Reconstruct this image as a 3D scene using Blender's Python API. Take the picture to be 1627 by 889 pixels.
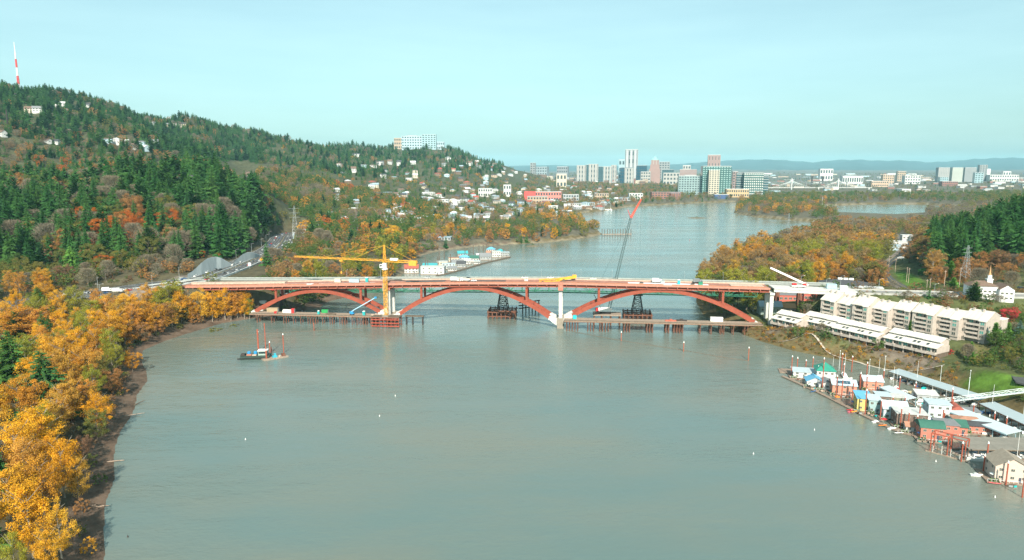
import bpy, math, random
import numpy as np
from mathutils import Vector, Matrix
R = math.radians
rnd = random.Random(7)
npr = np.random.RandomState(11)
scene = bpy.context.scene
col = scene.collection
for o in list(bpy.data.objects):
    bpy.data.objects.remove(o)

# ------------------------------------------------------------------ camera
FPX, CX, CY, HZ, CAMZ = 1100.0, 813.5, 444.5, 266.0, 122.0
PITCH = math.atan((CY - HZ) / FPX)
SP, CP = math.sin(PITCH), math.cos(PITCH)
cam_d = bpy.data.cameras.new('camera')
cam = bpy.data.objects.new('camera', cam_d)
col.objects.link(cam)
cam_d.sensor_width = 36.0
cam_d.lens = FPX / 1627.0 * 36.0
cam_d.clip_start = 1.0
cam_d.clip_end = 120000.0
cam.location = (0, 0, CAMZ)
cam.rotation_euler = (R(90) - PITCH, 0, 0)
scene.camera = cam

# ------------------------------------------------------------------ sky, sun, exposure
SUN_EL, SUN_AZ = R(37), R(180 - 4)          # azimuth clockwise from +Y: behind the camera, from its left
world = bpy.data.worlds.new('World')
scene.world = world
world.use_nodes = True
nt = world.node_tree
bg = nt.nodes['Background']
sky = nt.nodes.new('ShaderNodeTexSky')
sky.sky_type = 'NISHITA'
sky.sun_disc = False
sky.sun_elevation = SUN_EL
sky.sun_rotation = SUN_AZ
sky.altitude = 100.0
sky.air_density = 1.0
sky.dust_density = 2.0
sky.ozone_density = 1.0
hsv = nt.nodes.new('ShaderNodeHueSaturation')
hsv.inputs['Saturation'].default_value = 0.55
tint = nt.nodes.new('ShaderNodeMix'); tint.data_type = 'RGBA'; tint.blend_type = 'MULTIPLY'
tint.inputs[0].default_value = 1.0
tint.inputs[7].default_value = (0.74, 1.08, 1.06, 1)
# thin high veil of cloud, faint
tc = nt.nodes.new('ShaderNodeTexCoord')
mp = nt.nodes.new('ShaderNodeMapping'); mp.inputs['Scale'].default_value = (1.6, 1.6, 11.0)
nz = nt.nodes.new('ShaderNodeTexNoise'); nz.inputs['Scale'].default_value = 2.6; nz.inputs['Detail'].default_value = 8
rp = nt.nodes.new('ShaderNodeMapRange')
rp.inputs[1].default_value = 0.35; rp.inputs[2].default_value = 0.75
rp.inputs[3].default_value = 0.12; rp.inputs[4].default_value = 0.24
veil = nt.nodes.new('ShaderNodeMix'); veil.data_type = 'RGBA'
veil.inputs[7].default_value = (6.6, 9.3, 9.2, 1)
nt.links.new(tc.outputs['Generated'], mp.inputs['Vector'])
nt.links.new(mp.outputs[0], nz.inputs['Vector'])
nt.links.new(nz.outputs['Fac'], rp.inputs[0])
nt.links.new(sky.outputs[0], hsv.inputs['Color'])
nt.links.new(hsv.outputs[0], tint.inputs[6])
nt.links.new(tint.outputs[2], veil.inputs[6])
nt.links.new(rp.outputs[0], veil.inputs[0])
nt.links.new(veil.outputs[2], bg.inputs['Color'])
bg.inputs['Strength'].default_value = 0.089

sun_d = bpy.data.lights.new('sun', 'SUN')
sun_d.energy = 5.0
sun_d.angle = R(0.6)
sun_d.color = (1.0, 0.90, 0.76)
sun = bpy.data.objects.new('sun', sun_d)
col.objects.link(sun)
sd = Vector((math.sin(SUN_AZ) * math.cos(SUN_EL), math.cos(SUN_AZ) * math.cos(SUN_EL), math.sin(SUN_EL)))
sun.rotation_euler = sd.to_track_quat('Z', 'Y').to_euler()
sun.location = (-200, -200, 600)

scene.view_settings.view_transform = 'Standard'
scene.view_settings.look = 'None'
scene.view_settings.exposure = 0.70
scene.view_settings.gamma = 1.0
scene.view_settings.use_curve_mapping = False
scene.render.engine = 'CYCLES'
scene.cycles.max_bounces = 6
scene.cycles.diffuse_bounces = 2
scene.cycles.glossy_bounces = 3
scene.cycles.transmission_bounces = 3
scene.cycles.volume_bounces = 0
scene.cycles.transparent_max_bounces = 6
scene.cycles.use_denoising = True
scene.cycles.denoiser = 'OPENIMAGEDENOISE'
scene.cycles.denoising_input_passes = 'RGB_ALBEDO_NORMAL'
scene.cycles.denoising_prefilter = 'NONE'
scene.cycles.use_adaptive_sampling = False
scene.cycles.use_light_tree = False
scene.cycles.caustics_reflective = False
scene.cycles.caustics_refractive = False

# ------------------------------------------------------------------ pixel rays -> real points
def ray(px, py):
    a, b = (px - CX) / FPX, -(py - CY) / FPX
    return a, b * SP + CP, b * CP - SP
def G(px, py, z=0.0):
    """point of the plane at height z seen at a photograph pixel"""
    dx, dy, dz = ray(px, py)
    t = (z - CAMZ) / dz
    return Vector((dx * t, dy * t, z))
def D(px, py, Y):
    """point at distance Y seen at a photograph pixel"""
    dx, dy, dz = ray(px, py)
    t = Y / dy
    return Vector((dx * t, Y, CAMZ + dz * t))
def PX(x, y, z):
    zz = z - CAMZ
    f = y * CP - zz * SP
    return CX + FPX * x / f, CY - FPX * (y * SP + zz * CP) / f, f

# ------------------------------------------------------------------ materials
MATS = {}
def mat(name, c, rough=0.7, var=0.18, scale=0.6, metal=0.0, bump=0.0, spec=0.3, coat=0.0, c2=None, streak=None):
    if name in MATS: return MATS[name]
    m = bpy.data.materials.new(name); m.use_nodes = True
    n = m.node_tree.nodes; l = m.node_tree.links
    b = n['Principled BSDF']
    b.inputs['Roughness'].default_value = rough
    b.inputs['Metallic'].default_value = metal
    b.inputs['Specular IOR Level'].default_value = spec
    b.inputs['Coat Weight'].default_value = coat
    tc = n.new('ShaderNodeTexCoord')
    t = n.new('ShaderNodeTexNoise'); t.inputs['Scale'].default_value = scale; t.inputs['Detail'].default_value = 6
    t.inputs['Roughness'].default_value = 0.65
    if streak:
        mpn = n.new('ShaderNodeMapping'); mpn.inputs['Scale'].default_value = streak
        l.new(tc.outputs['Object'], mpn.inputs[0]); l.new(mpn.outputs[0], t.inputs['Vector'])
    else:
        l.new(tc.outputs['Object'], t.inputs['Vector'])
    mx = n.new('ShaderNodeMix'); mx.data_type = 'RGBA'
    lo = c2 if c2 else tuple(x * (1 - var) for x in c)
    hi = c if c2 else tuple(min(0.95, x * (1 + var)) for x in c)
    mx.inputs[6].default_value = (*lo, 1); mx.inputs[7].default_value = (*hi, 1)
    r = n.new('ShaderNodeMapRange'); r.inputs[1].default_value = 0.3; r.inputs[2].default_value = 0.7
    l.new(t.outputs['Fac'], r.inputs[0]); l.new(r.outputs[0], mx.inputs[0])
    l.new(mx.outputs[2], b.inputs['Base Color'])
    if bump:
        bp = n.new('ShaderNodeBump'); bp.inputs['Strength'].default_value = bump; bp.inputs['Distance'].default_value = 0.1
        l.new(t.outputs['Fac'], bp.inputs['Height']); l.new(bp.outputs[0], b.inputs['Normal'])
    MATS[name] = m
    return m

# ------------------------------------------------------------------ mesh building
def mesh_np(name, V, F, mats=(), smooth=False):
    me = bpy.data.meshes.new(name)
    V = np.asarray(V, dtype=np.float32); F = np.asarray(F, dtype=np.int32)
    k = F.shape[1]
    me.vertices.add(len(V)); me.vertices.foreach_set('co', V.ravel())
    me.loops.add(F.size); me.loops.foreach_set('vertex_index', F.ravel())
    me.polygons.add(len(F)); me.polygons.foreach_set('loop_start', np.arange(0, F.size, k, dtype=np.int32))
    me.polygons.foreach_set('loop_total', np.full(len(F), k, dtype=np.int32))
    if smooth: me.polygons.foreach_set('use_smooth', np.ones(len(F), dtype=bool))
    me.update(calc_edges=True)
    for m in mats: me.materials.append(m)
    return me
def link(name, me, parent=None, loc=(0, 0, 0), rz=0.0):
    o = bpy.data.objects.new(name, me); col.objects.link(o)
    o.location = loc; o.rotation_euler = (0, 0, rz)
    if parent: o.parent = parent
    return o
def tag(o, label=None, cat=None, group=None, kind=None):
    if label: o['label'] = label
    if cat: o['category'] = cat
    if group: o['group'] = group
    if kind: o['kind'] = kind
    return o
def thing(name, label, cat, loc=(0, 0, 0), rz=0.0, group=None):
    return tag(link(name, None, None, loc, rz), label, cat, group)
def copy_tree(o, parent=None):
    c = o.copy(); col.objects.link(c); c.parent = parent
    for ch in list(o.children): copy_tree(ch, c)
    return c
class MB:
    """collects shapes into one mesh"""
    def __init__(s): s.v = []; s.f = []; s.m = []; s.mi = 0
    def add(s, vs, fs):
        b = len(s.v); s.v.extend([tuple(p) for p in vs])
        for f in fs: s.f.append([b + i for i in f]); s.m.append(s.mi)
        return s
    def box(s, c, size, rz=0.0):
        hx, hy, hz = size[0] / 2, size[1] / 2, size[2] / 2; ca, sa = math.cos(rz), math.sin(rz)
        vs = []
        for dz in (-hz, hz):
            for dx, dy in ((-hx, -hy), (hx, -hy), (hx, hy), (-hx, hy)):
                vs.append((c[0] + dx * ca - dy * sa, c[1] + dx * sa + dy * ca, c[2] + dz))
        return s.add(vs, [(3, 2, 1, 0), (4, 5, 6, 7), (0, 1, 5, 4), (1, 2, 6, 5), (2, 3, 7, 6), (3, 0, 4, 7)])
    def bx(s, x0, x1, y0, y1, z0, z1):
        return s.box(((x0 + x1) / 2, (y0 + y1) / 2, (z0 + z1) / 2), (abs(x1 - x0), abs(y1 - y0), abs(z1 - z0)))
    def beam(s, p, q, w, h=None):
        h = h or w; p = Vector(p); q = Vector(q); d = (q - p)
        if d.length < 1e-6: return s
        d.normalize()
        up = Vector((0, 0, 1)) if abs(d.z) < 0.95 else Vector((0, 1, 0))
        a = d.cross(up).normalized() * (w / 2); b = a.cross(d).normalized() * (h / 2)
        vs = [p - a - b, p + a - b, p + a + b, p - a + b, q - a - b, q + a - b, q + a + b, q - a + b]
        return s.add(vs, [(0, 1, 2, 3), (7, 6, 5, 4), (1, 0, 4, 5), (2, 1, 5, 6), (3, 2, 6, 7), (0, 3, 7, 4)])
    def tube(s, p, q, r0, r1=None, n=8, cap=True):
        r1 = r0 if r1 is None else r1; p = Vector(p); q = Vector(q); d = (q - p).normalized()
        up = Vector((0, 0, 1)) if abs(d.z) < 0.95 else Vector((0, 1, 0))
        a = d.cross(up).normalized(); b = a.cross(d).normalized(); vs = []
        for c, r in ((p, r0), (q, r1)):
            for i in range(n):
                t = 2 * math.pi * i / n; vs.append(c + (a * math.cos(t) + b * math.sin(t)) * r)
        fs = [(i, (i + 1) % n, n + (i + 1) % n, n + i) for i in range(n)]
        if cap: fs += [tuple(range(n - 1, -1, -1)), tuple(range(n, 2 * n))]
        return s.add(vs, fs)
    def prism(s, poly, z0, z1):
        n = len(poly)
        return s.add([(p[0], p[1], z0) for p in poly] + [(p[0], p[1], z1) for p in poly],
                     [tuple(range(n - 1, -1, -1)), tuple(range(n, 2 * n))] + [(i, (i + 1) % n, n + (i + 1) % n, n + i) for i in range(n)])
    def xprism(s, poly, x0, x1):
        """poly in (y, z), swept along x"""
        n = len(poly)
        return s.add([(x0, p[0], p[1]) for p in poly] + [(x1, p[0], p[1]) for p in poly],
                     [tuple(range(n)), tuple(range(2 * n - 1, n - 1, -1))] + [(i, n + i, n + (i + 1) % n, (i + 1) % n) for i in range(n)])
    def lathe(s, prof, c=(0, 0, 0), n=12):
        vs = []; fs = []
        for r, z in prof:
            for i in range(n):
                t = 2 * math.pi * i / n; vs.append((c[0] + r * math.cos(t), c[1] + r * math.sin(t), c[2] + z))
        for k in range(len(prof) - 1):
            for i in range(n):
                j = (i + 1) % n; fs.append((k * n + i, k * n + j, (k + 1) * n + j, (k + 1) * n + i))
        fs += [tuple(range(n - 1, -1, -1)), tuple(range((len(prof) - 1) * n, len(prof) * n))]
        return s.add(vs, fs)
    def gable(s, L, Wd, z0, zr, over=0.4, th=0.25):
        """two roof slabs, ridge along x, centred on the origin"""
        hw = Wd / 2 + over; hl = L / 2 + over; drop = (zr - z0) * over / (Wd / 2)
        for sg in (-1, 1):
            e = (sg * hw, z0 - drop); r = (0, zr)
            vs = [(-hl, e[0], e[1]), (hl, e[0], e[1]), (hl, r[0], r[1]), (-hl, r[0], r[1])]
            vs += [(a, b, c + th) for a, b, c in vs]
            fs = [(0, 1, 2, 3), (7, 6, 5, 4), (0, 4, 5, 1), (1, 5, 6, 2), (2, 6, 7, 3), (3, 7, 4, 0)]
            if sg > 0: fs = [tuple(reversed(f)) for f in fs]
            s.add(vs, fs)
        return s
    def hip(s, L, Wd, z0, zr, over=0.5):
        a, b = L / 2 + over, Wd / 2 + over; r = max(0.1, a - b)
        return s.add([(-a, -b, z0), (a, -b, z0), (a, b, z0), (-a, b, z0), (-r, 0, zr), (r, 0, zr)],
                     [(3, 2, 1, 0), (0, 1, 5, 4), (1, 2, 5), (2, 3, 4, 5), (3, 0, 4)])
    def mesh(s, name, mats):
        me = bpy.data.meshes.new(name); me.from_pydata(s.v, [], s.f)
        if not isinstance(mats, (list, tuple)): mats = [mats]
        for m in mats: me.materials.append(m)
        if len(mats) > 1: me.polygons.foreach_set('material_index', s.m)
        me.update(); return me
    def build(s, name, mats, parent=None, loc=(0, 0, 0), rz=0.0):
        return link(name, s.mesh(name, mats), parent, loc, rz)
def share(o, name, parent, loc, rz=0.0):
    return link(name, o.data if hasattr(o, 'data') else o, parent, loc, rz)
# ------------------------------------------------------------------ river outline, terrain
def pxpoly(pts): return np.array([tuple(G(x, y, 0))[:2] for x, y in pts])
RIVER = pxpoly([(120, 1500), (150, 1010), (165, 884), (164, 840), (166, 801), (180, 762), (181, 712), (191, 684), (209, 658), (214, 646), (216, 628),
    (234, 604), (232, 590), (224, 574), (227, 556), (262, 541), (302, 528), (353, 513), (403, 505), (440, 500), (480, 494), (506, 489), (522, 478),
    (560, 470), (600, 460), (632, 444), (648, 425), (672, 405), (700, 398), (760, 391), (870, 385), (930, 378), (957, 372), (950, 366),
    (930, 353), (906, 345), (925, 338), (960, 335), (1000, 328), (1060, 325), (1120, 322), (1168, 320.5), (1172, 323), (1166, 338), (1200, 345),
    (1260, 350), (1325, 354), (1328, 357), (1270, 372), (1200, 398), (1135, 425), (1112, 445), (1106, 478), (1118, 500), (1150, 516), (1180, 530),
    (1207, 541), (1262, 557), (1317, 568), (1372, 578), (1405, 585), (1450, 598), (1500, 616), (1560, 640), (1627, 668), (1700, 700), (1900, 800),
    (2200, 1000), (2300, 1500)])
LAGOON = pxpoly([(1308, 339), (1312, 326.5), (1400, 324), (1470, 324.5), (1520, 328), (1530, 338), (1420, 344)])
def seg_dist(P, poly):
    """signed distance: negative inside the polygon"""
    d2 = np.full(len(P), 1e18); inside = np.zeros(len(P), bool); n = len(poly)
    for i in range(n):
        a = poly[i]; b = poly[(i + 1) % n]; e = b - a
        w = P - a; t = np.clip((w @ e) / (e @ e + 1e-9), 0, 1)
        q = w - t[:, None] * e; d2 = np.minimum(d2, (q * q).sum(1))
        c1 = (a[1] <= P[:, 1]) & (b[1] > P[:, 1]); c2 = (a[1] > P[:, 1]) & (b[1] <= P[:, 1])
        cr = e[0] * w[:, 1] - e[1] * w[:, 0]
        inside ^= (c1 & (cr > 0)) | (c2 & (cr < 0))
    d = np.sqrt(d2); return np.where(inside, -d, d)
def line_dist(P, pl):
    """distance to a 3D polyline in plan, and the height there"""
    d = np.full(len(P), 1e9); z = np.zeros(len(P))
    for a, b in zip(pl[:-1], pl[1:]):
        a2 = np.array(a[:2]); e = np.array(b[:2]) - a2; w = P - a2
        t = np.clip((w @ e) / (e @ e), 0, 1); q = w - t[:, None] * e; dd = np.sqrt((q * q).sum(1))
        k = dd < d; d[k] = dd[k]; z[k] = (a[2] + t * (b[2] - a[2]))[k]
    return d, z
def shore(P):
    return np.minimum(seg_dist(P, RIVER), seg_dist(P, LAGOON))
PROF = {
 -500: [(0, 10), (250, 14), (400, 22), (600, 60), (900, 150), (1400, 280), (2100, 370), (3000, 360), (6000, 250), (30000, 60)],
 0: [(0, 6), (300, 7), (450, 11), (540, 20), (650, 30), (800, 62), (1000, 92), (1300, 138), (1700, 245), (2100, 342), (2600, 320), (5000, 200), (30000, 50)],
 150: [(0, 5), (460, 8), (540, 21), (620, 27), (700, 40), (900, 80), (1100, 104), (1500, 166), (2300, 322), (3000, 290), (6000, 150), (30000, 50)],
 300: [(0, 4), (540, 10), (575, 25), (650, 28), (720, 32), (790, 52), (950, 84), (1150, 103), (1700, 146), (2700, 288), (3500, 240), (6000, 120), (30000, 50)],
 400: [(0, 3), (545, 8), (580, 25), (800, 27), (860, 30), (950, 48), (1150, 76), (1400, 84), (2000, 108), (3000, 246), (4000, 190), (8000, 80), (30000, 50)],
 480: [(0, 3), (560, 5), (650, 10), (800, 18), (1000, 26), (1300, 34), (1800, 68), (2400, 130), (3300, 250), (4200, 190), (8000, 70), (30000, 50)],
 560: [(0, 3), (700, 7), (1000, 13), (1400, 24), (2000, 58), (2600, 110), (3600, 250), (4500, 190), (8000, 60), (30000, 50)],
 650: [(0, 5), (1000, 10), (1500, 18), (2200, 40), (3000, 88), (4000, 228), (5000, 170), (8000, 60), (30000, 50)],
 720: [(0, 5), (1000, 8), (1500, 13), (2200, 24), (3000, 58), (4200, 216), (5200, 150), (8000, 60), (30000, 50)],
 780: [(0, 5), (1000, 6), (2000, 12), (3000, 38), (4400, 148), (5500, 90), (8000, 50), (30000, 50)],
 830: [(0, 5), (1000, 6), (2000, 10), (3000, 25), (4500, 88), (5500, 50), (8000, 40), (30000, 50)],
 900: [(0, 5), (1000, 6), (2500, 9), (3500, 18), (5000, 34), (8000, 40), (30000, 60)],
 1000: [(0, 5), (1000, 6), (3000, 8), (5000, 14), (8000, 40), (12000, 60), (30000, 80)],
 1200: [(0, 5), (470, 8), (560, 8), (1000, 6), (3000, 7), (5000, 12), (8000, 40), (12000, 60), (30000, 80)],
 1300: [(0, 5), (440, 8), (462, 12), (480, 15), (500, 16), (520, 12), (600, 12), (900, 7), (3000, 7), (5000, 12), (8000, 40), (12000, 60), (30000, 80)],
 1400: [(0, 5), (400, 8.5), (440, 9.5), (455, 15.5), (478, 17), (503, 23), (540, 23), (600, 17), (700, 15), (900, 8), (2500, 7), (5000, 12), (8000, 40), (12000, 60), (30000, 80)],
 1500: [(0, 5), (370, 8.5), (414, 9.5), (428, 15), (460, 17), (484, 25), (520, 27), (600, 25), (700, 23), (900, 18), (1300, 10), (3000, 8), (5000, 14), (8000, 40), (12000, 60), (30000, 80)],
 1640: [(0, 8), (310, 11), (370, 13), (410, 16), (440, 18), (474, 27), (520, 30), (600, 33), (700, 38), (850, 42), (1100, 36), (1500, 15), (5000, 15), (8000, 40), (12000, 60), (30000, 80)],
 2200: [(0, 10), (300, 20), (450, 26), (700, 36), (1100, 36), (5000, 18), (12000, 60), (30000, 80)],
}
PK = sorted(PROF)
HIGHWAY = [tuple(G(*p)) for p in [(-260, 520, 20), (-60, 494, 21), (120, 470, 23), (240, 453, 25), (310, 444, 27), (352, 431, 27.5), (385, 418, 27.5), (418, 403.5, 26.5), (438, 392, 25), (447, 381, 23), (452, 374, 20), (470, 369, 17)]]
RAIL = [tuple(G(*p)) for p in [(1520, 484, 20), (1470, 471, 18), (1440, 457, 16), (1418, 445, 15), (1408, 433, 14), (1411, 421, 13), (1426, 409, 12), (1438, 397, 11), (1440, 384, 10), (1432, 372, 9)]]
BP0 = Vector((-97.0, 535.0, 0)); BA = R(-6.0)
def BR(u, v, z=0.0):
    """bridge axes (u along the deck, v away from the camera) -> world"""
    c, s = math.cos(BA), math.sin(BA)
    return Vector((BP0.x + u * c - v * s, BP0.y + u * s + v * c, z))
RIVERROW = [(182, 507, 6.8), (212, 482, 6.9), (232, 452, 7.0), (252, 424, 7.2), (275, 398, 7.4)]
APTROW = [(230, 487, 14.6), (255, 462, 14.6), (283, 438, 14.6), (305, 415, 14.8)]
APPROACH = [tuple(BR(u, 8, z)) for u, z in [(345, 31.0), (400, 30.5), (460, 30), (520, 30), (640, 31)]]
WESTEND = [tuple(BR(u, 7, z)) for u, z in [(-240, 24), (-215, 25), (-165, 26.3)]]
_nz = np.random.RandomState(5)
NW = [(_nz.uniform(-1, 1, 2) * (2 * math.pi / wl), _nz.uniform(0, 6.28), amp) for wl, amp in
      [(900, 9), (700, 8), (420, 6), (300, 5), (190, 3), (120, 2.2), (80, 1.4), (45, .8), (27, .5)] for _ in range(2)]
def heights(P):
    P = np.asarray(P, float)
    Y = np.maximum(P[:, 1], 1.0)
    pc = CX + FPX * P[:, 0] / (Y * 0.985)
    Hs = np.array([np.interp(Y, [a for a, b in PROF[k]], [b for a, b in PROF[k]]) for k in PK])
    i = np.clip(np.searchsorted(PK, pc) - 1, 0, len(PK) - 2); k0 = np.array(PK)[i]; k1 = np.array(PK)[i + 1]
    t = np.clip((pc - k0) / (k1 - k0), 0, 1); t = t * t * (3 - 2 * t); ar = np.arange(len(P))
    z = Hs[i, ar] * (1 - t) + Hs[i + 1, ar] * t
    nz = sum(a * np.sin(P @ k + ph) for k, ph, a in NW)
    z = z + nz * np.clip((z - 12) / 70.0, 0.0, 1.0) + 0.35 * np.clip(nz, -3, 3) * np.clip(z / 12, 0, 1) * 0.4
    d = shore(P)
    w = np.where(P[:, 0] < 0, 24.0, 17.0)
    s = np.clip(d / w, 0, 1)
    z = np.where(d > 0, z * (0.12 * s + 0.88 * s * s * (3 - 2 * s)) + 0.25, np.maximum(-3.5, d * 0.25))
    for pl, half, soft in ((HIGHWAY, 18, 22), (RAIL, 7, 10), (APPROACH, 9, 24), (WESTEND, 10, 14), (APTROW, 12, 9), (RIVERROW, 9, 7)):
        dd, zz = line_dist(P, pl); k = np.clip((dd - half) / soft, 0, 1); k = k * k * (3 - 2 * k)
        k = np.where(d > 2, k, 1.0); z = z * k + (zz - 0.35) * (1 - k)
    return z, d
def ground(x, y):
    return float(heights(np.array([[x, y]]))[0][0])
NC, NR = 440, 620
pcs = np.concatenate([np.linspace(-900, -60, 50, endpoint=False), np.linspace(-60, 1690, NC - 90, endpoint=False), np.linspace(1690, 2500, 40)])
ys = np.concatenate([np.geomspace(70, 2600, NR - 130, endpoint=False), np.geomspace(2600, 26000, 130)])
GX = ((pcs[None, :] - CX) / FPX * 0.985) * ys[:, None]; GY = np.repeat(ys[:, None], len(pcs), 1)
GP = np.stack([GX.ravel(), GY.ravel()], 1)
GZ, GD = heights(GP)
idx = np.arange(len(ys) * len(pcs)).reshape(len(ys), len(pcs))
F = np.stack([idx[:-1, :-1], idx[:-1, 1:], idx[1:, 1:], idx[1:, :-1]], -1).reshape(-1, 4)
# drop what lies deep below the river
keep = (GZ[F] > -3.2).any(1)
tm = bpy.data.materials.new('ground'); tm.use_nodes = True
tn, tl = tm.node_tree.nodes, tm.node_tree.links
b = tn['Principled BSDF']; b.inputs['Roughness'].default_value = 0.95; b.inputs['Specular IOR Level'].default_value = 0.1
at = tn.new('ShaderNodeAttribute'); at.attribute_name = 'ground_colour'
n1 = tn.new('ShaderNodeTexNoise'); n1.inputs['Scale'].default_value = 0.11; n1.inputs['Detail'].default_value = 10; n1.inputs['Roughness'].default_value = 0.75
gg = tn.new('ShaderNodeTexCoord'); tl.new(gg.outputs['Object'], n1.inputs['Vector'])
mr = tn.new('ShaderNodeMapRange'); mr.inputs[1].default_value = .3; mr.inputs[2].default_value = .7; mr.inputs[3].default_value = .45; mr.inputs[4].default_value = 1.6
tl.new(n1.outputs['Fac'], mr.inputs[0])
mu = tn.new('ShaderNodeMix'); mu.data_type = 'RGBA'; mu.blend_type = 'MULTIPLY'; mu.inputs[0].default_value = 1
tl.new(at.outputs['Color'], mu.inputs[6]); tl.new(mr.outputs[0], mu.inputs[7]); tl.new(mu.outputs[2], b.inputs['Base Color'])
bp = tn.new('ShaderNodeBump'); bp.inputs['Strength'].default_value = .6; bp.inputs['Distance'].default_value = .6
tl.new(n1.outputs['Fac'], bp.inputs['Height']); tl.new(bp.outputs[0], b.inputs['Normal'])
ter = link('ground', mesh_np('ground', np.stack([GP[:, 0], GP[:, 1], GZ], 1), F[keep], [tm], True))
tag(ter, kind='structure')
# what the ground is made of: mud, forest floor, grass, dry brush, town
C = np.tile(np.array([0.085, 0.075, 0.045]), (len(GP), 1))
pc = CX + FPX * GP[:, 0] / (GP[:, 1] * 0.985)
hill = (GZ > 35) & (pc < 860); C[hill] = (0.07, 0.074, 0.04)
town = (GP[:, 1] > 1000) & (GZ < 60) & (pc > 470) & ~hill; C[town] = (0.115, 0.105, 0.075)
far = GP[:, 1] > 5200; C[far] = (0.13, 0.13, 0.12)
east = (pc > 1120) & (GP[:, 1] < 1000) & (GP[:, 1] > 60); C[east] = (0.085, 0.098, 0.04)
mud = (GD < 11) & (GD > -30); C[mud] = np.where((GP[mud, 0] < 0)[:, None], (0.115, 0.082, 0.06), (0.12, 0.095, 0.045))
sand = (GD < 6) & (GD > 0) & (GP[:, 1] > 700); C[sand] = (0.2, 0.17, 0.12)
def patch(pts, z, c, soft=3):
    d = seg_dist(GP, np.array([tuple(G(x, y, z))[:2] for x, y in pts])); k = np.clip(0.5 - d / soft, 0, 1)[:, None]
    C[:] = C * (1 - k) + np.array(c) * k
patch([(1526, 584), (1560, 587), (1600, 596), (1640, 604), (1640, 616), (1590, 606), (1550, 594)], 12.5, (0.085, 0.16, 0.025))
patch([(1420, 428), (1436, 434), (1462, 452), (1475, 466), (1448, 458), (1430, 445)], 15, (0.10, 0.20, 0.03))
patch([(1530, 548), (1627, 552), (1640, 580), (1540, 572)], 13, (0.13, 0.12, 0.05))
patch([(150, 470), (180, 462), (205, 466), (190, 474), (160, 476)], 23, (0.09, 0.17, 0.03))
patch([(1215, 520), (1300, 530), (1370, 548), (1480, 578), (1520, 570), (1380, 530), (1260, 505)], 9, (0.16, 0.13, 0.10))
patch([(160, 462), (300, 440), (300, 452), (200, 468)], 25, (0.2, 0.17, 0.15))
ca = ter.data.color_attributes.new('ground_colour', 'FLOAT_COLOR', 'POINT')
ca.data.foreach_set('color', np.concatenate([C, np.ones((len(C), 1))], 1).astype(np.float32).ravel())

# ------------------------------------------------------------------ water
wm = bpy.data.materials.new('river_water'); wm.use_nodes = True
wn, wl = wm.node_tree.nodes, wm.node_tree.links
b = wn['Principled BSDF']; b.inputs['IOR'].default_value = 1.333; b.inputs['Specular IOR Level'].default_value = 0.9
wt = wn.new('ShaderNodeTexCoord')
def wnoise(sc, scale, det, ro=0.6):
    m_ = wn.new('ShaderNodeMapping'); m_.inputs['Scale'].default_value = scale; m_.inputs['Rotation'].default_value = (0, 0, R(-8))
    n_ = wn.new('ShaderNodeTexNoise'); n_.inputs['Scale'].default_value = sc; n_.inputs['Detail'].default_value = det; n_.inputs['Roughness'].default_value = ro
    wl.new(wt.outputs['Object'], m_.inputs[0]); wl.new(m_.outputs[0], n_.inputs['Vector']); return n_
big = wnoise(0.006, (0.7, 1.6, 1), 5, 0.55)          # slow drifts of silt
w1 = wnoise(0.42, (0.6, 1.5, 1), 5, .7); w2 = wnoise(0.11, (0.7, 1.5, 1), 3)
gust = wnoise(0.012, (0.5, 2.6, 1), 4, 0.6)            # wind patches
mc = wn.new('ShaderNodeMix'); mc.data_type = 'RGBA'
mc.inputs[6].default_value = (0.114, 0.168, 0.158, 1); mc.inputs[7].default_value = (0.152, 0.170, 0.140, 1)
r1 = wn.new('ShaderNodeMapRange'); r1.inputs[1].default_value = .40; r1.inputs[2].default_value = .60
wl.new(big.outputs['Fac'], r1.inputs[0]); wl.new(r1.outputs[0], mc.inputs[0]); wl.new(mc.outputs[2], b.inputs['Base Color'])
r2 = wn.new('ShaderNodeMapRange'); r2.inputs[1].default_value = .35; r2.inputs[2].default_value = .65; r2.inputs[3].default_value = 0.03; r2.inputs[4].default_value = 0.15
wl.new(gust.outputs['Fac'], r2.inputs[0]); wl.new(r2.outputs[0], b.inputs['Roughness'])
ad = wn.new('ShaderNodeMath'); ad.operation = 'MULTIPLY_ADD'; ad.inputs[1].default_value = 2.2
wl.new(w2.outputs['Fac'], ad.inputs[0]); wl.new(w1.outputs['Fac'], ad.inputs[2])
r3 = wn.new('ShaderNodeMapRange'); r3.inputs[1].default_value = .35; r3.inputs[2].default_value = .65; r3.inputs[3].default_value = 0.18; r3.inputs[4].default_value = 0.5
wl.new(gust.outputs['Fac'], r3.inputs[0])
bp = wn.new('ShaderNodeBump'); bp.inputs['Distance'].default_value = 0.55
wl.new(r3.outputs[0], bp.inputs['Strength']); wl.new(ad.outputs[0], bp.inputs['Height']); wl.new(bp.outputs[0], b.inputs['Normal'])
wx = np.linspace(-900, 2600, 15); wy = np.geomspace(60, 4200, 24)
WV = [(x, y, 0) for y in wy for x in wx]
WF = [(j * 15 + i, j * 15 + i + 1, (j + 1) * 15 + i + 1, (j + 1) * 15 + i) for j in range(23) for i in range(14)]
tag(link('river_water', mesh_np('river_water', WV, WF, [wm])), kind='structure')

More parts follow.
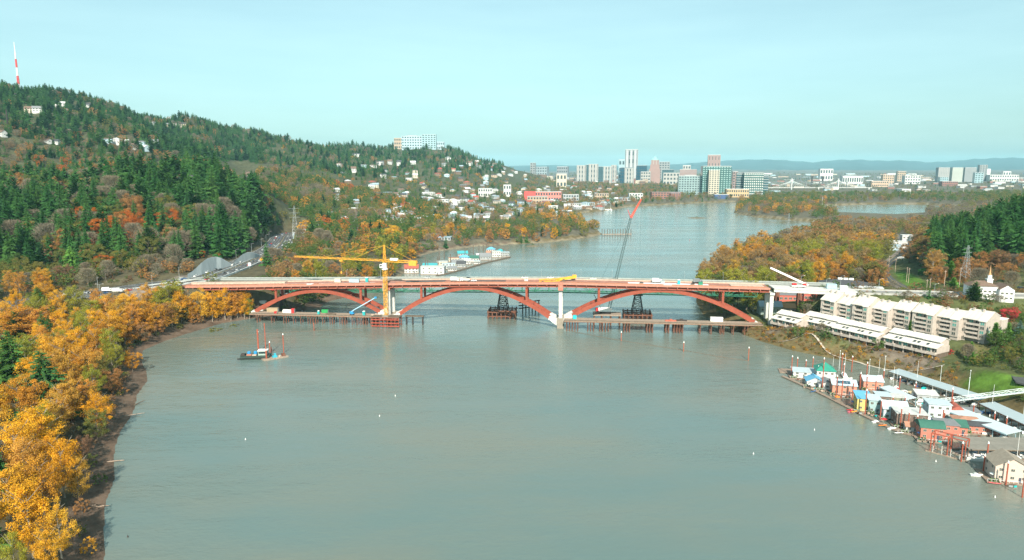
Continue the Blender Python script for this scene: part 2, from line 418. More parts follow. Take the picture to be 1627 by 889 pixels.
# ------------------------------------------------------------------ far hills
hp = [(600, 266), (760, 265), (830, 263), (880, 262), (940, 264), (1000, 264), (1060, 262), (1110, 258), (1160, 255), (1200, 253.5), (1235, 254), (1270, 256.5), (1295, 258),
      (1325, 254.5), (1365, 254), (1400, 255.5), (1440, 255), (1478, 258), (1510, 256.5), (1545, 253), (1600, 251), (1660, 251.5), (1800, 256), (2000, 260), (2300, 266)]
rows = []
pxs = np.linspace(600, 2300, 200)
prof = np.interp(pxs, [p[0] for p in hp], [p[1] for p in hp]) + 0.35 * np.sin(pxs * .21) + 0.25 * np.sin(pxs * .53 + 1)
YR = 19000.0
ztop = CAMZ + (HZ - prof) / FPX * YR * 1.02
HV = []; prz = [(0.0, 13000), (0.25, 15000), (0.55, 17000), (0.85, 18200), (1.0, 19000), (0.6, 22000), (0.0, 25000)]
for fz, yy in prz:
    for p_, zt in zip(pxs, ztop):
        HV.append(((p_ - CX) / FPX * .985 * yy, yy, 20 + (zt - 20) * fz * (1 if fz == 1 else 1 + 0.12 * math.sin(p_ * .1 + yy))))
n_ = len(pxs)
HF = [(j * n_ + i, j * n_ + i + 1, (j + 1) * n_ + i + 1, (j + 1) * n_ + i) for j in range(len(prz) - 1) for i in range(n_ - 1)]
tag(link('hills', mesh_np('hills', HV, HF, [mat('hazy_hill_forest', (0.03, 0.065, 0.075), .95, .3, .002)], True)), kind='structure')  # forest colour shifted to blue: part of the distance haze is painted in

# ------------------------------------------------------------------ haze
hm = bpy.data.materials.new('haze'); hm.use_nodes = True
hn = hm.node_tree.nodes; hn.remove(hn['Principled BSDF'])
pv = hn.new('ShaderNodeVolumePrincipled'); pv.inputs['Color'].default_value = (0.44, 0.84, 1.0, 1); pv.inputs['Density'].default_value = 2.7e-5
pv.inputs['Anisotropy'].default_value = -0.25
hm.node_tree.links.new(pv.outputs[0], hn['Material Output'].inputs['Volume'])
hz_ = MB().bx(-41000, 41000, -600, 27000, -6, 540).build('haze', hm)
tag(hz_, kind='stuff')

# ------------------------------------------------------------------ roads
asphalt = mat('asphalt', (0.075, 0.078, 0.08), .9, .25, .5)
concrete = mat('concrete', (0.36, 0.36, 0.34), .85, .15, .4)
white_line = mat('road_paint', (0.62, 0.62, 0.6), .7, .1, 1)
yellow_line = mat('yellow_road_paint', (0.6, 0.42, 0.08), .7, .1, 1)
def smooth_line(pl, step=8.0):
    pts = [Vector(p) for p in pl]; out = []
    for i in range(len(pts) - 1):
        p0 = pts[max(0, i - 1)]; p1 = pts[i]; p2 = pts[i + 1]; p3 = pts[min(len(pts) - 1, i + 2)]
        n = max(2, int((p2 - p1).length / step))
        for k in range(n):
            t = k / n; out.append(0.5 * ((2 * p1) + (p2 - p0) * t + (2 * p0 - 5 * p1 + 4 * p2 - p3) * t * t + (3 * p1 - 3 * p2 + p3 - p0) * t ** 3))
    out.append(pts[-1]); return out
def ribbon(mb, pl, a, b, z0, z1=None):
    """strip between offsets a and b at z0 above the line; z1 gives it thickness"""
    L = []
    for i, p in enumerate(pl):
        d = (pl[min(i + 1, len(pl) - 1)] - pl[max(i - 1, 0)]); d.z = 0; d.normalize(); nrm = Vector((-d.y, d.x, 0))
        L.append((p + nrm * a, p + nrm * b))
    up = Vector((0, 0, 1))
    for (a0, b0), (a1, b1) in zip(L[:-1], L[1:]):
        if z1 is None: mb.add([a0 + up * z0, b0 + up * z0, b1 + up * z0, a1 + up * z0], [(3, 2, 1, 0)])
        else:
            vs = [q + up * z0 for q in (a0, b0, b1, a1)] + [q + up * z1 for q in (a0, b0, b1, a1)]
            mb.add(vs, [(0, 1, 2, 3), (7, 6, 5, 4), (1, 0, 4, 5), (2, 1, 5, 6), (3, 2, 6, 7), (0, 3, 7, 4)])
    return mb
HWS = smooth_line(HIGHWAY)
hw = tag(ribbon(MB(), HWS, -16, 17, 0.12).build('highway', asphalt), kind='structure')
mk = MB()
for o_ in (-12.6, -9, -5.4, 2.2, 5.8, 9.4, 13): 
    for k in range(0, len(HWS) - 1, 2): ribbon(mk, HWS[k:k + 2], o_ - .12, o_ + .12, .125)
ribbon(mk, HWS, -15.5, -15.2, .125); ribbon(mk, HWS, 16.2, 16.5, .125)
tag(mk.build('lane_marking', white_line, hw), kind='stuff')
ribbon(MB(), HWS, -1.9, -1.6, .125).build('centre_line', yellow_line, hw)
RLS = smooth_line(RAIL, 6)
rl = tag(ribbon(MB(), RLS, -3.2, 3.2, 0.1).build('road', asphalt), kind='structure')
ribbon(MB(), RLS, -.1, .1, .125).build('centre_line', yellow_line, rl)
rbd = tag(ribbon(MB(), RLS, 4.0, 9.0, 0.06).build('track_bed', mat('ballast', (.19, .165, .14), .95, .35, 1.5)), kind='structure')
for k in (5.8, 7.3): ribbon(MB(), RLS, k - .08, k + .08, .1, .28).build('rail', mat('rail_steel', (.2, .16, .13), .5, .2, 1), rbd)
APS = smooth_line(APPROACH)
ap = tag(ribbon(MB(), APS, -8, 8, .05).build('approach_road', mat('approach_asphalt', (.24, .24, .235), .9, .2, .3)), kind='structure')
ribbon(MB(), APS, -.12, .12, .07).build('centre_line', yellow_line, ap)
for s_, nm in ((-8.3, 'parapet'), (8.3, 'parapet')): ribbon(MB(), APS, s_ - .25, s_ + .25, -2.6 if s_ < 0 else 0, 1.0).build(nm, concrete, ap)
# ------------------------------------------------------------------ tree list (built further down)
TREES = []                       # (name, shape, colour, x, y, z, height, width factor, label, group)
NAME = {'round': 'broadleaf_tree', 'tall': 'cottonwood_tree', 'twig': 'bare_tree', 'fir': 'fir_tree', 'cedar': 'cedar_tree', 'bush': 'shrub'}
def plant(shape, colour, x, y, h, w=1.0, label=None, group=None, z=None):
    TREES.append((NAME[shape], shape, colour, x, y, ground(x, y) if z is None else z, h, w, label, group))
def at_top(px, pytop, h, zb=6.0):
    """foot of a tree of height h whose top shows at the pixel"""
    for _ in range(6):
        p = G(px, pytop, zb + h)
        if p.y < 60 or p.y > 9000: break
        zb = .5 * zb + .5 * ground(p.x, p.y)
    return p.x, p.y, ground(p.x, p.y)
def tree_top(shape, colour, px, pytop, h, wpx=None, label=None, group=None, zb=6.0, w=None):
    x, y, z = at_top(px, pytop, h, zb)
    if wpx: w = wpx / FPX * y / (1.1 * h * (.72 if shape in ('round', 'twig') else .48 if shape == 'tall' else .34 if shape == 'fir' else .4 if shape == 'cedar' else 1.1))
    TREES.append((NAME[shape], shape, colour, x, y, z, h, w or 1.0, label, group))

# ------------------------------------------------------------------ paints and metals
orange_red = mat('red_primer_steel', (.28, .066, .038), .6, .2, .25, bump=.1)
salmon = mat('salmon_formwork', (.43, .175, .125), .8, .22, .5)
deck_red = mat('primed_deck', (.34, .165, .125), .9, .35, .3)
pale_wood = mat('pale_formwork', (.46, .36, .29), .9, .25, .6)
white_conc = mat('pale_concrete', (.52, .52, .49), .85, .16, .35, streak=(1, 1, .25))
conc_dark = mat('wet_concrete', (.27, .235, .19), .85, .2, .4)
truss_green = mat('green_truss_paint', (.03, .16, .10), .6, .25, .4)
rust_pile = mat('rusty_pile_steel', (.16, .07, .045), .85, .3, .5, streak=(1, 1, .2))
dark_steel = mat('dark_weathered_steel', (.055, .045, .042), .75, .25, .6)
crane_yellow = mat('yellow_crane_paint', (.74, .36, .04), .5, .18, .5)
white_paint = mat('white_paint', (.78, .78, .76), .5, .06, .6)
teal_paint = mat('teal_plastic', (.02, .42, .42), .5, .1, 1)
blue_paint = mat('blue_paint', (.03, .25, .52), .5, .1, 1)
red_paint = mat('red_paint', (.55, .035, .035), .5, .12, 1)
timber = mat('timber_deck', (.30, .235, .185), .9, .28, .8)
timber_dark = mat('dark_timber', (.13, .10, .075), .95, .3, .8)
black_rubber = mat('black_rubber', (.02, .02, .02), .8, .1, 2)
dark_glass = mat('dark_glass', (.02, .035, .04), .12, .3, .5, spec=.5)
grey_metal = mat('grey_metal', (.34, .37, .38), .5, .12, .6, metal=.2)
pale_blue_metal = mat('pale_blue_metal', (.33, .48, .55), .5, .1, .5)
sheet_white = mat('white_sheeting', (.74, .78, .80), .6, .08, .5)
UZ = [(-215, 26.4), (-165, 27.4), (-114, 28.8), (-55, 30.8), (0, 32.5), (65, 34.4), (135, 35.4), (215, 34.9), (291, 34.2), (345, 32.6), (400, 31.2)]
def zt(u): return float(np.interp(u, [a for a, b in UZ], [b for a, b in UZ]))
def lattice(mb, p, q, w0, w1, n, r, tri=False):
    p = Vector(p); q = Vector(q); d = (q - p).normalized(); up = Vector((0, 0, 1)) if abs(d.z) < .9 else Vector((0, 1, 0))
    a = d.cross(up).normalized(); b = a.cross(d).normalized()
    cs = [(-1, -1), (1, -1), (1, 1), (-1, 1)] if not tri else [(-1, -.6), (1, -.6), (0, 1)]
    def C(t, k): return p.lerp(q, t) + (a * cs[k][0] + b * cs[k][1]) * ((w0 + (w1 - w0) * t) / 2)
    m = len(cs)
    for k in range(m): mb.beam(C(0, k), C(1, k), r * 1.4)
    for i in range(n):
        t0, t1 = i / n, (i + 1) / n
        for k in range(m):
            j = (k + 1) % m
            mb.beam(C(t0, k), C(t1, j), r) if (i + k) % 2 else mb.beam(C(t0, j), C(t1, k), r)
            mb.beam(C(t1, k), C(t1, j), r * .8)
    return mb
br = thing('arch_bridge', 'red steel arch bridge under construction spanning the river', 'bridge', BP0, BA)
def strip(mb, us, v0, v1, za, zb):
    """band along the deck between v0 and v1, za/zb below the deck line"""
    vs = []
    for u in us: z = zt(u); vs += [(u, v0, z + za), (u, v1, z + za), (u, v1, z + zb), (u, v0, z + zb)]
    fs = []
    for i in range(len(us) - 1):
        a = i * 4; b2 = a + 4
        for k in range(4): fs.append((a + k, a + (k + 1) % 4, b2 + (k + 1) % 4, b2 + k))
    fs += [(3, 2, 1, 0), tuple(len(vs) - 4 + k for k in range(4))]
    return mb.add(vs, fs)
def urange(a, b, st=6): return list(np.linspace(a, b, max(2, int(abs(b - a) / st) + 1)))
US = urange(-172, 289)
strip(MB(), US, -1.6, 15, -.45, 0).build('deck', deck_red, br)
strip(MB(), US, -3.0, -1.6, -.7, .03).build('formwork_ledge', salmon, br)
strip(MB(), US, -3.12, -3.0, -1.0, .5).build('edge_board', mat('edge_board', (.44, .20, .15), .8, .2, .7), br)
strip(MB(), US, 14.9, 15.2, -.9, 1.0).build('parapet', pale_wood, br)
for v in (-.6, 4, 9, 13.6):
    strip(MB(), US, v - .35, v + .35, -3.2, -.5).build('girder', orange_red, br)
    strip(MB(), US, v - .75, v + .75, -3.35, -3.2).build('girder_flange', salmon, br)
for u in np.arange(-168, 288, 7.5): 
    if u == -168: brk = MB().bx(-.2, .2, -2.9, -.95, -2.2, -.72).build('bracket', salmon, br, (u, 0, zt(u)))
    else: share(brk, 'bracket', br, (u, 0, zt(u)))
fbm = MB().bx(-.25, .25, -.2, 13.2, -2.6, -.5).mesh('floor_beam', [orange_red])
for u in np.arange(-168, 286, 7.5): link('floor_beam', fbm, br, (u, 0, zt(u)))
for u0, u1 in ((-170, -66), (-60, 0), (6, 64), (70, 128), (143, 212), (218, 286)):
    strip(MB(), urange(u0, u1), -1.5, -1.15, .03, .9).build('rebar_upstand', mat('rebar', (.34, .15, .09), .8, .3, 1), br)
splice_red = mat('splice_plate_red', (.25, .06, .035), .7, .25, .6)
ARCH = [(-113, -2, 25.2, 6.0), (2, 133, 30.0, 3.5), (137, 283, 30.6, 5.5)]
for u0, u1, za, zs in ARCH:
    uc, hw_ = (u0 + u1) / 2, (u1 - u0) / 2
    for v in (.5, 12.5):
        vs = []; fs = []; n = 40; c0 = .95 if u0 < -50 else .9; c1 = .95 if u1 > 200 else .9
        def rib(t0, t1, n, wv, dp, name, m_):
            vs = []; fs = []
            for i in range(n + 1):
                t = t0 + (t1 - t0) * i / n; u = uc + hw_ * t; z = za - (za - zs) * abs(t) ** 1.9
                sl = -(za - zs) * 1.9 * abs(t) ** .9 * (1 if t > 0 else -1) / hw_; c_ = 1 / math.sqrt(1 + sl * sl); dd = dp * (1 + .25 * abs(t)) / 2
                for sv, sz in ((-1, -1), (1, -1), (1, 1), (-1, 1)): vs.append((u - sl * c_ * dd * sz, v + sv * wv / 2, z + dd * sz * c_))
            for i in range(n):
                a = i * 4
                for k in range(4): fs.append((a + k, a + (k + 1) % 4, a + 4 + (k + 1) % 4, a + 4 + k))
            fs += [(3, 2, 1, 0), tuple(n * 4 + k for k in range(4))]
            return MB().add(vs, fs).build(name, m_, br)
        rib(-c0, c1, 36, 1.5, 2.45, 'arch_rib', orange_red)
        for t in (-.8, -.62, -.4, -.2, 0, .2, .4, .62, .8):
            sp = MB().bx(-.35, .35, -.82, .82, -1.3 - .3 * abs(t), 1.3 + .3 * abs(t)).build('splice_plate', splice_red, br, (uc + hw_ * t, v, za - (za - zs) * abs(t) ** 1.9)); sp.rotation_euler = (0, math.atan2((za - zs) * 1.9 * abs(t) ** .9 * (1 if t > 0 else -1), hw_), 0)
        rib(-1.0, -c0 - .002, 5, 2.3, 2.9, 'arch_springing', white_conc); rib(c1 + .002, 1.0, 5, 2.3, 2.9, 'arch_springing', white_conc)
    for t in (-.7, -.45, .45, .7):
        u = uc + hw_ * t; z = za - (za - zs) * abs(t) ** 1.9
        MB().bx(-.5, .5, 1.4, 11.6, -1.2, .9).build('cross_strut', orange_red, br, (u, 0, z))
    for t in (-.63, .63):
        u = uc + hw_ * t; z = za - (za - zs) * abs(t) ** 1.9 + 1.5; top = zt(u) - 3.35
        for v in (.5, 12.5): MB().bx(-.85, .85, -.6, .6, 0, top - z).build('spandrel_column', orange_red, br, (u, v, z))
        MB().bx(-.6, .6, -1, 14, -.9, -.02).build('cross_beam', orange_red, br, (u, 0, top))
for u, zb in ((0, 7.5), (135, 8.0), (291, 6.0), (336, 8.0)):
    h = zt(u) - 5.2
    for v in (.2, 12.8): MB().bx(-1.35, 1.35, -1.2, 1.2, zb, h).bx(-1.5, 1.5, -1.45, 1.45, zb, zb + .5).build('pier_column', white_conc, br, (u, v, 0))
    MB().bx(-1.7, 1.7, -2.2, 15.2, h, zt(u) - 3.4).build('pier_cap', salmon if u in (0, 135) else white_conc, br, (u, 0, 0))
    if u in (0, 135):
        MB().bx(-2.4, 2.4, -2.2, 2.6, -3, zb).build('pier_base', conc_dark, br, (u, 0, 0)); MB().bx(-2.4, 2.4, 10.4, 15.2, -3, zb).build('pier_base', conc_dark, br, (u, 0, 0))
        for s_ in (-1, 1):
            for v in (.5, 12.5): MB().beam((s_ * 1.6, 0, 5.5), (s_ * 9, 0, 8.0), 2.4, 3.0).build('thrust_block', white_conc, br, (u, v, 0))
MB().bx(-1.9, 1.9, -3.4, -1.7, -5.6, .6).build('cap_formwork', salmon, br, (135, 0, zt(135)))
MB().bx(-1.9, 1.9, -3.4, -1.7, -5.6, .4).build('cap_formwork', conc_dark, br, (-2, 0, zt(0)))
strip(MB(), urange(292, 352), -2.6, 15, -.5, .02).build('concrete_deck', white_conc, br)
for v in (-1.8, 13.5): strip(MB(), urange(292, 350), v - .4, v + .4, -2.6, -.52).build('concrete_girder', white_conc, br)
MB().bx(-3.4, 3.4, -3.2, 16, -27, 1).build('end_pier', white_conc, br, (345, 0, 31.6))
strip(MB(), urange(-186, -173), -3, 16, -1.4, 0).build('west_ramp', concrete, br)
for u in (-183, -172): MB().bx(-1, 1, -2.5, 15, -14, -1.5).build('abutment_wall', concrete, br, (u, 0, zt(u)))
dk = mat('deck_underlay', (.09, .085, .085), .9, .3, .3)
# things lying about on the deck
def on_deck(u, v, dz=.03): p = BR(u, v, zt(u) + dz); return p
def slab(name, label, cat, u0, u1, v0, v1, m_, h=.08, group=None, dz=.02):
    us = urange(u0, u1, 5); o = MB(); strip(o, us, v0, v1, dz, dz + h)
    ob = o.build(name, m_, None, BP0, BA); return tag(ob, label, cat, group)
slab('plastic_sheeting', 'long white sheeting spread over the deck above the east arch', 'sheeting', 186, 246, .2, 9, sheet_white)
slab('plastic_sheeting', 'white sheeting strip along the deck over the west arch, nearer the crane', 'sheeting', -58, -12, -.9, 4.5, sheet_white)
slab('plastic_sheeting', 'white sheeting strip along the deck over the west arch, nearer the wood', 'sheeting', -110, -62, -.9, 4.2, sheet_white)
slab('rebar_mat', 'dark grid of steel bars on the deck just past the tower crane', 'rebar mat', 12, 44, 4, 12, dk, .12)
slab('rebar_mat', 'dark steel bar grid beside the white trucks above the middle arch', 'rebar mat', 62, 92, 4, 10, dk, .12)
slab('formwork_stack', 'pale timber forms piled along the far edge of the west deck', 'formwork', -168, -88, 8, 13.5, pale_wood, 1.1)
slab('formwork_stack', 'pale timber forms laid at the east end of the primed deck', 'formwork', 262, 286, 3, 12, pale_wood, .5)

# ------------------------------------------------------------------ the old green truss bridge standing behind
tb = thing('truss_bridge', 'old green steel truss bridge standing right behind the red arches', 'bridge', BR(0, 33, 0), BA)
def zo(u): return float(np.interp(u, [-220, -100, 0, 135, 290, 360], [26, 28, 30.2, 32.4, 31.6, 31]))
def ostrip(us, v0, v1, za, zb, name, m_, parent=tb):
    vs = []; fs = []
    for u in us: z = zo(u); vs += [(u, v0, z + za), (u, v1, z + za), (u, v1, z + zb), (u, v0, z + zb)]
    for i in range(len(us) - 1):
        a = i * 4
        for k in range(4): fs.append((a + k, a + (k + 1) % 4, a + 4 + (k + 1) % 4, a + 4 + k))
    fs += [(3, 2, 1, 0), tuple(len(vs) - 4 + k for k in range(4))]
    return MB().add(vs, fs).build(name, m_, parent)
OU = urange(-200, 350, 9)
ostrip(OU, 0, 9.5, -.7, 0, 'deck', mat('old_road', (.17, .17, .165), .9, .2, .4))
for v in (.1, 9.4): ostrip(OU, v - .12, v + .12, 0, 1.05, 'parapet', mat('old_railing', (.30, .33, .31), .8, .2, .5))
TUS = list(np.arange(-96, 300, 11.0))
dg = None
for v in (1.0, 8.5):
    ostrip(TUS, v - .28, v + .28, -1.7, -1.0, 'top_chord', truss_green); ostrip(TUS, v - .35, v + .35, -11.0, -10.1, 'bottom_chord', truss_green)
    for i, u in enumerate(TUS):
        MB().bx(-.22, .22, -.2, .2, -10.3, -1.4).build('vertical', truss_green, tb, (u, v, zo(u)))
        if i + 1 < len(TUS):
            z0, z1 = zo(u), zo(TUS[i + 1]); a, b2 = ((u, v, z0 - 10.4), (TUS[i + 1], v, z1 - 1.4)) if i % 2 else ((u, v, z0 - 1.4), (TUS[i + 1], v, z1 - 10.4))
            MB().beam(a, b2, .38).build('diagonal', truss_green, tb)
for i, u in enumerate(TUS[::2]): MB().beam((u, 1, zo(u) - 10.6), (u, 8.5, zo(u) - 10.6), .4).build('cross_beam', truss_green, tb)
for u in (-198, -170, -150, -128, -104): 
    for v in (1.2, 8.2): MB().bx(-.6, .6, -.6, .6, 3, zo(u) - .7).build('trestle_post', dark_steel, tb, (u, v, 0))
    MB().bx(-.5, .5, 0, 9.4, zo(u) - 1.8, zo(u) - .72).build('trestle_cap', dark_steel, tb, (u, 0, 0))
for u in (305, 322, 338):
    for v in (1.2, 8.2): MB().bx(-.9, .9, -.6, .6, 3, zo(u) - .7).build('trestle_post', rust_pile, tb, (u, v, 0))
# steel towers carrying the truss
def tower(u, label, dolph):
    zb_, ztp = 6.5, zo(u) - 11.2
    t = thing('support_tower', label, 'tower', BR(u, 37.5, 0), BA)
    for sx in (-1, 1):
        for sy in (-1, 1): MB().beam((sx * 4.6, sy * 4.5, zb_ - 1), (sx * 2.0, sy * 3.6, ztp), .62).build('leg', dark_steel, t)
    for k in range(4):
        f0, f1 = k / 4, (k + 1) / 4; w0, w1 = 4.6 - 2.4 * f0, 4.6 - 2.4 * f1; z0, z1 = zb_ + (ztp - zb_) * f0, zb_ + (ztp - zb_) * f1
        for sy in (-1, 1):
            MB().beam((-w0, sy * 4.4, z0), (w1, sy * 4.2, z1), .28).build('brace', dark_steel, t); MB().beam((w0, sy * 4.4, z0), (-w1, sy * 4.2, z1), .28).build('brace', dark_steel, t)
            MB().beam((-w1, sy * 4.2, z1), (w1, sy * 4.2, z1), .3).build('tie', dark_steel, t)
    MB().bx(-3.6, 3.6, -5, 5, ztp - .6, ztp + .4).build('head_beam', dark_steel, t)
    for x in np.arange(-11, 12, 3.6):
        for y in (-11, -6, 0, 7): MB().tube((x, y, -3), (x, y, 6 if y < 5 else 7), .45, n=8).build('pile', rust_pile, t)
    for y in (-11, -6, 0, 7):
        for z in (2.2, 5.6): MB().bx(-11.6, 11.6, y - .45, y + .45, z - .4, z + .4).build('waler', rust_pile, t)
    for x in (-11, -3.8, 3.4, 10.6): MB().bx(x - .4, x + .4, -11.5, 7.5, 6.1, 6.8).build('deck_beam', rust_pile, t)
    if dolph:
        for k in range(6): MB().tube((15 + k * 2.6, 16 + k * 2, -3), (15 + k * 2.6, 16 + k * 2, 9.5), .5, n=6).build('fender_pile', dark_steel, t)
        for z in (4, 6.5, 9): MB().beam((12, 14, z), (29, 27, z), .8).build('fender_waler', dark_steel, t)
tower(86, 'rusty steel tower on a pile cluster under the middle arch', True)
tower(196, 'dark steel tower seen under the east arch behind the crawler crane', False)

# ------------------------------------------------------------------ work trestles
def trestle(name, label, u0, u1, v0, v1, z, step, piles):
    t = thing(name, label, 'trestle', BR(u0, v0, 0), BA); L = u1 - u0; Wd = v1 - v0
    n = int(L / 6)
    pl = MB().bx(.04, L / n - .04, 0, Wd, z - .5, z).mesh('deck_mat', [timber])
    for i in range(n): link('deck_mat', pl, t, (i * L / n, 0, rnd.uniform(-.03, .03)))
    for y in (.4, Wd - .4): MB().bx(0, L, y - .3, y + .3, z - 1.15, z - .52).build('girder', mat('trestle_steel', (.22, .13, .09), .85, .3, .5), t)
    MB().bx(0, L, -.15, .15, z, z + .55).build('kerb', timber_dark, t)
    pm = MB().tube((0, 0, -4), (0, 0, z - 1.2), .36, n=8).mesh('pile', [rust_pile])
    cm = MB().bx(-.4, .4, -.6, Wd + .6, z - 1.75, z - 1.17).mesh('pile_cap', [rust_pile])
    for x, nn in piles:
        for k in range(nn):
            for y in (.5, Wd / 2, Wd - .5): link('pile', pm, t, (x + k * 2.1, y, 0))
        for k in range(nn): link('pile_cap', cm, t, (x + k * 2.1, 0, 0))
    return t
trestle('work_trestle', 'timber work trestle on rusty piles in front of the west arch', -112, -5, -7, 3, 7.4, 6,
        [(6, 1), (18, 1), (28, 2), (36, 1), (42, 1), (48, 4), (60, 1), (66, 2), (74, 3), (84, 1), (88, 1), (91, 3), (99, 3)])
trestle('work_trestle', 'long timber work trestle on pile groups in front of the east arch', 138, 284, -9, 2, 8.0, 6,
        [(2, 5), (18, 3), (27, 4), (45, 3), (62, 3), (76, 2), (82, 4), (101, 1), (109, 1), (116, 2), (125, 1), (133, 2)])
sb = thing('work_platform', 'small pile platform beside the west river pier', 'platform', BR(13, -2, 0), BA)
MB().bx(0, 15, 0, 4, 6.6, 7.2).build('deck', timber_dark, sb)
for x in (1, 6, 14): MB().tube((x, 1, -4), (x, 1, 6.6), .4).build('pile', dark_steel, sb); MB().tube((x, 3.2, -4), (x, 3.2, 6.6), .4).build('pile', dark_steel, sb)
cf = thing('cofferdam', 'red steel cofferdam frame round the foot of the tower crane', 'cofferdam', BR(-1, -8, 0), BA)
for x in np.arange(-9, 13, 3.0):
    for y in (-4.5, 3): MB().tube((x, y, -4), (x, y, 7.6), .45).build('pile', rust_pile, cf)
for z in (1.2, 3.6, 6.2, 7.8):
    for y in (-4.9, 3.4): MB().bx(-9.6, 12.6, y - .25, y + .25, z - .35, z + .35).build('waler', mat('red_waler', (.36, .07, .045), .7, .2, .5), cf)
MB().bx(-9.6, 12.6, -5.2, 3.7, 7.85, 8.3).build('platform', timber_dark, cf)

# ------------------------------------------------------------------ tower crane
tc_ = thing('tower_crane', 'yellow tower crane standing before the west river pier with a long jib', 'crane', BR(0.5, -9.5, 8.3), R(163.5))
H0 = 43.5
def tz(a, b2, w, n, r=.2): 
    m_ = MB(); lattice(m_, a, b2, w, w, n, r); return m_
tz((0, 0, 0), (0, 0, 36.5), 2.3, 16, .17).build('mast', crane_yellow, tc_)
MB().bx(-1.7, 1.7, -1.7, 1.7, 36.5, 37.4).bx(-1.2, 1.2, -1.2, 1.2, 37.4, 41.6).build('slewing_unit', white_paint, tc_)
cb = MB().bx(.4, 2.8, 1.3, 3.2, 38.2, 40.9).build('cab', white_paint, tc_); MB().bx(2.8, 2.86, 1.5, 3.0, 39, 40.6).bx(.8, 2.4, 3.2, 3.26, 39.2, 40.6).build('window', dark_glass, cb)
m_ = MB(); lattice(m_, (0, 0, 41.6), (0, 0, 55.5), 2.0, .7, 6, .16); m_.build('tower_head', crane_yellow, tc_)
m_ = MB(); lattice(m_, (1.2, 0, H0), (79, 0, H0 + .3), 1.7, 1.2, 34, .13, True); m_.build('jib', crane_yellow, tc_)
m_ = MB(); lattice(m_, (-1.2, 0, H0), (-27, 0, H0), 1.6, 1.4, 9, .16); m_.bx(-27, -1.2, -.9, .9, H0 - 1, H0 - .8); m_.build('counter_jib', crane_yellow, tc_)
MB().bx(-26.5, -20.5, -1.1, 1.1, H0 - 3.0, H0 + .9).build('counterweight', mat('counterweight', (.66, .34, .05), .8, .15, .5), tc_)
MB().bx(-11, -5, -1.0, 1.0, H0 + .5, H0 + 2.1).build('sign_board', white_paint, tc_)
for x in (52, 26): MB().beam((0, 0, 55.2), (x, 0, H0 + 1.0), .14).build('tie_bar', crane_yellow, tc_)
MB().beam((0, 0, 55.2), (-23, 0, H0 + 1), .14).build('tie_bar', crane_yellow, tc_)
MB().bx(36, 39, -.7, .7, H0 - 2, H0 - 1.1).build('trolley', crane_yellow, tc_)
MB().beam((37.5, .2, H0 - 2), (37.5, .2, H0 - 10), .09).bx(37, 38, -.2, .6, H0 - 11.6, H0 - 10).build('hook_block', crane_yellow, tc_)
MB().bx(-2.4, 2.4, -2.4, 2.4, 0, .9).build('base', conc_dark, tc_)

# ------------------------------------------------------------------ crawler crane
cp = BR(170, 20, 8.2)
wf = thing('work_finger', 'timber platform on piles between the two bridges below the east arch', 'platform', BR(160, 13, 0), BA)
MB().bx(0, 22, 0, 13, 7.4, 8.2).build('deck', timber, wf)
for x in (1, 7, 14, 21):
    for y in (1, 6, 12): MB().tube((x, y, -4), (x, y, 7.2), .5).build('pile', rust_pile, wf)
cc = thing('crawler_crane', 'crawler crane with a tall dark lattice boom and red tip', 'crane', cp, 0)
for y in (-2.6, 2.6):
    MB().bx(-4, 4, y - .7, y + .7, .15, 1.5).build('crawler_track', black_rubber, cc)
hs = MB().bx(-6, 3, -2, 2, 1.6, 4.6).build('house', white_paint, cc); MB().bx(3, 4.6, -1.9, -.3, 1.7, 4.2).build('cab', white_paint, cc); MB().bx(4.6, 4.66, -1.7, -.5, 2.6, 4.0).build('cab_window', dark_glass, cc)
MB().bx(-8, -6, -2.2, 2.2, 1.8, 4.2).build('counterweight', red_paint, cc)
bt = D(1002, 346, cp.y + 6) - cp; jt = D(1019, 316, cp.y + 8) - cp
bs = mat('dark_boom', (.05, .09, .09), .6, .2, .5)
m_ = MB(); lattice(m_, (2.4, 0, 2.2), bt, 2.0, 1.4, 30, .12); m_.build('boom', bs, cc)
m_ = MB(); lattice(m_, bt, jt, 1.3, .6, 9, .16); m_.build('jib', mat('red_jib', (.62, .10, .06), .6, .15, .5), cc)
MB().beam(bt, bt + Vector((-2.5, -.5, 6.5)), .35).build('jib_strut', red_paint, cc)
MB().beam((-4, .8, 4.6), (-9.5, .8, 15), .4).beam((-4, -.8, 4.6), (-9.5, -.8, 15), .4).build('gantry', bs, cc)
MB().beam((-9.5, 0, 15), bt, .10).beam((-9.5, .5, 15), bt, .1).build('pendant_line', bs, cc)
MB().beam(jt, (jt.x, jt.y, 30), .12).build('hoist_line', bs, cc)
# ------------------------------------------------------------------ yellow launching frame lying over the deck
yl = thing('launching_frame', 'yellow orange steel frame lying on the deck over the middle pier', 'steel frame', on_deck(118, 4), BA + R(6))
m_ = MB(); lattice(m_, (0, 0, 1.0), (16, 1, 1.4), 1.6, 2.0, 8, .22); m_.build('truss', crane_yellow, yl)
MB().beam((13, 1, 1.4), (28, 2.5, 3.4), 2.0, 1.9).build('box_boom', crane_yellow, yl); MB().bx(26, 29, 1.4, 3.6, 2.4, 5.0).build('boom_head', crane_yellow, yl); MB().bx(2, 4, -1, 1.5, 0, .5).bx(18, 20, .5, 3, 0, 2).build('sleeper', timber_dark, yl)
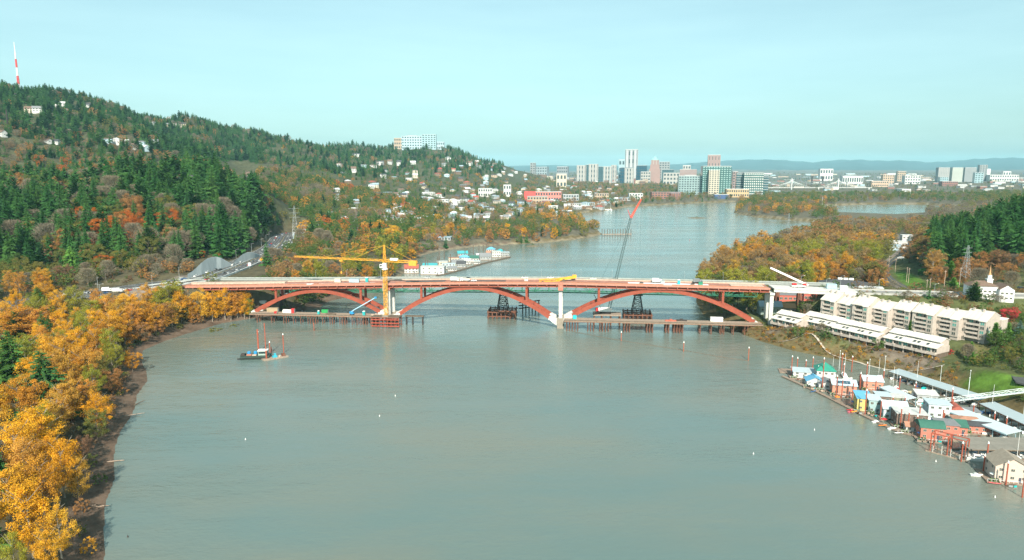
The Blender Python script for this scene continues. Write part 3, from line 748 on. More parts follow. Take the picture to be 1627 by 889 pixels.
# ------------------------------------------------------------------ vehicles, site gear, lamps
PAINTS = {'white': white_paint, 'silver': mat('silver_paint', (.5, .52, .53), .35, .05, 1, coat=.5), 'black': mat('black_paint', (.02, .02, .022), .3, .1, 1, coat=.5), 'red': mat('red_car_paint', (.45, .03, .03), .35, .08, 1, coat=.5),
          'blue': mat('blue_car_paint', (.04, .12, .3), .35, .08, 1, coat=.5), 'grey': mat('grey_car_paint', (.16, .17, .18), .35, .08, 1, coat=.5), 'yellow': crane_yellow, 'orange': mat('orange_paint', (.7, .2, .03), .5, .1, 1)}
LMP = mat('lamp_lens', (.6, .55, .5), .2, .05, 1)
def car_meshes():
    prof = [(-2.2, .35), (-2.25, .8), (-1.9, .98), (-1.1, 1.0), (1.0, 1.0), (1.9, .88), (2.2, .7), (2.2, .35)]
    b_ = MB(); n = len(prof)
    b_.add([(x, -.88, z) for x, z in prof] + [(x, .88, z) for x, z in prof], [tuple(range(n)), tuple(range(2 * n - 1, n - 1, -1))] + [((i + 1) % n, i, n + i, n + (i + 1) % n) for i in range(n)])
    g = MB(); lo = [(-1.75, -.8), (1.05, -.8), (1.05, .8), (-1.75, .8)]; hi = [(-1.3, -.62), (.35, -.62), (.35, .62), (-1.3, .62)]
    g.add([(x, y, 1.0) for x, y in lo] + [(x, y, 1.45) for x, y in hi], [(0, 1, 5, 4), (1, 2, 6, 5), (2, 3, 7, 6), (3, 0, 4, 7), (4, 5, 6, 7)])
    rf = MB().bx(-1.28, .33, -.6, .6, 1.45, 1.5)
    wl_ = MB().tube((0, -.11, 0), (0, .11, 0), .33, n=10)
    return b_, g, rf, wl_
cb_, cg_, cr_, cw_ = car_meshes()
CARB, CARG, CARR, CARW = cb_.mesh('body', [white_paint]), cg_.mesh('window', [dark_glass]), cr_.mesh('roof', [white_paint]), cw_.mesh('wheel', [black_rubber])
def slot0(o, m):
    s = o.material_slots[0]; s.link = 'OBJECT'; s.material = m; return o
def car(p, rz, colour, label, group=None, s=1.0):
    t = thing('car', label, 'car', p, rz, group); t.scale = (s, s, s)
    slot0(link('body', CARB, t), PAINTS[colour]); link('window', CARG, t); slot0(link('roof', CARR, t), PAINTS[colour])
    for x in (-1.35, 1.4):
        for y in (-.82, .82): link('wheel', CARW, t, (x, y, .33))
    return t
tk_body = MB().bx(-3.4, 1.5, -1.15, 1.15, 1.0, 3.5).mesh('box_body', [white_paint]); tk_cab = MB().xprism([(-1.05, .6), (1.05, .6), (1.05, 2.1), (.9, 2.6), (-.9, 2.6), (-1.05, 2.1)], 1.7, 3.5).mesh('cab', [white_paint])
tk_win = MB().bx(3.5, 3.55, -.9, .9, 1.6, 2.35).bx(2.4, 3.3, -1.09, -1.05, 1.6, 2.3).mesh('window', [dark_glass]); tk_ch = MB().bx(-3.4, 3.5, -.6, .6, .5, .98).mesh('chassis', [dark_steel])
tk_bed = MB().bx(-3.4, 1.5, -1.15, 1.15, 1.0, 1.2).bx(-3.4, 1.5, -1.15, -1.08, 1.2, 1.8).bx(-3.4, 1.5, 1.08, 1.15, 1.2, 1.8).mesh('flat_bed', [white_paint])
TKW = MB().tube((0, -.16, 0), (0, .16, 0), .5, n=10).mesh('wheel', [black_rubber])
def truck(p, rz, colour, label, box=True, group=None, s=1.0):
    t = thing('truck', label, 'truck', p, rz, group); t.scale = (s, s, s)
    slot0(link('box_body' if box else 'flat_bed', tk_body if box else tk_bed, t), PAINTS[colour]); slot0(link('cab', tk_cab, t), PAINTS[colour]); link('window', tk_win, t); link('chassis', tk_ch, t)
    for x in (-2.4, 2.5):
        for y in (-1.0, 1.0): link('wheel', TKW, t, (x, y, .5))
    return t
pt_b = MB().bx(-.6, .6, -.6, .6, 0, 2.1).mesh('cabin', [teal_paint]); pt_r = MB().prism([(-.66, -.66), (.66, -.66), (.66, .66), (-.66, .66)], 2.1, 2.2).bx(-.4, .4, -.4, .4, 2.2, 2.4).mesh('roof', [white_paint]); pt_d = MB().bx(-.4, .4, -.65, -.6, .1, 1.95).mesh('door', [mat('teal_door', (.03, .34, .36), .5, .1, 1)])
def toilet(p, label, s=1.25, m_=teal_paint):
    t = thing('portable_toilet', label, 'portable toilet', p, BA); t.scale = (s, s, s); slot0(link('cabin', pt_b, t), m_); link('roof', pt_r, t); link('door', pt_d, t)
def container(p, size, m_, label, rz=BA, name='site_container'):
    t = thing(name, label, 'container', p, rz); x, y, z = size
    MB().bx(-x / 2, x / 2, -y / 2, y / 2, .1, z).build('shell', m_, t)
    rb = MB()
    for k in np.arange(-x / 2 + .3, x / 2, .6): rb.bx(k - .12, k + .12, -y / 2 - .05, -y / 2, .2, z - .1)
    rb.build('corrugation', m_, t); MB().bx(x / 2, x / 2 + .06, -y / 2 + .2, y / 2 - .2, .2, z - .2).build('door', grey_metal, t); MB().bx(-x / 2 - .05, x / 2 + .05, -y / 2 - .06, y / 2 + .06, z, z + .12).build('roof', m_, t)
# deck of the new bridge
truck(on_deck(52, 6), BA, 'white', 'white box truck on the deck beside the dark bar grid over the middle arch'); truck(on_deck(60, 5.4), BA + math.pi, 'white', 'white flat truck next to the box truck on the bridge deck', False); car(on_deck(67, 6), BA, 'white', 'white pickup parked just ahead of the flat truck on the deck')
truck(on_deck(208, 10), BA, 'white', 'white box truck at the near end of the long deck sheeting'); container(on_deck(212, 7.4), (3, 2.2, 2.2), grey_metal, 'small grey site box beside the sheeting over the east arch')
toilet(on_deck(224, 6), 'light blue portable toilet standing on the white deck sheeting', 1.5, mat('cyan_plastic', (.03, .5, .62), .5, .1, 1)); container(on_deck(240, 5.2), (3, 2, 2.2), mat('green_box', (.03, .2, .12), .6, .1, 1), 'dark green site box at the tip of the deck sheeting')
truck(on_deck(239, 13), BA, 'grey', 'grey truck at the far edge of the deck over the east arch'); toilet(on_deck(-20, 9), 'teal portable toilet on the deck just west of the tower crane', 1.6); container(on_deck(-30, 8), (8, 2.6, 2.6), pale_blue_metal, 'pale blue site container on the deck beside the teal toilet')
container(on_deck(-44, 9), (5, 2.4, 2.8), mat('cream_paint', (.6, .55, .42), .6, .1, 1), 'cream striped site box on the west deck')
for u, v, m_, lb in ((196, 4, dark_steel, 'dark heap of gear on the deck sheeting nearer the grey box'), (234, 3.4, dark_steel, 'dark heap of gear on the deck sheeting nearer the green box'), (108, 6, white_paint, 'white pallet load on the deck short of the yellow frame')):
    t = thing('gear_heap', lb, 'gear', on_deck(u, v), BA); MB().bx(-1.6, 1.4, -.9, .9, 0, .5).build('pallet', timber, t); MB().bx(-1.2, .2, -.7, .6, .5, 1.5).build('crate', m_, t); MB().lathe([(.5, .5), (.55, 1.2), (.3, 1.5)], (.8, 0, 0)).build('drum', m_, t)
ar = thing('boom_lift', 'white telescopic crane truck with red cab at the east end of the bridge', 'crane truck', BR(312, 8, zt(312) + .05), BA)
MB().bx(-5, 5, -1.2, 1.2, .7, 1.5).build('chassis', white_paint, ar); MB().bx(3.2, 5.6, -1.2, 1.2, 1.5, 3.2).build('cab', red_paint, ar); MB().bx(-4.5, -1.5, -1.2, 1.2, 1.5, 3).build('body', red_paint, ar); MB().beam((7, 0, 1.8), (-21, 0, 14.5), 1.1, 1.3).build('boom', white_paint, ar)
for x in (-4, -1, 3.6):
    for y in (-1.1, 1.1): link('wheel', TKW, ar, (x, y, .5))
container(BR(336, 9, zt(336) + .1), (7, 3, 3.4), pale_blue_metal, 'pale blue shed on the concrete deck at the east bridge end'); container(BR(343, 4, 32.8), (5, 3, 3.2), white_paint, 'white shed beside the pale blue shed at the east bridge end')
# trestles
def on_t1(u, v): return BR(u, v, 7.45)
def on_t2(u, v): return BR(u, v, 8.05)
toilet(on_t1(-56, -4), 'teal portable toilet on the west work trestle near the shore'); container(on_t1(-53, 2), (5, 2.4, 2.4), mat('green_tarp', (.03, .3, .09), .7, .15, 1), 'green covered skip behind the teal toilet on the west trestle')
container(on_t1(-96, 1), (9, 2.8, 3.2), mat('tan_box', (.36, .28, .18), .7, .15, 1), 'tan site cabin on the shore end of the west trestle'); container(on_t1(-83, -1), (7, 2.4, 2.4), white_paint, 'white site tank on the west trestle near the shore'); container(on_t1(-78, -1.5), (2.4, 2.4, 3.4), red_paint, 'red pump unit beside the white site tank')
toilet(on_t1(-19, -4.2), 'teal portable toilet beside the blue lift on the west trestle', 1.5); container(on_t1(-91, -5), (2, 1.6, 1.6), red_paint, 'little red box at the shore end of the west trestle')
bl = thing('boom_lift', 'blue boom lift with a long pale arm on the west trestle', 'boom lift', on_t1(-29, -3), BA)
MB().bx(-1.6, 1.6, -1.1, 1.1, .6, 1.5).build('chassis', blue_paint, bl); MB().bx(-1.8, 1.0, -1, 1, 1.5, 2.6).build('turret', blue_paint, bl); MB().beam((-.6, 0, 2.6), (19, 0, 14), .6).build('arm', mat('pale_blue_arm', (.35, .55, .68), .5, .1, 1), bl); MB().bx(18.6, 20.4, -.9, .9, 13.6, 14.8).build('basket', blue_paint, bl)
for x in (-1.1, 1.1):
    for y in (-1.05, 1.05): link('wheel', TKW, bl, (x, y, .5))
container(on_t2(146, -3), (2.6, 2.4, 2.8), mat('cyan_box', (.03, .45, .5), .5, .1, 1), 'cyan generator box on the east trestle by the middle pier'); container(on_t2(252, 0), (9, 2.8, 3), white_paint, 'row of white tanks at the shore end of the east trestle')
for u, v, m_, lb in ((218, -3, mat('beam_red', (.42, .12, .08), .7, .2, 1), 'heap of red and dark beams on the east trestle under the arch crown'), (226, -1, dark_steel, 'pile of dark beams beside the red beams on the east trestle'), (-46, -4, timber_dark, 'low stack of timbers on the west trestle'), (-9, -4, pale_wood, 'pale timbers stacked at the pier end of the west trestle')):
    t = thing('beam_stack', lb, 'beams', BR(u, v, 8.05 if u > 0 else 7.45), BA)
    for k in range(7): MB().bx(-4 + rnd.uniform(-.6, .6), 4, -.2, .2, 0, .45).build('beam', m_, t, (0, (k % 4) * .55 - .8, .5 * (k // 4)), rnd.uniform(-.06, .06))
    MB().bx(-1, 1, -.8, .9, 1.0, 1.5).build('sling_load', m_, t)
for px, py, z, m_, lb, s_ in ((432, 478, 9, red_paint, 'red site container on the bank under the west arch', (6, 2.4, 2.6)), (452, 474, 10, grey_metal, 'grey site container on the bank under the west arch', (6, 2.4, 2.6)), (418, 484, 8, white_paint, 'white site container at the foot of the west arch', (5, 2.4, 2.4)), (474, 483, 7, dark_steel, 'dark tank on the shore behind the west trestle', (6, 2.2, 2.4))):
    q = G(px, py, z); container((q.x, q.y, ground(q.x, q.y)), s_, m_, lb)
# old bridge traffic
def on_old(u, v): return BR(u, 33 + v, zo(u) + .03)
for i, (u, v, c_, lb) in enumerate([(22, 6.6, 'silver', 'silver car on the old bridge just past the tower crane'), (104, 6.6, 'white', 'white car on the old bridge over the middle arch, the nearer to the pier'), (125, 6.6, 'white', 'white van like car on the old bridge close to the yellow frame'), (160, 3, 'white', 'white car on the old bridge east of the yellow frame'), (58, 3, 'black', 'dark car on the old bridge behind the white trucks'), (-20, 6.6, 'grey', 'grey car on the old bridge behind the crane mast')]):
    car(on_old(u, v), BA + (0 if v < 5 else math.pi), c_, lb, None, 1.15)
# street lamps
LP_, LA_, LH_ = MB().tube((0, 0, -.3), (0, 0, 10), .16, .1, 6).mesh('pole', [grey_metal]), MB().beam((0, 0, 9.9), (2.4, 0, 10.4), .12).mesh('arm', [grey_metal]), MB().bx(2.1, 3.1, -.2, .2, 10.3, 10.5).mesh('lamp_head', [LMP])
def lamp(p, rz, label, group=None, s=1.0, two=False):
    t = thing('street_lamp', label, 'street lamp', p, rz, group); t.scale = (s, s, s); link('pole', LP_, t)
    for r in ((0, math.pi) if two else (0,)): link('arm', LA_, t, (0, 0, 0), r); link('lamp_head', LH_, t, (0, 0, 0), r)
for u in (-72, -45, -16, 76, 118, 150, 175, 232, 262): lamp(on_old(u, .3), BA + R(90), 'grey street lamp on the railing of the old green truss bridge', 'street lamps along the old truss bridge', .8)
for px, py, z in ((1335, 457, 31), (1312, 462, 32), (1272, 457, 33), (1484, 470, 29), (1596, 480, 29), (1396, 462, 30)): lamp(G(px, py, z), 0, 'grey street lamp at the east approach road', 'street lamps along the east approach', .9)
for k, i in enumerate(range(6, len(HWS) - 12, 4)):
    p = HWS[i]; d = (HWS[i + 1] - p); a = math.atan2(d.y, d.x); s_ = 17.5 if k % 2 else -17.5; n_ = Vector((-math.sin(a), math.cos(a), 0))
    q = p + n_ * s_; lamp(q, a + (R(-90) if s_ > 0 else R(90)), 'grey street lamp at the edge of the riverside highway', 'street lamps along the highway', 1.0)
lamp(G(160, 472, 24), 0, 'double armed street lamp on the grass at the road junction', None, 1.0, True)
# highway furniture and traffic
wallg = mat('sprayed_concrete', (.30, .345, .36), .95, .12, .3, bump=.4, streak=(1, 1, .15)); barr = mat('barrier_concrete', (.46, .49, .49), .85, .15, .4)
hb = thing('highway_barrier', 'pale concrete barrier along the river edge of the highway', 'barrier', (0, 0, 0)); cut = [p for p in HWS if 560 < p.y < 900]
ribbon(MB(), cut, -16.6, -16.0, -4, 1.1).build('wall', barr, hb); ribbon(MB(), cut, -16.75, -15.85, 1.1, 1.25).build('coping', barr, hb)
hb = thing('median_barrier', 'low concrete barrier dividing the highway lanes', 'barrier', (0, 0, 0)); ribbon(MB(), cut, -1.0, -.4, .1, 1.0).build('wall', barr, hb); ribbon(MB(), cut, -1.08, -.32, 1.0, 1.08).build('coping', barr, hb)
hb = thing('ramp_wall', 'pale retaining wall of the ramp falling toward the river', 'wall', (0, 0, 0)); rw = [Vector(G(*p)) for p in ((418, 447, 24), (432, 434, 24), (446, 420, 24), (452, 408, 24), (449, 398, 24))]
ribbon(MB(), smooth_line(rw), -.4, .4, -6, 1.0).build('wall', barr, hb); ribbon(MB(), smooth_line(rw), .5, 6, -.4, 0).build('ramp_surface', asphalt, hb)
tag(ribbon(MB(), smooth_line([Vector(G(*p)) for p in ((432, 447, 17), (446, 436, 16), (456, 424, 15))]), -.9, .9, -.5, 1.4).build('site_barrier', red_paint), 'red barrier fence beside the ramp north of the bridge', 'barrier')
def slope_wall(name, label, pts):
    """tall panel on the hillside: foot along the road edge, arched top; follows the given pixels at real depth"""
    t = thing(name, label, 'retaining wall', (0, 0, 0)); n = len(pts)
    foot = []; top = []
    for px, pf, ptp, z in pts:
        a = G(px, pf, z); b_ = D(px, ptp, a.y + (pf - ptp) * .32); foot.append(a); top.append(b_)
    for i in range(n - 1):
        vs = [foot[i] - Vector((0, 0, 1)), foot[i + 1] - Vector((0, 0, 1)), top[i + 1], top[i]]; off = Vector((-.4, 2.2, 0)); vs += [v + off for v in vs]
        MB().add(vs, [(0, 1, 2, 3), (7, 6, 5, 4), (1, 0, 4, 5), (2, 1, 5, 6), (3, 2, 6, 7), (0, 3, 7, 4)]).build('panel', wallg, t)
slope_wall('shotcrete_slope', 'long arched grey sprayed concrete slope above the highway, the nearer of two', [(298, 442, 435, 27.5), (305, 440, 431, 27.5), (312, 438, 425, 27.5), (320, 436, 417, 27.5), (328, 433.5, 411, 27.5), (336, 431, 408.5, 27.5), (344, 428.5, 408, 27.5), (351, 427, 410, 27.5), (358, 425, 414, 27.5), (367, 422.5, 419, 27.5)])
slope_wall('shotcrete_slope', 'smaller arched grey sprayed concrete slope farther up the highway', [(371, 420, 417.5, 27.5), (378, 418, 410, 27.5), (385, 416, 404, 27.5), (392, 414, 401, 27.5), (399, 412, 400.5, 27.5), (405, 410, 402, 27.5), (412, 407.5, 405, 27)])
CCOL = ['white', 'silver', 'black', 'grey', 'blue', 'red', 'white', 'silver', 'grey']
k = 0
for i in range(8, len(HWS) - 3):
    for off, rev in ((-12, 0), (-7, 0), (4, 1), (9, 1)):
        if rnd.random() < (.34 if 8 < i < 44 else .15):
            p = HWS[i].lerp(HWS[i + 1], rnd.random()); d = HWS[i + 1] - HWS[i]; a = math.atan2(d.y, d.x); c_ = CCOL[k % 9]; k += 1
            car(p + Vector((-math.sin(a) * off, math.cos(a) * off, .14)), a + (math.pi if rev else 0), c_, f'{c_} car driving on the riverside highway', f'{c_} cars on the highway', 1.1)
for px, py, lb in ((170, 463, 'white van parked on the bare lot by the road junction'), (187, 464, 'white truck at the end of the bare lot, beside a tent shaped load')): truck(G(px, py, 25), R(20), 'white', lb)
for px, py, z, c_, lb in ((1431, 412, 12.4, 'white', 'white bus like van on the road bend east of the bridge'), (1500, 470, 30.3, 'white', 'white car on the approach road above the apartments, the first of two'), (1505, 470, 30.3, 'silver', 'silver car on the approach road close behind the white car'), (1600, 474, 30.5, 'white', 'white car on the approach road by the church lawn'), (1622, 458, 32, 'black', 'dark car parked beside the church trees')):
    q = G(px, py, z)
    if lb.startswith('white bus'): truck(q, R(120), 'white', lb)
    else: car(q, BA, c_, lb, None, 1.1)
# signs on the highway
for px, py, z, c_, lb in ((397, 427, 28, white_paint, 'white highway sign panel on a post beside the barrier'), (416, 419, 28, mat('warning_orange', (.75, .3, .03), .6, .1, 1), 'orange diamond warning sign on the highway shoulder')):
    t = thing('road_sign', lb, 'sign', G(px, py, z), 0); MB().tube((0, 0, 0), (0, 0, 4), .12).build('post', grey_metal, t)
    o = MB().bx(-1.4, 1.4, -.06, .06, -1.4, 1.4).build('panel', c_, t, (0, -.2, 4.6)); 
    if 'diamond' in lb: o.rotation_euler = (0, R(45), 0)
# pylons and poles
def pylon(p, h, w, label, m_=grey_metal, arms=3):
    t = thing('lattice_pylon', label, 'pylon', p, R(15)); r = max(.12, h * .0032)
    m2 = MB(); lattice(m2, (0, 0, -.5), (0, 0, h * .62), w, w * .42, 7, r); m2.build('lower_frame', m_, t)
    m2 = MB(); lattice(m2, (0, 0, h * .62), (0, 0, h), w * .42, w * .16, 6, r * .8); m2.build('upper_frame', m_, t)
    for k in range(arms): MB().beam((-w * .85, 0, h * (.64 + .14 * k)), (w * .85, 0, h * (.64 + .14 * k)), r * 1.4).build('cross_arm', m_, t)
pylon(G(1548, 447, 28) + Vector((0, 12, 2)), 27, 5.5, 'grey lattice pylon standing before the fir grove')
q = at_top(1254, 338, 38, 8); pylon(Vector(q), 38, 7, 'grey lattice pylon on the east bank at the water edge')
q = at_top(467, 328, 46, 12); pylon(Vector(q), 46, 9, 'tall grey lattice pylon beyond the highway ramp')
for px, pt, h, zb_, lb in ((1532, 293, 45, 16, 'slim white mast rising from the trees behind the fir grove'), (1447, 300, 34, 8, 'thin pale pole in the tree row behind the lagoon'), (1307, 312, 30, 6, 'thin pale pole standing over the river island')):
    q = at_top(px, pt, h, zb_); t = thing('mast', lb, 'mast', q); MB().tube((0, 0, -1), (0, 0, h), .5, .2, 6).build('pole', white_paint, t); MB().bx(-.6, .6, -.3, .3, h * .8, h * .82).build('cross_piece', white_paint, t)
for px, py, z, h in ((1422, 433, 14, 15), (1440, 447, 16, 14), (1443, 449, 16, 14), (1412, 424, 13, 13), (1427, 405, 12, 14), (1403, 409, 12, 13), (1472, 462, 20, 10), (1477, 462, 20, 11), (1500, 455, 22, 14), (1524, 455, 26, 16)):
    t = thing('utility_pole', 'pale utility pole with a cross arm beside the road bend', 'utility pole', G(px, py, z), R(20), 'utility poles around the road bend'); MB().tube((0, 0, -.5), (0, 0, h), .2, .14, 6).build('pole', pale_wood, t); MB().beam((-1.3, 0, h - 1), (1.3, 0, h - 1), .18).build('cross_arm', pale_wood, t)
# the tall red and white mast on the hilltop
q = at_top(22, 66, 150, 330); tw = thing('broadcast_tower', 'red and white striped lattice mast on top of the hill', 'mast', q, R(20)); hh = 150
bands = [(0, .2, 'w'), (.2, .36, 'r'), (.36, .52, 'w'), (.52, .68, 'r'), (.68, .8, 'w')]
for a, b_, c_ in bands:
    m2 = MB(); wa, wb = 5.6 - 4.9 * a ** .7 * .9, 5.6 - 4.9 * b_ ** .7 * .9; lattice(m2, (0, 0, hh * a), (0, 0, hh * b_), wa, wb, 5, 1.0 if c_ == 'r' else .6); m2.build('red_section' if c_ == 'r' else 'white_section', red_paint if c_ == 'r' else white_paint, tw)
MB().tube((0, 0, hh * .8), (0, 0, hh), 1.1, .6, 6).build('antenna', white_paint, tw); 
q = at_top(4, 124, 34, 340); t = thing('antenna_mast', 'small dark antenna mast at the edge of the hilltop', 'mast', q); m2 = MB(); lattice(m2, (0, 0, 0), (0, 0, 34), 2.4, 1.2, 6, .5); m2.build('frame', dark_steel, t); MB().tube((0, 0, 34), (0, 0, 40), .3, .2).build('antenna', dark_steel, t)
# ------------------------------------------------------------------ barges and buoys on the river
def box_hull(L, B, H, rake=2.0):
    return MB().xprism([(-B / 2, .0), (B / 2, .0), (B / 2, H), (-B / 2, H)], -L / 2 + rake, L / 2 - rake).add(
        [(L / 2 - rake, -B / 2, -.4), (L / 2 - rake, B / 2, -.4), (L / 2, B / 2, H * .55), (L / 2, -B / 2, H * .55), (L / 2 - rake, -B / 2, H), (L / 2 - rake, B / 2, H), (L / 2, B / 2, H), (L / 2, -B / 2, H)], [(0, 1, 2, 3), (3, 2, 6, 7), (4, 7, 6, 5), (0, 3, 7, 4), (2, 1, 5, 6)])
tg = thing('workboat', 'dark green workboat with blue drums moored beside red piles', 'workboat', G(404, 569, 0), R(8)); tg.scale = (1.2, 1.2, 1.25); hg = mat('hull_green', (.035, .06, .05), .6, .15, .8)
box_hull(17, 6.5, 1.9).build('hull', hg, tg); MB().bx(-8, 8, -3.35, -3.2, .5, 1.1).bx(-8, 8, 3.2, 3.35, .5, 1.1).build('fender', black_rubber, tg); MB().bx(2.5, 7, -1.8, 1.8, 1.5, 4.2).build('wheelhouse', mat('grey_green_paint', (.30, .40, .36), .6, .1, 1), tg); MB().bx(2.44, 2.5, -1.5, 1.5, 2.8, 3.9).bx(2.8, 6.7, -1.86, -1.8, 2.8, 3.8).build('window', dark_glass, tg); MB().bx(2.2, 7.3, -2.1, 2.1, 4.2, 4.45).build('roof', white_paint, tg)
for x, y in ((-2.8, 1.2), (.5, 1.3)): MB().lathe([(.95, 1.5), (.95, 3.2), (.7, 3.5)], (x, y, 0)).build('drum', blue_paint, tg)
MB().bx(-6.5, -4.5, -1.5, 1, 1.5, 2.8).build('winch', dark_steel, tg); MB().bx(-3.6, -1, -1.6, -.2, 1.5, 2.5).build('crate', salmon, tg); MB().bx(-.6, 1.6, -2, -.6, 1.5, 2.4).build('timber_pile', pale_wood, tg)
fl = thing('work_float', 'flat timber work float with a blue machine beside the workboat', 'float', G(437, 569, 0), R(38)); MB().bx(-8, 8, -2.4, 2.4, -.3, .8).build('deck', timber, fl); MB().bx(-1.5, 1.2, -1.2, 1.2, .8, 1.8).bx(-.6, .6, -.6, .6, 1.8, 3.4).build('machine', mat('cyan_machine', (.05, .38, .48), .5, .15, 1), fl); MB().bx(4.5, 6.5, -1, 1, .8, 2.6).build('winch', rust_pile, fl); MB().bx(2, 3, -1.6, -.8, .8, 2).build('drum', pale_wood, fl)
pile_m = {}
def pile(p, h, r, label, group=None, m_=None, capc=True, name='mooring_pile'):
    t = thing(name, label, 'pile', (p[0], p[1], 0), 0, group); k = (round(h), r, m_.name if m_ else '')
    if k not in pile_m: pile_m[k] = (MB().tube((0, 0, -4), (0, 0, round(h)), r, n=8).mesh('shaft', [m_ or rust_pile]), MB().lathe([(r * 1.3, round(h)), (r * 1.1, round(h) + .4), (.05, round(h) + 1.1)], n=8).mesh('cap', [white_paint]))
    link('shaft', pile_m[k][0], t)
    if capc: link('cap', pile_m[k][1], t)
rp_ = mat('red_pile', (.33, .085, .05), .8, .25, .6)
for px, py, pt, lb in ((411, 560, 521, 'thick red pile behind the wheelhouse of the workboat'), (423, 568, 508, 'tall thin red pile between the workboat and the float'), (423.5, 571, 556, 'short stout red pile between the workboat and the float'), (429, 560, 542, 'white capped pile behind the work float'), (431.5, 560, 549, 'short bare pile behind the work float'), (451, 562, 530, 'white capped pile at the far end of the work float'), (499, 525, 512, 'single red marker pile in the water before the west trestle')):
    p = G(px, py, 0); pile(p, max(3, (py - pt) * p.y / FPX * .98), .55 if 'thick' in lb or 'stout' in lb else .32, lb, None, rp_, 'white' in lb)
for px, py, pt, lb in ((987, 541, 528, 'orange marker pile nearest the long trestle on the boom line'), (1086, 558, 544, 'orange marker pile in the middle of the boom line'), (1189, 572, 552, 'tall red marker pile at the shore end of the boom line')):
    p = G(px, py, 0); pile(p, (py - pt) * p.y / FPX, .3, lb, None, mat('orange_pile', (.36, .11, .06), .7, .15, 1), True)
buoy_b = MB().lathe([(.5, -.4), (.62, .1), (.62, .5), (.3, .8), (.22, 1.7), (.1, 1.9)], n=10)
for i, (px, py, lb, mm) in enumerate([(390, 698, 'white buoy floating off the mud beach', white_paint), (603, 661, 'white buoy in the middle of the open water', white_paint), (1197, 721, 'white buoy off the houseboats in the open water', white_paint), (1294, 683, 'small white buoy nearest the houseboat row', white_paint), (628, 629, 'tiny pale buoy upstream of the tower crane reflection', white_paint), (1096, 381, 'red buoy far out on the upper river', red_paint), (203, 853, 'dark stump sticking out of the near water', dark_steel), (1487, 733, 'white capped marker by the long grey boathouse', white_paint), (1581, 790, 'white capped marker beside the floating house in the corner', white_paint), (410, 527, 'white float on the boom line before the west trestle', white_paint)]):
    t = thing('buoy', lb, 'buoy', G(px, py, 0)); t.scale = (.42,) * 3 if py > 600 else (.7,) * 3; buoy_b.build('float', mm, t); MB().tube((0, 0, .6), (0, 0, 2.1), .06).build('staff', mm, t)
def boom_line(pts, label):
    t = thing('floating_boom', label, 'boom', (0, 0, 0)); L_ = smooth_line([Vector(G(x, y, .05)) for x, y in pts], 6); m2 = MB()
    for a, b_ in zip(L_[:-1], L_[1:]): m2.tube(a, a.lerp(b_, .92), .22, n=6).mi = 0
    m2.build('float_line', timber_dark, t)
boom_line([(236, 543), (300, 537), (380, 533), (450, 528), (560, 522), (600, 520)], 'thin dark floating boom reaching from the bank to the west pier'); boom_line([(900, 524), (960, 536), (1020, 546), (1086, 556), (1140, 566), (1190, 573)], 'thin dark floating boom reaching from the middle pier toward the houseboats')
for px, py, lb, L_ in ((820, 352, None, 0),): pass
for px, py, s_, lb in ((1107, 346, 26, 'small rocky islet far up the river'), (846, 391, 12, 'low weedy islet near the wooded point')):
    t = thing('islet', lb, 'islet', G(px, py, 0)); npv = MB().lathe([(s_, -1), (s_ * .85, .5), (s_ * .5, 1.4), (s_ * .2, 1.9)], n=14); npv.build('rock', mat('islet_rock', (.13, .11, .07), .9, .3, .3), t); t.scale = (1, .5, 1); plant('bush', 'green', *G(px, py, 0)[:2], 4, 1.2, 'green scrub growing on ' + ('the far rocky islet' if px > 1000 else 'the low weedy islet'), None, 1.2)
# driftwood on the beach
for px, py, L_, a, lb in ((222, 640, 7, 70, 'dark driftwood stump in the shallows below the mud beach'), (208, 660, 12, 25, 'long pale driftwood log at the water line'), (184, 733, 7, 5, 'thin driftwood log poking into the water'), (163, 805, 5, 0, 'short log lying on the near mud'), (135, 806, 7, 15, 'pale log stranded higher on the near mud')):
    p = G(px, py, .3); t = thing('driftwood_log', lb, 'log', p, R(a)); m2 = MB(); m2.tube((-L_ / 2, 0, 0), (0, .3, .25), .28, .24); m2.tube((0, .3, .25), (L_ / 2, .1, .5), .24, .12); m2.build('trunk', timber_dark if 'dark' in lb else timber, t); MB().tube((-L_ * .3, 0, .1), (-L_ * .3, 1.0, 1.3), .14, .05).tube((L_ * .2, .2, .3), (L_ * .2, -.6, 1.0), .1, .04).build('branch', timber_dark, t)
# ------------------------------------------------------------------ buildings
def hits(pix):
    """where rays through photograph pixels first meet the ground"""
    ysx = np.geomspace(180, 7000, 500); out = []
    A = np.array([ray(*p) for p in pix]); T = ysx[None, :] / A[:, 1:2]
    X = A[:, 0:1] * T; Z = CAMZ + A[:, 2:3] * T; Yv = np.repeat(ysx[None], len(pix), 0)
    H_, _ = heights(np.stack([X.ravel(), Yv.ravel()], 1)); H_ = H_.reshape(Z.shape)
    for i in range(len(pix)):
        w = np.where(Z[i] <= H_[i])[0]; k = w[0] if len(w) else len(ysx) - 1
        out.append((X[i, k], Yv[i, k], H_[i, k]))
    return out
WALLC = {'white': (.53, .53, .52), 'cream': (.52, .46, .37), 'tan': (.40, .31, .23), 'grey': (.33, .35, .36), 'pale blue': (.36, .48, .54), 'brick red': (.26, .125, .10), 'brown': (.20, .13, .09)}
WALLM = {k: mat('wall_' + k.replace(' ', '_'), v, .85, .1, .5) for k, v in WALLC.items()}
ROOFC = {'grey': (.19, .20, .21), 'brown': (.16, .11, .085), 'pale': (.52, .53, .53), 'dark': (.065, .068, .075), 'red': (.32, .09, .065), 'blue grey': (.25, .33, .38)}
ROOFM = {k: mat('roof_' + k.replace(' ', '_'), v, .85, .18, .8) for k, v in ROOFC.items()}
far_glass = mat('far_window_glass', (.045, .065, .075), .15, .2, .4, spec=.5)
HP = []
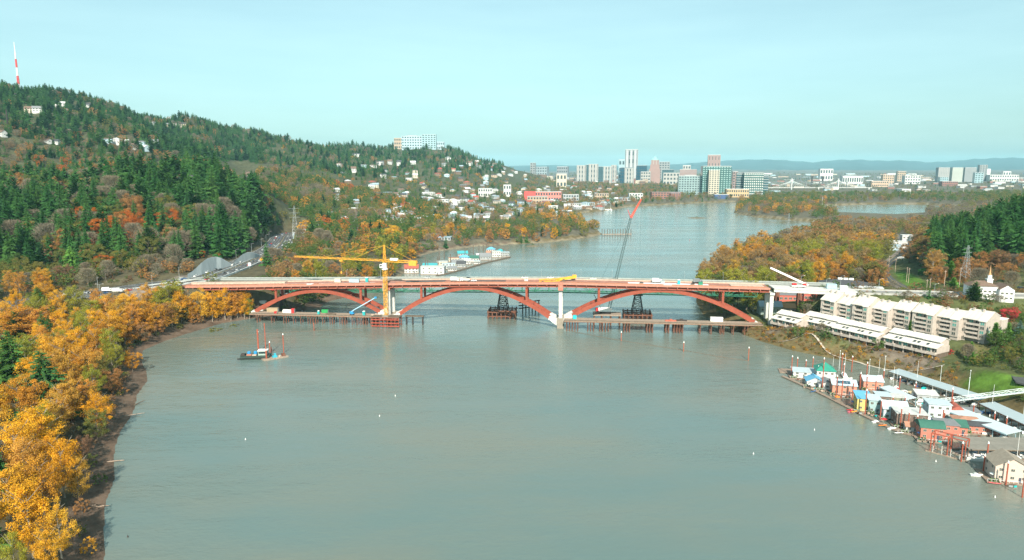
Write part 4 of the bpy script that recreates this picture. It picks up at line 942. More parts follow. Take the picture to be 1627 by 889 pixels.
def house_set(L, Wd, h, rh, hip):
    w_ = MB().bx(-L / 2, L / 2, -Wd / 2, Wd / 2, -3, h)
    if not hip: w_.add([(-L / 2, -Wd / 2, h), (-L / 2, Wd / 2, h), (-L / 2, 0, h + rh), (L / 2, -Wd / 2, h), (L / 2, Wd / 2, h), (L / 2, 0, h + rh)], [(0, 2, 1), (3, 4, 5)])
    r_ = MB().gable(L, Wd, h, h + rh, .6, .3) if not hip else MB().hip(L, Wd, h, h + rh, .6)
    wn = MB().bx(-.9, .9, -.06, .06, -.8, .8)
    return w_.mesh('wall', [WALLM['white']]), r_.mesh('roof', [ROOFM['grey']]), MB().bx(-.8, .8, -.05, .05, -.7, .7).mesh('window', [far_glass]), (L, Wd, h)
HSET = [house_set(13, 9, 5.6, 3.2, False), house_set(10, 9, 6.4, 3.6, False), house_set(16, 10, 4.2, 2.6, True), house_set(14, 11, 8.2, 3.0, True), house_set(12, 8, 3.6, 2.8, False), house_set(18, 9, 6.0, 1.4, False)]
def house(x, y, z, k, rz, wc, rc, label, group, s=1.0, wins=True):
    w_, r_, n_, (L, Wd, h) = HSET[k]
    t = thing('house', label, 'house', (x, y, z), rz, group); t.scale = (s, s, s)
    slot0(link('wall', w_, t), WALLM[wc]); slot0(link('roof', r_, t), ROOFM[rc])
    if wins:
        for f in range(2 if h > 5.5 else 1):
            for j in range(3): link('window', n_, t, ((j - 1) * L * .31, -Wd / 2 - .03, 1.7 + f * 2.8))
        link('window', n_, t, (L / 2 + .03, 0, 1.9), R(90))
    HP.append((x, y)); return t
rs = np.random.RandomState(21)
spots = [(48, 181, 'cream'), (60, 180, 'white'), (92, 176, 'white'), (99, 170, 'white'), (104, 180, 'pale blue'), (123, 177, 'tan'), (141, 171, 'white'), (201, 174, 'cream'), (240, 199, 'white'), (265, 201, 'tan'), (279, 201, 'white'), (291, 203, 'cream'),
  (76, 228, 'white'), (90, 230, 'white'), (4, 217, 'white'), (170, 229, 'pale blue'), (185, 231, 'white'), (200, 229, 'white'), (226, 231, 'pale blue'), (246, 231, 'white'), (266, 234, 'white'), (212, 238, 'white'), (232, 243, 'pale blue'),
  (47, 284, 'white'), (75, 287, 'grey'), (222, 289, 'white'), (251, 294, 'tan'), (286, 296, 'white'), (303, 295, 'white'), (388, 293, 'white'), (397, 299, 'white'), (396, 284, 'cream'), (510, 226, 'white'), (518, 225, 'cream'), (567, 250, 'white'), (603, 264, 'white'), (620, 262, 'white'), (634, 264, 'white'), (656, 262, 'white'), (562, 275, 'white'), (607, 282, 'white'), (712, 256, 'white'), (705, 264, 'white'), (746, 264, 'white'), (757, 262, 'pale blue'), (777, 262, 'tan'), (786, 264, 'white')]
for (px, py, wc), (x, y, z) in zip(spots, hits([(a, b_) for a, b_, c_ in spots])):
    rc = ('grey', 'brown', 'pale', 'dark')[rs.randint(4)]
    house(x, y, z + 1.5, rs.randint(6), R(rs.uniform(-35, 30)), wc, rc, f'{wc} house with a {rc} roof high on the wooded hill' if py < 300 else '', f'{wc} houses under {rc} roofs on the wooded hill', 1.3 + .35 * (y > 1800) + .35 * (y > 3000))
pix = []
while len(pix) < 400:
    px = rs.uniform(520, 985); py = 352 - 100 * rs.uniform() ** 1.35
    lim0 = 262 + max(0, (px - 800)) * .12; lim1 = 352 - max(0, px - 760) * .06
    if py < lim0 or py > lim1 or rs.uniform() > .4 + .6 * min(1, max(0, px - 580) / 120): continue
    pix.append((px, py))
for _ in range(60): pix.append((rs.uniform(440, 640), rs.uniform(288, 352)))
def dry(x, y): return shore(np.array([[x, y]]))[0] > 9
kk = 0; last = []
for (px, py), (x, y, z) in zip(pix, hits(pix)):
    if y > 6500 or kk >= 250 or not dry(x, y) or any(abs(x - a) + abs(y - b_) * .5 < 15 for a, b_ in HP): continue
    wc = ('white', 'white', 'cream', 'grey', 'grey', 'tan', 'pale blue', 'brown')[rs.randint(8)]; rc = ('grey', 'brown', 'pale', 'dark', 'blue grey', 'red', 'pale')[rs.randint(7)]
    house(x, y, z, rs.randint(6), R(rs.uniform(-40, 40)), wc, rc, f'{wc} house with a {rc} roof in the hillside town below the far crest', f'{wc} houses under {rc} roofs in the hillside town', rs.uniform(.85, 1.15) + .3 * (y > 1700) + .25 * (y > 2600)); kk += 1
# flat roofed blocks
def block(px0, px1, ytop, Y, wall, label, cols=6, floors=3, dep=None, roofc='pale', rz=0.0, name='office_building', glass=far_glass, zb=None, pent=False, cat='building', ribs=None, rib_m=None, band_m=None):
    a = D(px0, 300, Y); b_ = D(px1, 300, Y); w = b_.x - a.x; top = D((px0 + px1) / 2, ytop, Y).z; x = (a.x + b_.x) / 2; z0 = ground(x, Y) if zb is None else zb; h = max(4, top - z0); dep = dep or w * .8
    t = thing(name, label, cat, (x, Y + dep / 2, z0), rz); wm_ = wall
    MB().bx(-w / 2, w / 2, -dep / 2, dep / 2, -4, h).build('wall', wm_, t)
    MB().bx(-w / 2 - .3, w / 2 + .3, -dep / 2 - .3, dep / 2 + .3, h, h + max(.6, h * .015)).build('roof', ROOFM[roofc] if isinstance(roofc, str) else roofc, t)
    if ribs:
        rm = MB().bx(-w / ribs * .27, w / ribs * .27, -.9, .4, 0, h * .985).mesh('rib', [rib_m or WALLM['white']])
        for k in range(ribs): link('rib', rm, t, (-w / 2 + w * (k + .5) / ribs, -dep / 2, 0))
        rm = MB().bx(-dep / ribs * .25, dep / ribs * .25, -.9, .4, 0, h * .985).mesh('rib', [rib_m or WALLM['white']])
        for s_ in (-1, 1):
            for k in range(ribs): link('rib', rm, t, (s_ * w / 2, -dep / 2 + dep * (k + .5) / ribs, 0), R(90 * s_))
    if band_m:
        bm = MB().bx(-w / 2 - .5, w / 2 + .5, -dep / 2 - .5, dep / 2 + .5, -.5, .9).mesh('floor_band', [band_m])
        for k in range(floors): link('floor_band', bm, t, (0, 0, h * (k + .9) / (floors + .4)))
    elif cols:
        ww, hh = w / cols * .58, h / floors * .5; wm2 = MB().bx(-ww / 2, ww / 2, -.12, .12, -hh / 2, hh / 2).mesh('window', [glass])
        for f in range(floors):
            for k in range(cols): link('window', wm2, t, (-w / 2 + w * (k + .5) / cols, -dep / 2 - .02, h * (f + .55) / floors))
    if pent: MB().bx(-w * .25, w * .25, -dep * .25, dep * .25, h + .6, h + 5).build('plant_room', WALLM['grey'], t)
    HP.append((x, Y)); return t
W_, C_, T_ = WALLM['white'], WALLM['cream'], WALLM['tan']
block(640, 672, 216, 3950, WALLM['pale blue'], 'pale stepped hospital block on the far crest, its wider wing', 8, 5, 40, 'pale', pent=True); block(672, 694, 213.5, 3960, mat('pale_glass', (.30, .44, .48), .3, .15, .1), 'tall pale glass hospital block on the far crest', 5, 7, 40, 'pale'); block(694, 707, 225, 4000, WALLM['pale blue'], 'small teal wing at the end of the hilltop hospital', 4, 2, 30); block(628, 641, 219, 3990, WALLM['tan'], 'tan brick wing at the wooded end of the hilltop hospital', 4, 3, 30)
block(833, 892, 304.5, 2300, mat('coral_wall', (.55, .20, .17), .8, .12, .05), 'long pale red storage building beside the town', 14, 2, 30, 'pale'); block(833, 851, 303.8, 2290, mat('bright_red_wall', (.58, .09, .08), .8, .1, .05), 'bright red end block of the long storage building', 0, 2, 25, 'red')
for i, (a, b_, yt, Y, wc, cols, fl, lb) in enumerate([(450, 503, 349, 1280, 'white', 10, 2, 'long low white building near the tall lattice pylon'), (600, 640, 346.5, 1330, 'white', 8, 1, 'long white flat building behind the golden cottonwoods'), (558, 620, 318, 1900, 'grey', 9, 1, 'long grey flat building on the lower hillside'), (686, 712, 317, 1950, 'white', 5, 2, 'white flat building in the middle of the town'), (700, 712, 298, 2500, 'white', 4, 2, 'white block higher in the town'), (760, 782, 299, 2350, 'white', 6, 2, 'long white block in the middle of the town'),
   (756, 815, 333, 1800, 'pale blue', 9, 1, 'long pale roofed warehouse at the riverside of the town'), (800, 812, 293, 2500, 'white', 3, 2, 'white block with tall pillars in the town'), (838, 870, 312, 2150, 'tan', 7, 2, 'tan block under the red storage building'), (862, 880, 318, 2060, 'brick red', 5, 1, 'low brick red block under the red storage building'), (904, 925, 323, 1990, 'white', 7, 2, 'white terrace by the small marina'), (925, 945, 322, 2020, 'pale blue', 6, 2, 'pale green terrace by the small marina'),
   (895, 920, 309, 2400, 'grey', 6, 2, 'grey office block behind the marina terraces'), (945, 968, 307, 2500, 'tan', 6, 2, 'pinkish low block beside orange trees'), (985, 1010, 314, 2440, 'grey', 6, 1, 'grey glass pavilion by the orange trees on the far bank'), (1000, 1022, 307, 2560, 'white', 5, 2, 'white gabled house row on the far bank'), (1036, 1082, 305, 2600, 'brick red', 10, 3, 'long dark brick office block on the far bank'), (1066, 1082, 306.5, 2580, 'brick red', 4, 3, 'dark brick end block on the far bank'), (884, 900, 276, 3600, 'cream', 3, 2, 'cream block among trees below downtown'), (670, 700, 376, 1120, 'brick red', 6, 1, 'red walled shed by the wooded point'), (695, 715, 380, 1080, 'grey', 4, 1, 'grey roofed shed by the wooded point'), (462, 500, 378, 960, 'pale blue', 7, 2, 'blue grey roofed mill under the tall lattice pylon'), (478, 502, 372, 1040, 'grey', 5, 2, 'grey mill block behind the blue grey mill')]):
    block(a, b_, yt, Y, WALLM[wc], lb, cols, fl, 22 if Y < 1500 else 32, ('pale', 'grey', 'blue grey')[i % 3])
# downtown towers
navy = mat('navy_glass', (.012, .06, .10), .15, .2, .02, spec=.5); teal_g = mat('teal_glass', (.045, .10, .12), .15, .25, .02, spec=.5); pale_g = mat('pale_tower_glass', (.30, .42, .46), .25, .15, .02); green_g = mat('green_glass', (.04, .105, .10), .15, .3, .04, spec=.5)
ivory = mat('ivory_stone', (.37, .36, .34), .8, .1, .02); pink = mat('pink_stone', (.30, .195, .175), .7, .12, .02); greyst = mat('grey_stone', (.25, .26, .265), .8, .1, .02); mauve = mat('mauve_stone', (.27, .20, .19), .7, .12, .02)
R_ = R(-14)
for a, b_, yt, Y, wm_, lb, kw in [
  (917, 931, 262.5, 4700, greyst, 'white ribbed tower at the hill end of downtown', dict(ribs=3, rib_m=ivory)), (930, 938, 261.5, 5050, teal_g, 'dark teal tower between two white ribbed towers', dict(cols=3, floors=8)), (936, 950, 260.5, 4650, greyst, 'tallest of the white ribbed towers left of the glass block', dict(ribs=3, rib_m=ivory)),
  (951, 960, 264.5, 5000, teal_g, 'teal glass block between the ribbed towers', dict(cols=3, floors=7)), (959, 973, 264.2, 4700, mat('bluish_stone', (.2, .25, .27), .7, .1, .02), 'beige ribbed tower in the middle of the ribbed row', dict(ribs=3, rib_m=ivory)), (971, 979, 262, 4950, greyst, 'narrow pale tower beside the beige ribbed tower', dict(ribs=2, rib_m=ivory)),
  (983, 993, 253.5, 5600, pale_g, 'pale glass tower with a dark window square', dict(cols=2, floors=3)), (987, 1007, 265.8, 4900, navy, 'low navy glass block under the tallest tower', dict(cols=5, floors=5)), (993, 1007, 267, 4600, greyst, 'small cream ribbed tower in front of the navy block', dict(ribs=3, rib_m=ivory)),
  (994, 1013, 237.5, 5300, mat('dark_ribs', (.17, .19, .20), .5, .1, .02), 'tallest tower downtown with grey and white upright stripes', dict(ribs=3, rib_m=mat('bright_rib', (.41, .42, .43), .7, .08, .02))), (1012, 1028, 262.5, 5100, navy, 'navy glass block right beside the tallest tower', dict(cols=5, floors=6)), (1019, 1034, 272.5, 4700, ivory, 'cream low block in front of the pink tower', dict(cols=4, floors=4)),
  (1048, 1064, 257, 5600, greyst, 'grey flat topped tower behind the pink tower', dict(cols=4, floors=8)), (1053, 1071, 269, 5000, teal_g, 'dark teal block in front of the grey flat tower', dict(cols=5, floors=5)), (1056, 1081, 274.5, 4500, ivory, 'broad white office block with grey window rows', dict(cols=5, floors=3)), (1082, 1108, 269, 4900, mauve, 'mauve brick block behind the teal apartments', dict(band_m=pink, floors=5)), (1085, 1097, 262.5, 5000, ivory, 'pale block on top of the mauve brick block', dict(cols=3, floors=4)),
  (1125, 1144, 246, 5200, mauve, 'tall pinkish brown tower above the green glass tower', dict(ribs=8, rib_m=pink)), (1081, 1118, 279.5, 3000, mat('pale_teal_glass', (.24, .33, .34), .3, .2, .06), 'pale teal apartment block on the far waterfront', dict(cols=9, floors=8, pent=True)), (1112, 1121, 281, 3040, green_g, 'narrow dark green block beside the pale teal apartments', dict(band_m=W_, floors=8)),
  (1119, 1163, 264, 2950, green_g, 'tall green glass tower on the far waterfront', dict(cols=11, floors=14, glass=mat('pale_pane', (.25, .38, .38), .2, .2, .1))), (1127, 1143, 270, 2920, mat('cream_frame', (.46, .42, .34), .8, .08, .05), 'cream framed front block of the green glass tower', dict(cols=4, floors=13)), (1164, 1172, 272.5, 3400, mauve, 'narrow pinkish block beside the green glass tower', dict(cols=2, floors=7)),
  (1171, 1186, 275, 3000, teal_g, 'white banded apartment block on the far waterfront', dict(band_m=W_, floors=9)), (1184, 1214, 274.5, 2960, green_g, 'broad green and white apartment block on the far waterfront', dict(cols=10, floors=9, glass=W_)), (1207, 1221, 279, 3050, teal_g, 'stepped end of the waterfront apartments', dict(band_m=W_, floors=7)), (1158, 1192, 300.5, 2720, mat('ochre_wall', (.46, .34, .2), .8, .1, .05), 'low ochre building behind the island trees', dict(cols=10, floors=2)), (1138, 1160, 309, 2600, mat('navy_roof_wall', (.05, .09, .2), .6, .1, .05), 'low navy roofed boathouse at the far waterfront', dict(cols=0)),
  (843, 851, 258.5, 5300, greyst, 'pale grey tower at the end of the far hill', dict(cols=2, floors=6)), (851, 871, 265, 5350, mat('blue_grey_stone', (.25, .31, .34), .7, .1, .02), 'blue grey block beside the pale grey tower', dict(cols=5, floors=4)), (886, 903, 264.5, 5400, mat('blue_brown', (.22, .24, .26), .7, .1, .02), 'blue brown block between hill and downtown', dict(cols=5, floors=4)),
  (1304, 1323, 268, 5600, W_, 'white block above the cable stayed bridge', dict(cols=5, floors=2)), (1491, 1507, 266, 5200, greyst, 'first pale gridded tower across the river, the one with a bright left face', dict(cols=7, floors=12, glass=ivory)), (1513, 1528, 266, 5200, mat('greenish_stone', (.36, .40, .36), .7, .1, .02), 'second pale gridded tower across the river', dict(cols=6, floors=11, glass=ivory)), (1533, 1549, 266, 5200, mat('dark_grid', (.22, .24, .25), .7, .1, .02), 'third and darkest gridded tower across the river', dict(cols=7, floors=11, glass=greyst)),
  (1549, 1561, 274, 5000, pale_g, 'pale round shouldered glass block among the east side towers', dict(cols=3, floors=5)), (1555, 1566, 262, 5400, greyst, 'stepped grey tower, tallest on the east side', dict(cols=3, floors=8)), (1564, 1571, 268, 5450, W_, 'white wing of the stepped grey tower', dict(cols=0)), (1494, 1506, 281, 4700, pale_g, 'low pale glass block before the first gridded tower', dict(cols=4, floors=4)), (1578, 1618, 277.5, 5300, W_, 'long white hall with a domed centre on the east side', dict(cols=12, floors=2)), (1593, 1604, 272, 5330, W_, 'raised white centre of the long domed hall', dict(cols=3, floors=2)),
  (1404, 1420, 277.5, 4700, mat('cream_brick', (.45, .33, .24), .8, .1, .05), 'cream brick block on the east side', dict(cols=5, floors=4)), (1388, 1412, 287.5, 4100, mat('peach_wall', (.50, .36, .26), .8, .1, .05), 'peach coloured warehouse on the east bank', dict(cols=8, floors=2)), (1342, 1372, 279.5, 4700, W_, 'large pale round roofed arena', dict(cols=9, floors=1)), (1440, 1462, 279, 4700, W_, 'white office block left of the gridded towers', dict(cols=6, floors=3)), (1426, 1438, 272, 5100, T_, 'tan tower block behind the white office block', dict(cols=4, floors=5)), (1500, 1522, 288, 4200, WALLM['brick red'], 'low brick red block under the gridded towers', dict(cols=8, floors=2))]:
    rr = kw.pop('rz', R_ if Y > 4000 else R(-10)); block(a, b_, yt, Y, wm_, lb, rz=rr, name='tower_block' if yt < 270 else 'office_building', **{**dict(cols=4, floors=4), **kw})
# pink tower with set-backs and a pyramid roof
p = D(1040, 285, 4900); kt = thing('tower_block', 'pink stepped tower with a pale green pyramid roof', 'building', (p.x, p.y, ground(p.x, p.y)), R_)
def zy(py): return D(1040, py, 4900).z - ground(p.x, p.y)
u_ = 4900 / FPX
for k, (wd, y0, y1) in enumerate(((17, 300, 268), (14, 268, 261), (11.5, 261, 254))): MB().bx(-wd * u_ / 2, wd * u_ / 2, -wd * u_ / 2, wd * u_ / 2, zy(y0) if k else -5, zy(y1)).build('stage', pink, kt)
for k in range(5): MB().bx(-1.6, 1.6, -1, .4, 0, zy(254) * .98).build('rib', ivory if k % 2 else mauve, kt, ((k - 2) * 9.5, -5.75 * u_, 0))
w = 4.6 * u_; MB().add([(-w, -w, zy(254)), (w, -w, zy(254)), (w, w, zy(254)), (-w, w, zy(254)), (0, 0, zy(247.5))], [(3, 2, 1, 0), (0, 1, 4), (1, 2, 4), (2, 3, 4), (3, 0, 4)]).build('roof', mat('copper_roof', (.22, .42, .38), .7, .1, .05), kt)
# low roofs of the flat east side
n_ = 0
while n_ < 150:
    px = rs.uniform(1215, 1660); Y = rs.uniform(3300, 8200); a = (px - CX) / FPX * .985 * Y
    if not dry(a, Y): continue
    wpx = rs.uniform(4, 16); w = wpx / FPX * Y; h = rs.uniform(5, 12) * (1.6 if rs.uniform() < .12 else 1); z0 = ground(a, Y); wc = ('white', 'white', 'cream', 'tan', 'grey', 'brick red', 'pale blue')[rs.randint(7)]; rc = ('pale', 'pale', 'grey', 'brown')[rs.randint(4)]
    t = thing('low_building', f'low {wc} building with a {rc} roof on the flat east side', 'building', (a, Y, z0), R(rs.uniform(-25, 5)), f'low {wc} buildings under {rc} roofs on the east side'); dep = rs.uniform(18, 45)
    MB().bx(-w / 2, w / 2, -dep / 2, dep / 2, -3, h).build('wall', WALLM[wc], t); MB().bx(-w / 2 - .4, w / 2 + .4, -dep / 2 - .4, dep / 2 + .4, h, h + .9).build('roof', ROOFM[rc], t); 
    if Y < 4500: MB().bx(-w * .42, w * .42, -.1, .1, -.8, .8).build('window_strip', far_glass, t, (0, -dep / 2 - .03, h * .6))
    HP.append((a, Y)); n_ += 1
n_ = 0
while n_ < 70:
    px = rs.uniform(835, 1190); Y = rs.uniform(4100, 6600); a = (px - CX) / FPX * .985 * Y
    if not dry(a, Y): continue
    w = rs.uniform(6, 15) / FPX * Y; h = rs.uniform(10, 34); z0 = ground(a, Y); wc = ('grey', 'tan', 'cream', 'brick red', 'pale blue', 'brown')[rs.randint(6)]; rc = ('pale', 'grey', 'dark')[rs.randint(3)]; dep = rs.uniform(25, 50)
    t = thing('low_building', f'low {wc} block with a {rc} roof at the foot of the downtown towers', 'building', (a, Y, z0), R_, f'low {wc} blocks under {rc} roofs below downtown'); MB().bx(-w / 2, w / 2, -dep / 2, dep / 2, -3, h).build('wall', WALLM[wc], t); MB().bx(-w / 2 - .4, w / 2 + .4, -dep / 2 - .4, dep / 2 + .4, h, h + 1.2).bx(-w * .2, w * .15, -4, 6, h + 1.2, h + 4).build('roof', ROOFM[rc], t)
    for k in range(2): MB().bx(-w * .42, w * .42, -.15, .15, -1.2, 1.2).build('window_strip', far_glass, t, (0, -dep / 2 - .03, h * (.35 + .35 * k)))
    n_ += 1
# cable stayed bridge and the freeway bridge behind the island
cbz = 20; Yc = 3650; cbx0, cbx1 = D(1205, 298, Yc).x, D(1385, 298, Yc).x; ct = thing('cable_bridge', 'white cable stayed bridge beyond the island trees', 'bridge', (0, Yc, 0)); MB().bx(cbx0, cbx1, -7, 7, cbz - 2.5, cbz).build('deck', W_, ct)
for px in (1257, 1331):
    x = D(px, 298, Yc).x
    for s_ in (-1, 1): MB().beam((x, s_ * 7, -3), (x, s_ * 2.5, cbz + 46), 4.5).build('pylon_leg', W_, ct)
    for k in range(1, 9):
        for s_ in (-1, 1): MB().beam((x, -3, cbz + 46 - k * 1.6), (x + s_ * k * 13, -6.5, cbz), .55).build('stay_cable', mat('stay_cable', (.6, .63, .63), .6, .05, 1), ct)
for px in (1210, 1300, 1380): MB().bx(-3, 3, -6, 6, -3, cbz - 2.5).build('pier', W_, ct, (D(px, 298, Yc).x, 0, 0))
Yf = 4050; ft = thing('freeway_bridge', 'grey double deck freeway bridge behind the cable stayed bridge', 'bridge', (0, Yf, 0)); fx0, fx1 = D(1150, 298, Yf).x, D(1345, 298, Yf).x
for z in (30, 41): MB().bx(fx0, fx1, -8, 8, z - 1.6, z).build('deck', greyst, ft)
for k in range(19):
    x = fx0 + (fx1 - fx0) * k / 18; MB().bx(-1.2, 1.2, -6, 6, 30 if k % 3 else -3, 39.4).build('post' if k % 3 else 'pier', greyst, ft, (x, 0, 0))
    if k < 18: MB().beam((x, -7, 30 if k % 2 else 40), (x + (fx1 - fx0) / 18, -7, 40 if k % 2 else 30), .9).build('diagonal', mat('bridge_teal', (.18, .30, .30), .7, .1, .1), ft)
for px in (1291, 1308): 
    q = D(px, 290, 4500); t = thing('bridge_tower', 'dark twin lift bridge tower beyond the cable stayed bridge', 'tower', (q.x, 4500, 0), 0, 'lift bridge towers'); m2 = MB(); lattice(m2, (-5, 0, 0), (-5, 0, 62), 6, 6, 6, 1.4); m2.build('frame', dark_steel, t); MB().bx(-9, 0, -5, 5, 62, 68).build('head', dark_steel, t)

# ------------------------------------------------------------------ the apartments on the east bank
beige = mat('beige_stucco', (.43, .375, .33), .85, .12, .5); beige2 = mat('balcony_stucco', (.50, .44, .39), .85, .12, .6); roof_w = mat('ivory_roof', (.53, .49, .44), .85, .1, .6, streak=(1.0, .25, .25)); roof_ww = mat('white_roof', (.60, .58, .53), .85, .08, .7, streak=(1, .25, .25))
cond_g = mat('dark_room_glass', (.085, .095, .085), .12, .5, .9, spec=.5); green_pane = mat('green_pane', (.10, .30, .26), .12, .35, .6, spec=.5); rail_m = mat('balcony_rail', (.40, .36, .31), .7, .1, 1)
win_f = MB().bx(-1.25, 1.25, -.08, .08, -1.05, -.95).bx(-1.25, 1.25, -.08, .08, .95, 1.05).bx(-1.25, -1.15, -.08, .08, -.95, .95).bx(1.15, 1.25, -.08, .08, -.95, .95).bx(-.05, .05, -.08, .08, -.95, .95).mesh('window_frame', [mat('window_frame', (.55, .5, .44), .6, .1, 1)])
win_p = MB().bx(-1.15, 1.15, -.03, .03, -.95, .95).mesh('window', [cond_g])
def window(t, x, y, z, rz=0.0, m_=None, s=1.0):
    o = link('window', win_p, t, (x, y, z), rz); o.scale = (s, s, s)
    if m_: slot0(o, m_)
    link('window_frame', win_f, o)
def apartment(label, P0, nb, bw, step, seed, floors=4, rz=R(-57), dep=17):
    rr = random.Random(seed); x0, y0 = P0; z0 = 15.4
    t = thing('apartment_block', label, 'apartments', (x0, y0, z0), rz); fh = 2.75; base = 1.9
    for b_ in range(nb):
        ox, oy = b_ * bw, b_ * step; top = base + floors * fh + (.9, -.3, .5)[b_ % 3] + rr.uniform(-.2, .2); rg = top + rr.uniform(3.8, 5.2); xm = ox + bw * (.62 if b_ % 2 else .7)
        m2 = MB().bx(ox + .02, ox + bw - .02, oy + 1.8, oy + dep, -2, top)
        m2.xprism([(oy + .6, top), (oy + dep, top), (oy + dep, top + 1.4), (oy + 9, rg - .35)], ox + .05, ox + bw - .05); m2.build('wall', beige, t)
        MB().bx(ox + .03, ox + 1.9, oy - .35, oy + 1.8, -1, top - .1).build('pier', beige2, t)
        MB().bx(xm, ox + bw - .03, oy - 1.1, oy + 1.78, 1.2, top - .5).bx(xm + .3, ox + bw - .3, oy - .6, oy + 1.7, -1, 1.2).build('bay_wall', beige, t)
        MB().xprism([(oy - 1.0, top - .45), (oy - 1.0, top - .05), (oy + 9, rg + .25), (oy + dep + .5, top + 1.5), (oy + dep + .5, top + 1.1), (oy + 9, rg - .2)], ox - .35, ox + bw + .12).build('roof', roof_w, t)
        MB().xprism([(oy - 1.6, top - .7), (oy - 1.6, top - .3), (oy + 5.0, top + 3.4), (oy + 5.0, top + 2.9)], xm - .3, ox + bw + .25).build('bay_roof', roof_ww, t)
        for xx in (ox + 2.5, ox + bw * .6):
            MB().bx(-.5, .5, -.5, .5, -1.8, 1.3).bx(-.6, .6, -.6, .6, 1.3, 1.45).build('chimney', beige2, t, (xx, oy + 7.4, rg - .3))
        for k in range(int(bw / 2.6)): MB().bx(-.06, .06, -4.9, 4.4, -.1, .12).build('roof_seam', roof_ww, t, (ox + 1.2 + k * 2.6, oy + 4.1, (top + rg) / 2 + .18)).rotation_euler = (math.atan2(rg - top + .25, 9.9), 0, 0)
        for f in range(floors):
            zf = base + f * fh; out = (1.7, 1.0, 1.4, .7)[(f + b_) % 4]; x1, x2 = ox + 1.92, xm - .02
            MB().bx(x1, x2, oy - out, oy + 1.8, zf - .15, zf + .08).build('balcony_slab', beige2, t)
            MB().bx(x1, x2 + (.8 if f % 2 else 0), oy - out - .12, oy - out, zf - .5, zf + .75).bx(x1, x1 + .12, oy - out, oy + .2, zf - .5, zf + .75).build('balcony', beige2, t)
            MB().bx(x1, x2, oy - out - .1, oy - out - .04, zf + .98, zf + 1.05).build('handrail', rail_m, t)
            nw = max(2, int((x2 - x1) / 2.6))
            for k in range(nw): window(t, x1 + (x2 - x1) * (k + .5) / nw, oy + 1.72, zf + 1.4, 0, green_pane if (f == floors - 1 and rr.random() < .7) or rr.random() < .25 else None, 1.04)
            if f < floors: window(t, (xm + ox + bw) / 2, oy - 1.13, zf + 1.3, 0, green_pane if rr.random() < .4 else None, .95)
            if rr.random() < .7: MB().bx(-.5, .5, -.3, .3, 0, .9).build('planter', rust_pile if rr.random() < .5 else grey_metal, t, (rr.uniform(x1 + 1, x2 - 1), oy - .3, zf + .08))
    ex = nb * bw
    for f in range(floors - 1):
        for yy in (4, 10): window(t, ex + .02, (nb - 1) * step + yy, base + f * fh + 1.5, R(90), green_pane if (f + yy) % 3 else None, .8)
    MB().bx(ex - 6, ex + 1.0, (nb - 1) * step + dep + .05, (nb - 1) * step + dep + 9, -1, base + floors * fh - 1).build('rear_wing', beige, t); MB().bx(ex - 6.3, ex + 1.3, (nb - 1) * step + dep + .1, (nb - 1) * step + dep + 9.3, base + floors * fh - 1, base + floors * fh - .5).build('wing_roof', roof_ww, t)
    return t
apartment('beige four storey apartment block nearest the bridge approach', (222.0, 488.0), 2, 10.9, 3.2, 1)
apartment('beige stepped apartment block in the middle of the back row', (235.5, 469.5), 3, 11.3, 5.2, 2)
apartment('largest beige apartment block, at the lawn end of the back row', (263.0, 445.0), 3, 13.4, 4.4, 3)
def riverside(label, P0, L, seed, dep=15, rz=R(-60)):
    rr = random.Random(seed); t = thing('riverside_house', label, 'apartments', (P0[0], P0[1], 8.6), rz)
    MB().bx(0, L, 1.4, dep, 1.4, 5.2).bx(.6, L - .6, 6.6, dep, 5.2, 8.0).xprism([(6.8, 8.0), (dep, 8.0), (dep, 8.3), (11, 9.7)], .65, L - .65).build('wall', beige, t)
    MB().bx(0, L, -.8, 1.6, 1.3, 1.6).build('balcony_slab', beige2, t)
    for k in range(int(L / 7) + 1):
        a_, c_ = k * 7 + .1, min(L, k * 7 + 6.9); o_ = .35 if k % 2 else 0
        if c_ - a_ > 1: MB().bx(a_, c_, -.95 - o_, -.8 - o_, .95, 2.55).bx(a_, a_ + .12, -.8 - o_, 1.4, .95, 2.55).bx(c_ - .12, c_, -.8 - o_, 1.4, .95, 2.55).build('balcony', beige2, t)
    n = int(L / 3.0)
    for k in range(n):
        window(t, L * (k + .5) / n, 1.32, 3.45, 0, green_pane if rr.random() < .35 else None, 1.1)
        if k % 3: window(t, L * (k + .5) / n, 6.52, 7.2, 0, None, .6)
    for k in range(0, n + 1, 2): MB().bx(-.3, .3, .1, 1.35, 1.6, 5.1).build('pier', beige2, t, (min(L - .35, max(.35, L * k / n)), 0, 0))
    MB().xprism([(-.6, 4.95), (-.6, 5.3), (6.8, 7.3), (6.8, 6.95)], -.5, L + .5).build('lower_roof', roof_ww, t)
    for k in range(max(2, int(L / 9))):
        w_ = L / max(2, int(L / 9)); MB().xprism([(5.2, 7.9 + .25 * (k % 2)), (5.2, 8.25 + .25 * (k % 2)), (11, 10.4), (dep + .5, 8.6), (dep + .5, 8.25), (11, 10.0)], k * w_ - .1, k * w_ + w_ - .25).build('upper_roof', roof_ww, t)
    for k in (.2, .28, .55, .63, .8): MB().bx(-.8, .8, -1.2, 1.2, -.05, .14).build('skylight', dark_glass, t, (L * k, 2.9, 6.28)).rotation_euler = (math.atan2(2.0, 7.4), 0, 0)
    for k in range(0, n, 2): MB().bx(-.3, .3, -.3, .3, -2.5, 1.0).build('stilt', beige2, t, (1 + k * 3.0, .4, 0))
    MB().bx(.5, L - .5, 2, dep, -2.5, 1.4).build('footing', timber_dark, t); MB().bx(-.4, .4, -.4, .4, 8.6, 11).build('chimney', beige2, t, (L * .4, 10.6, 0))
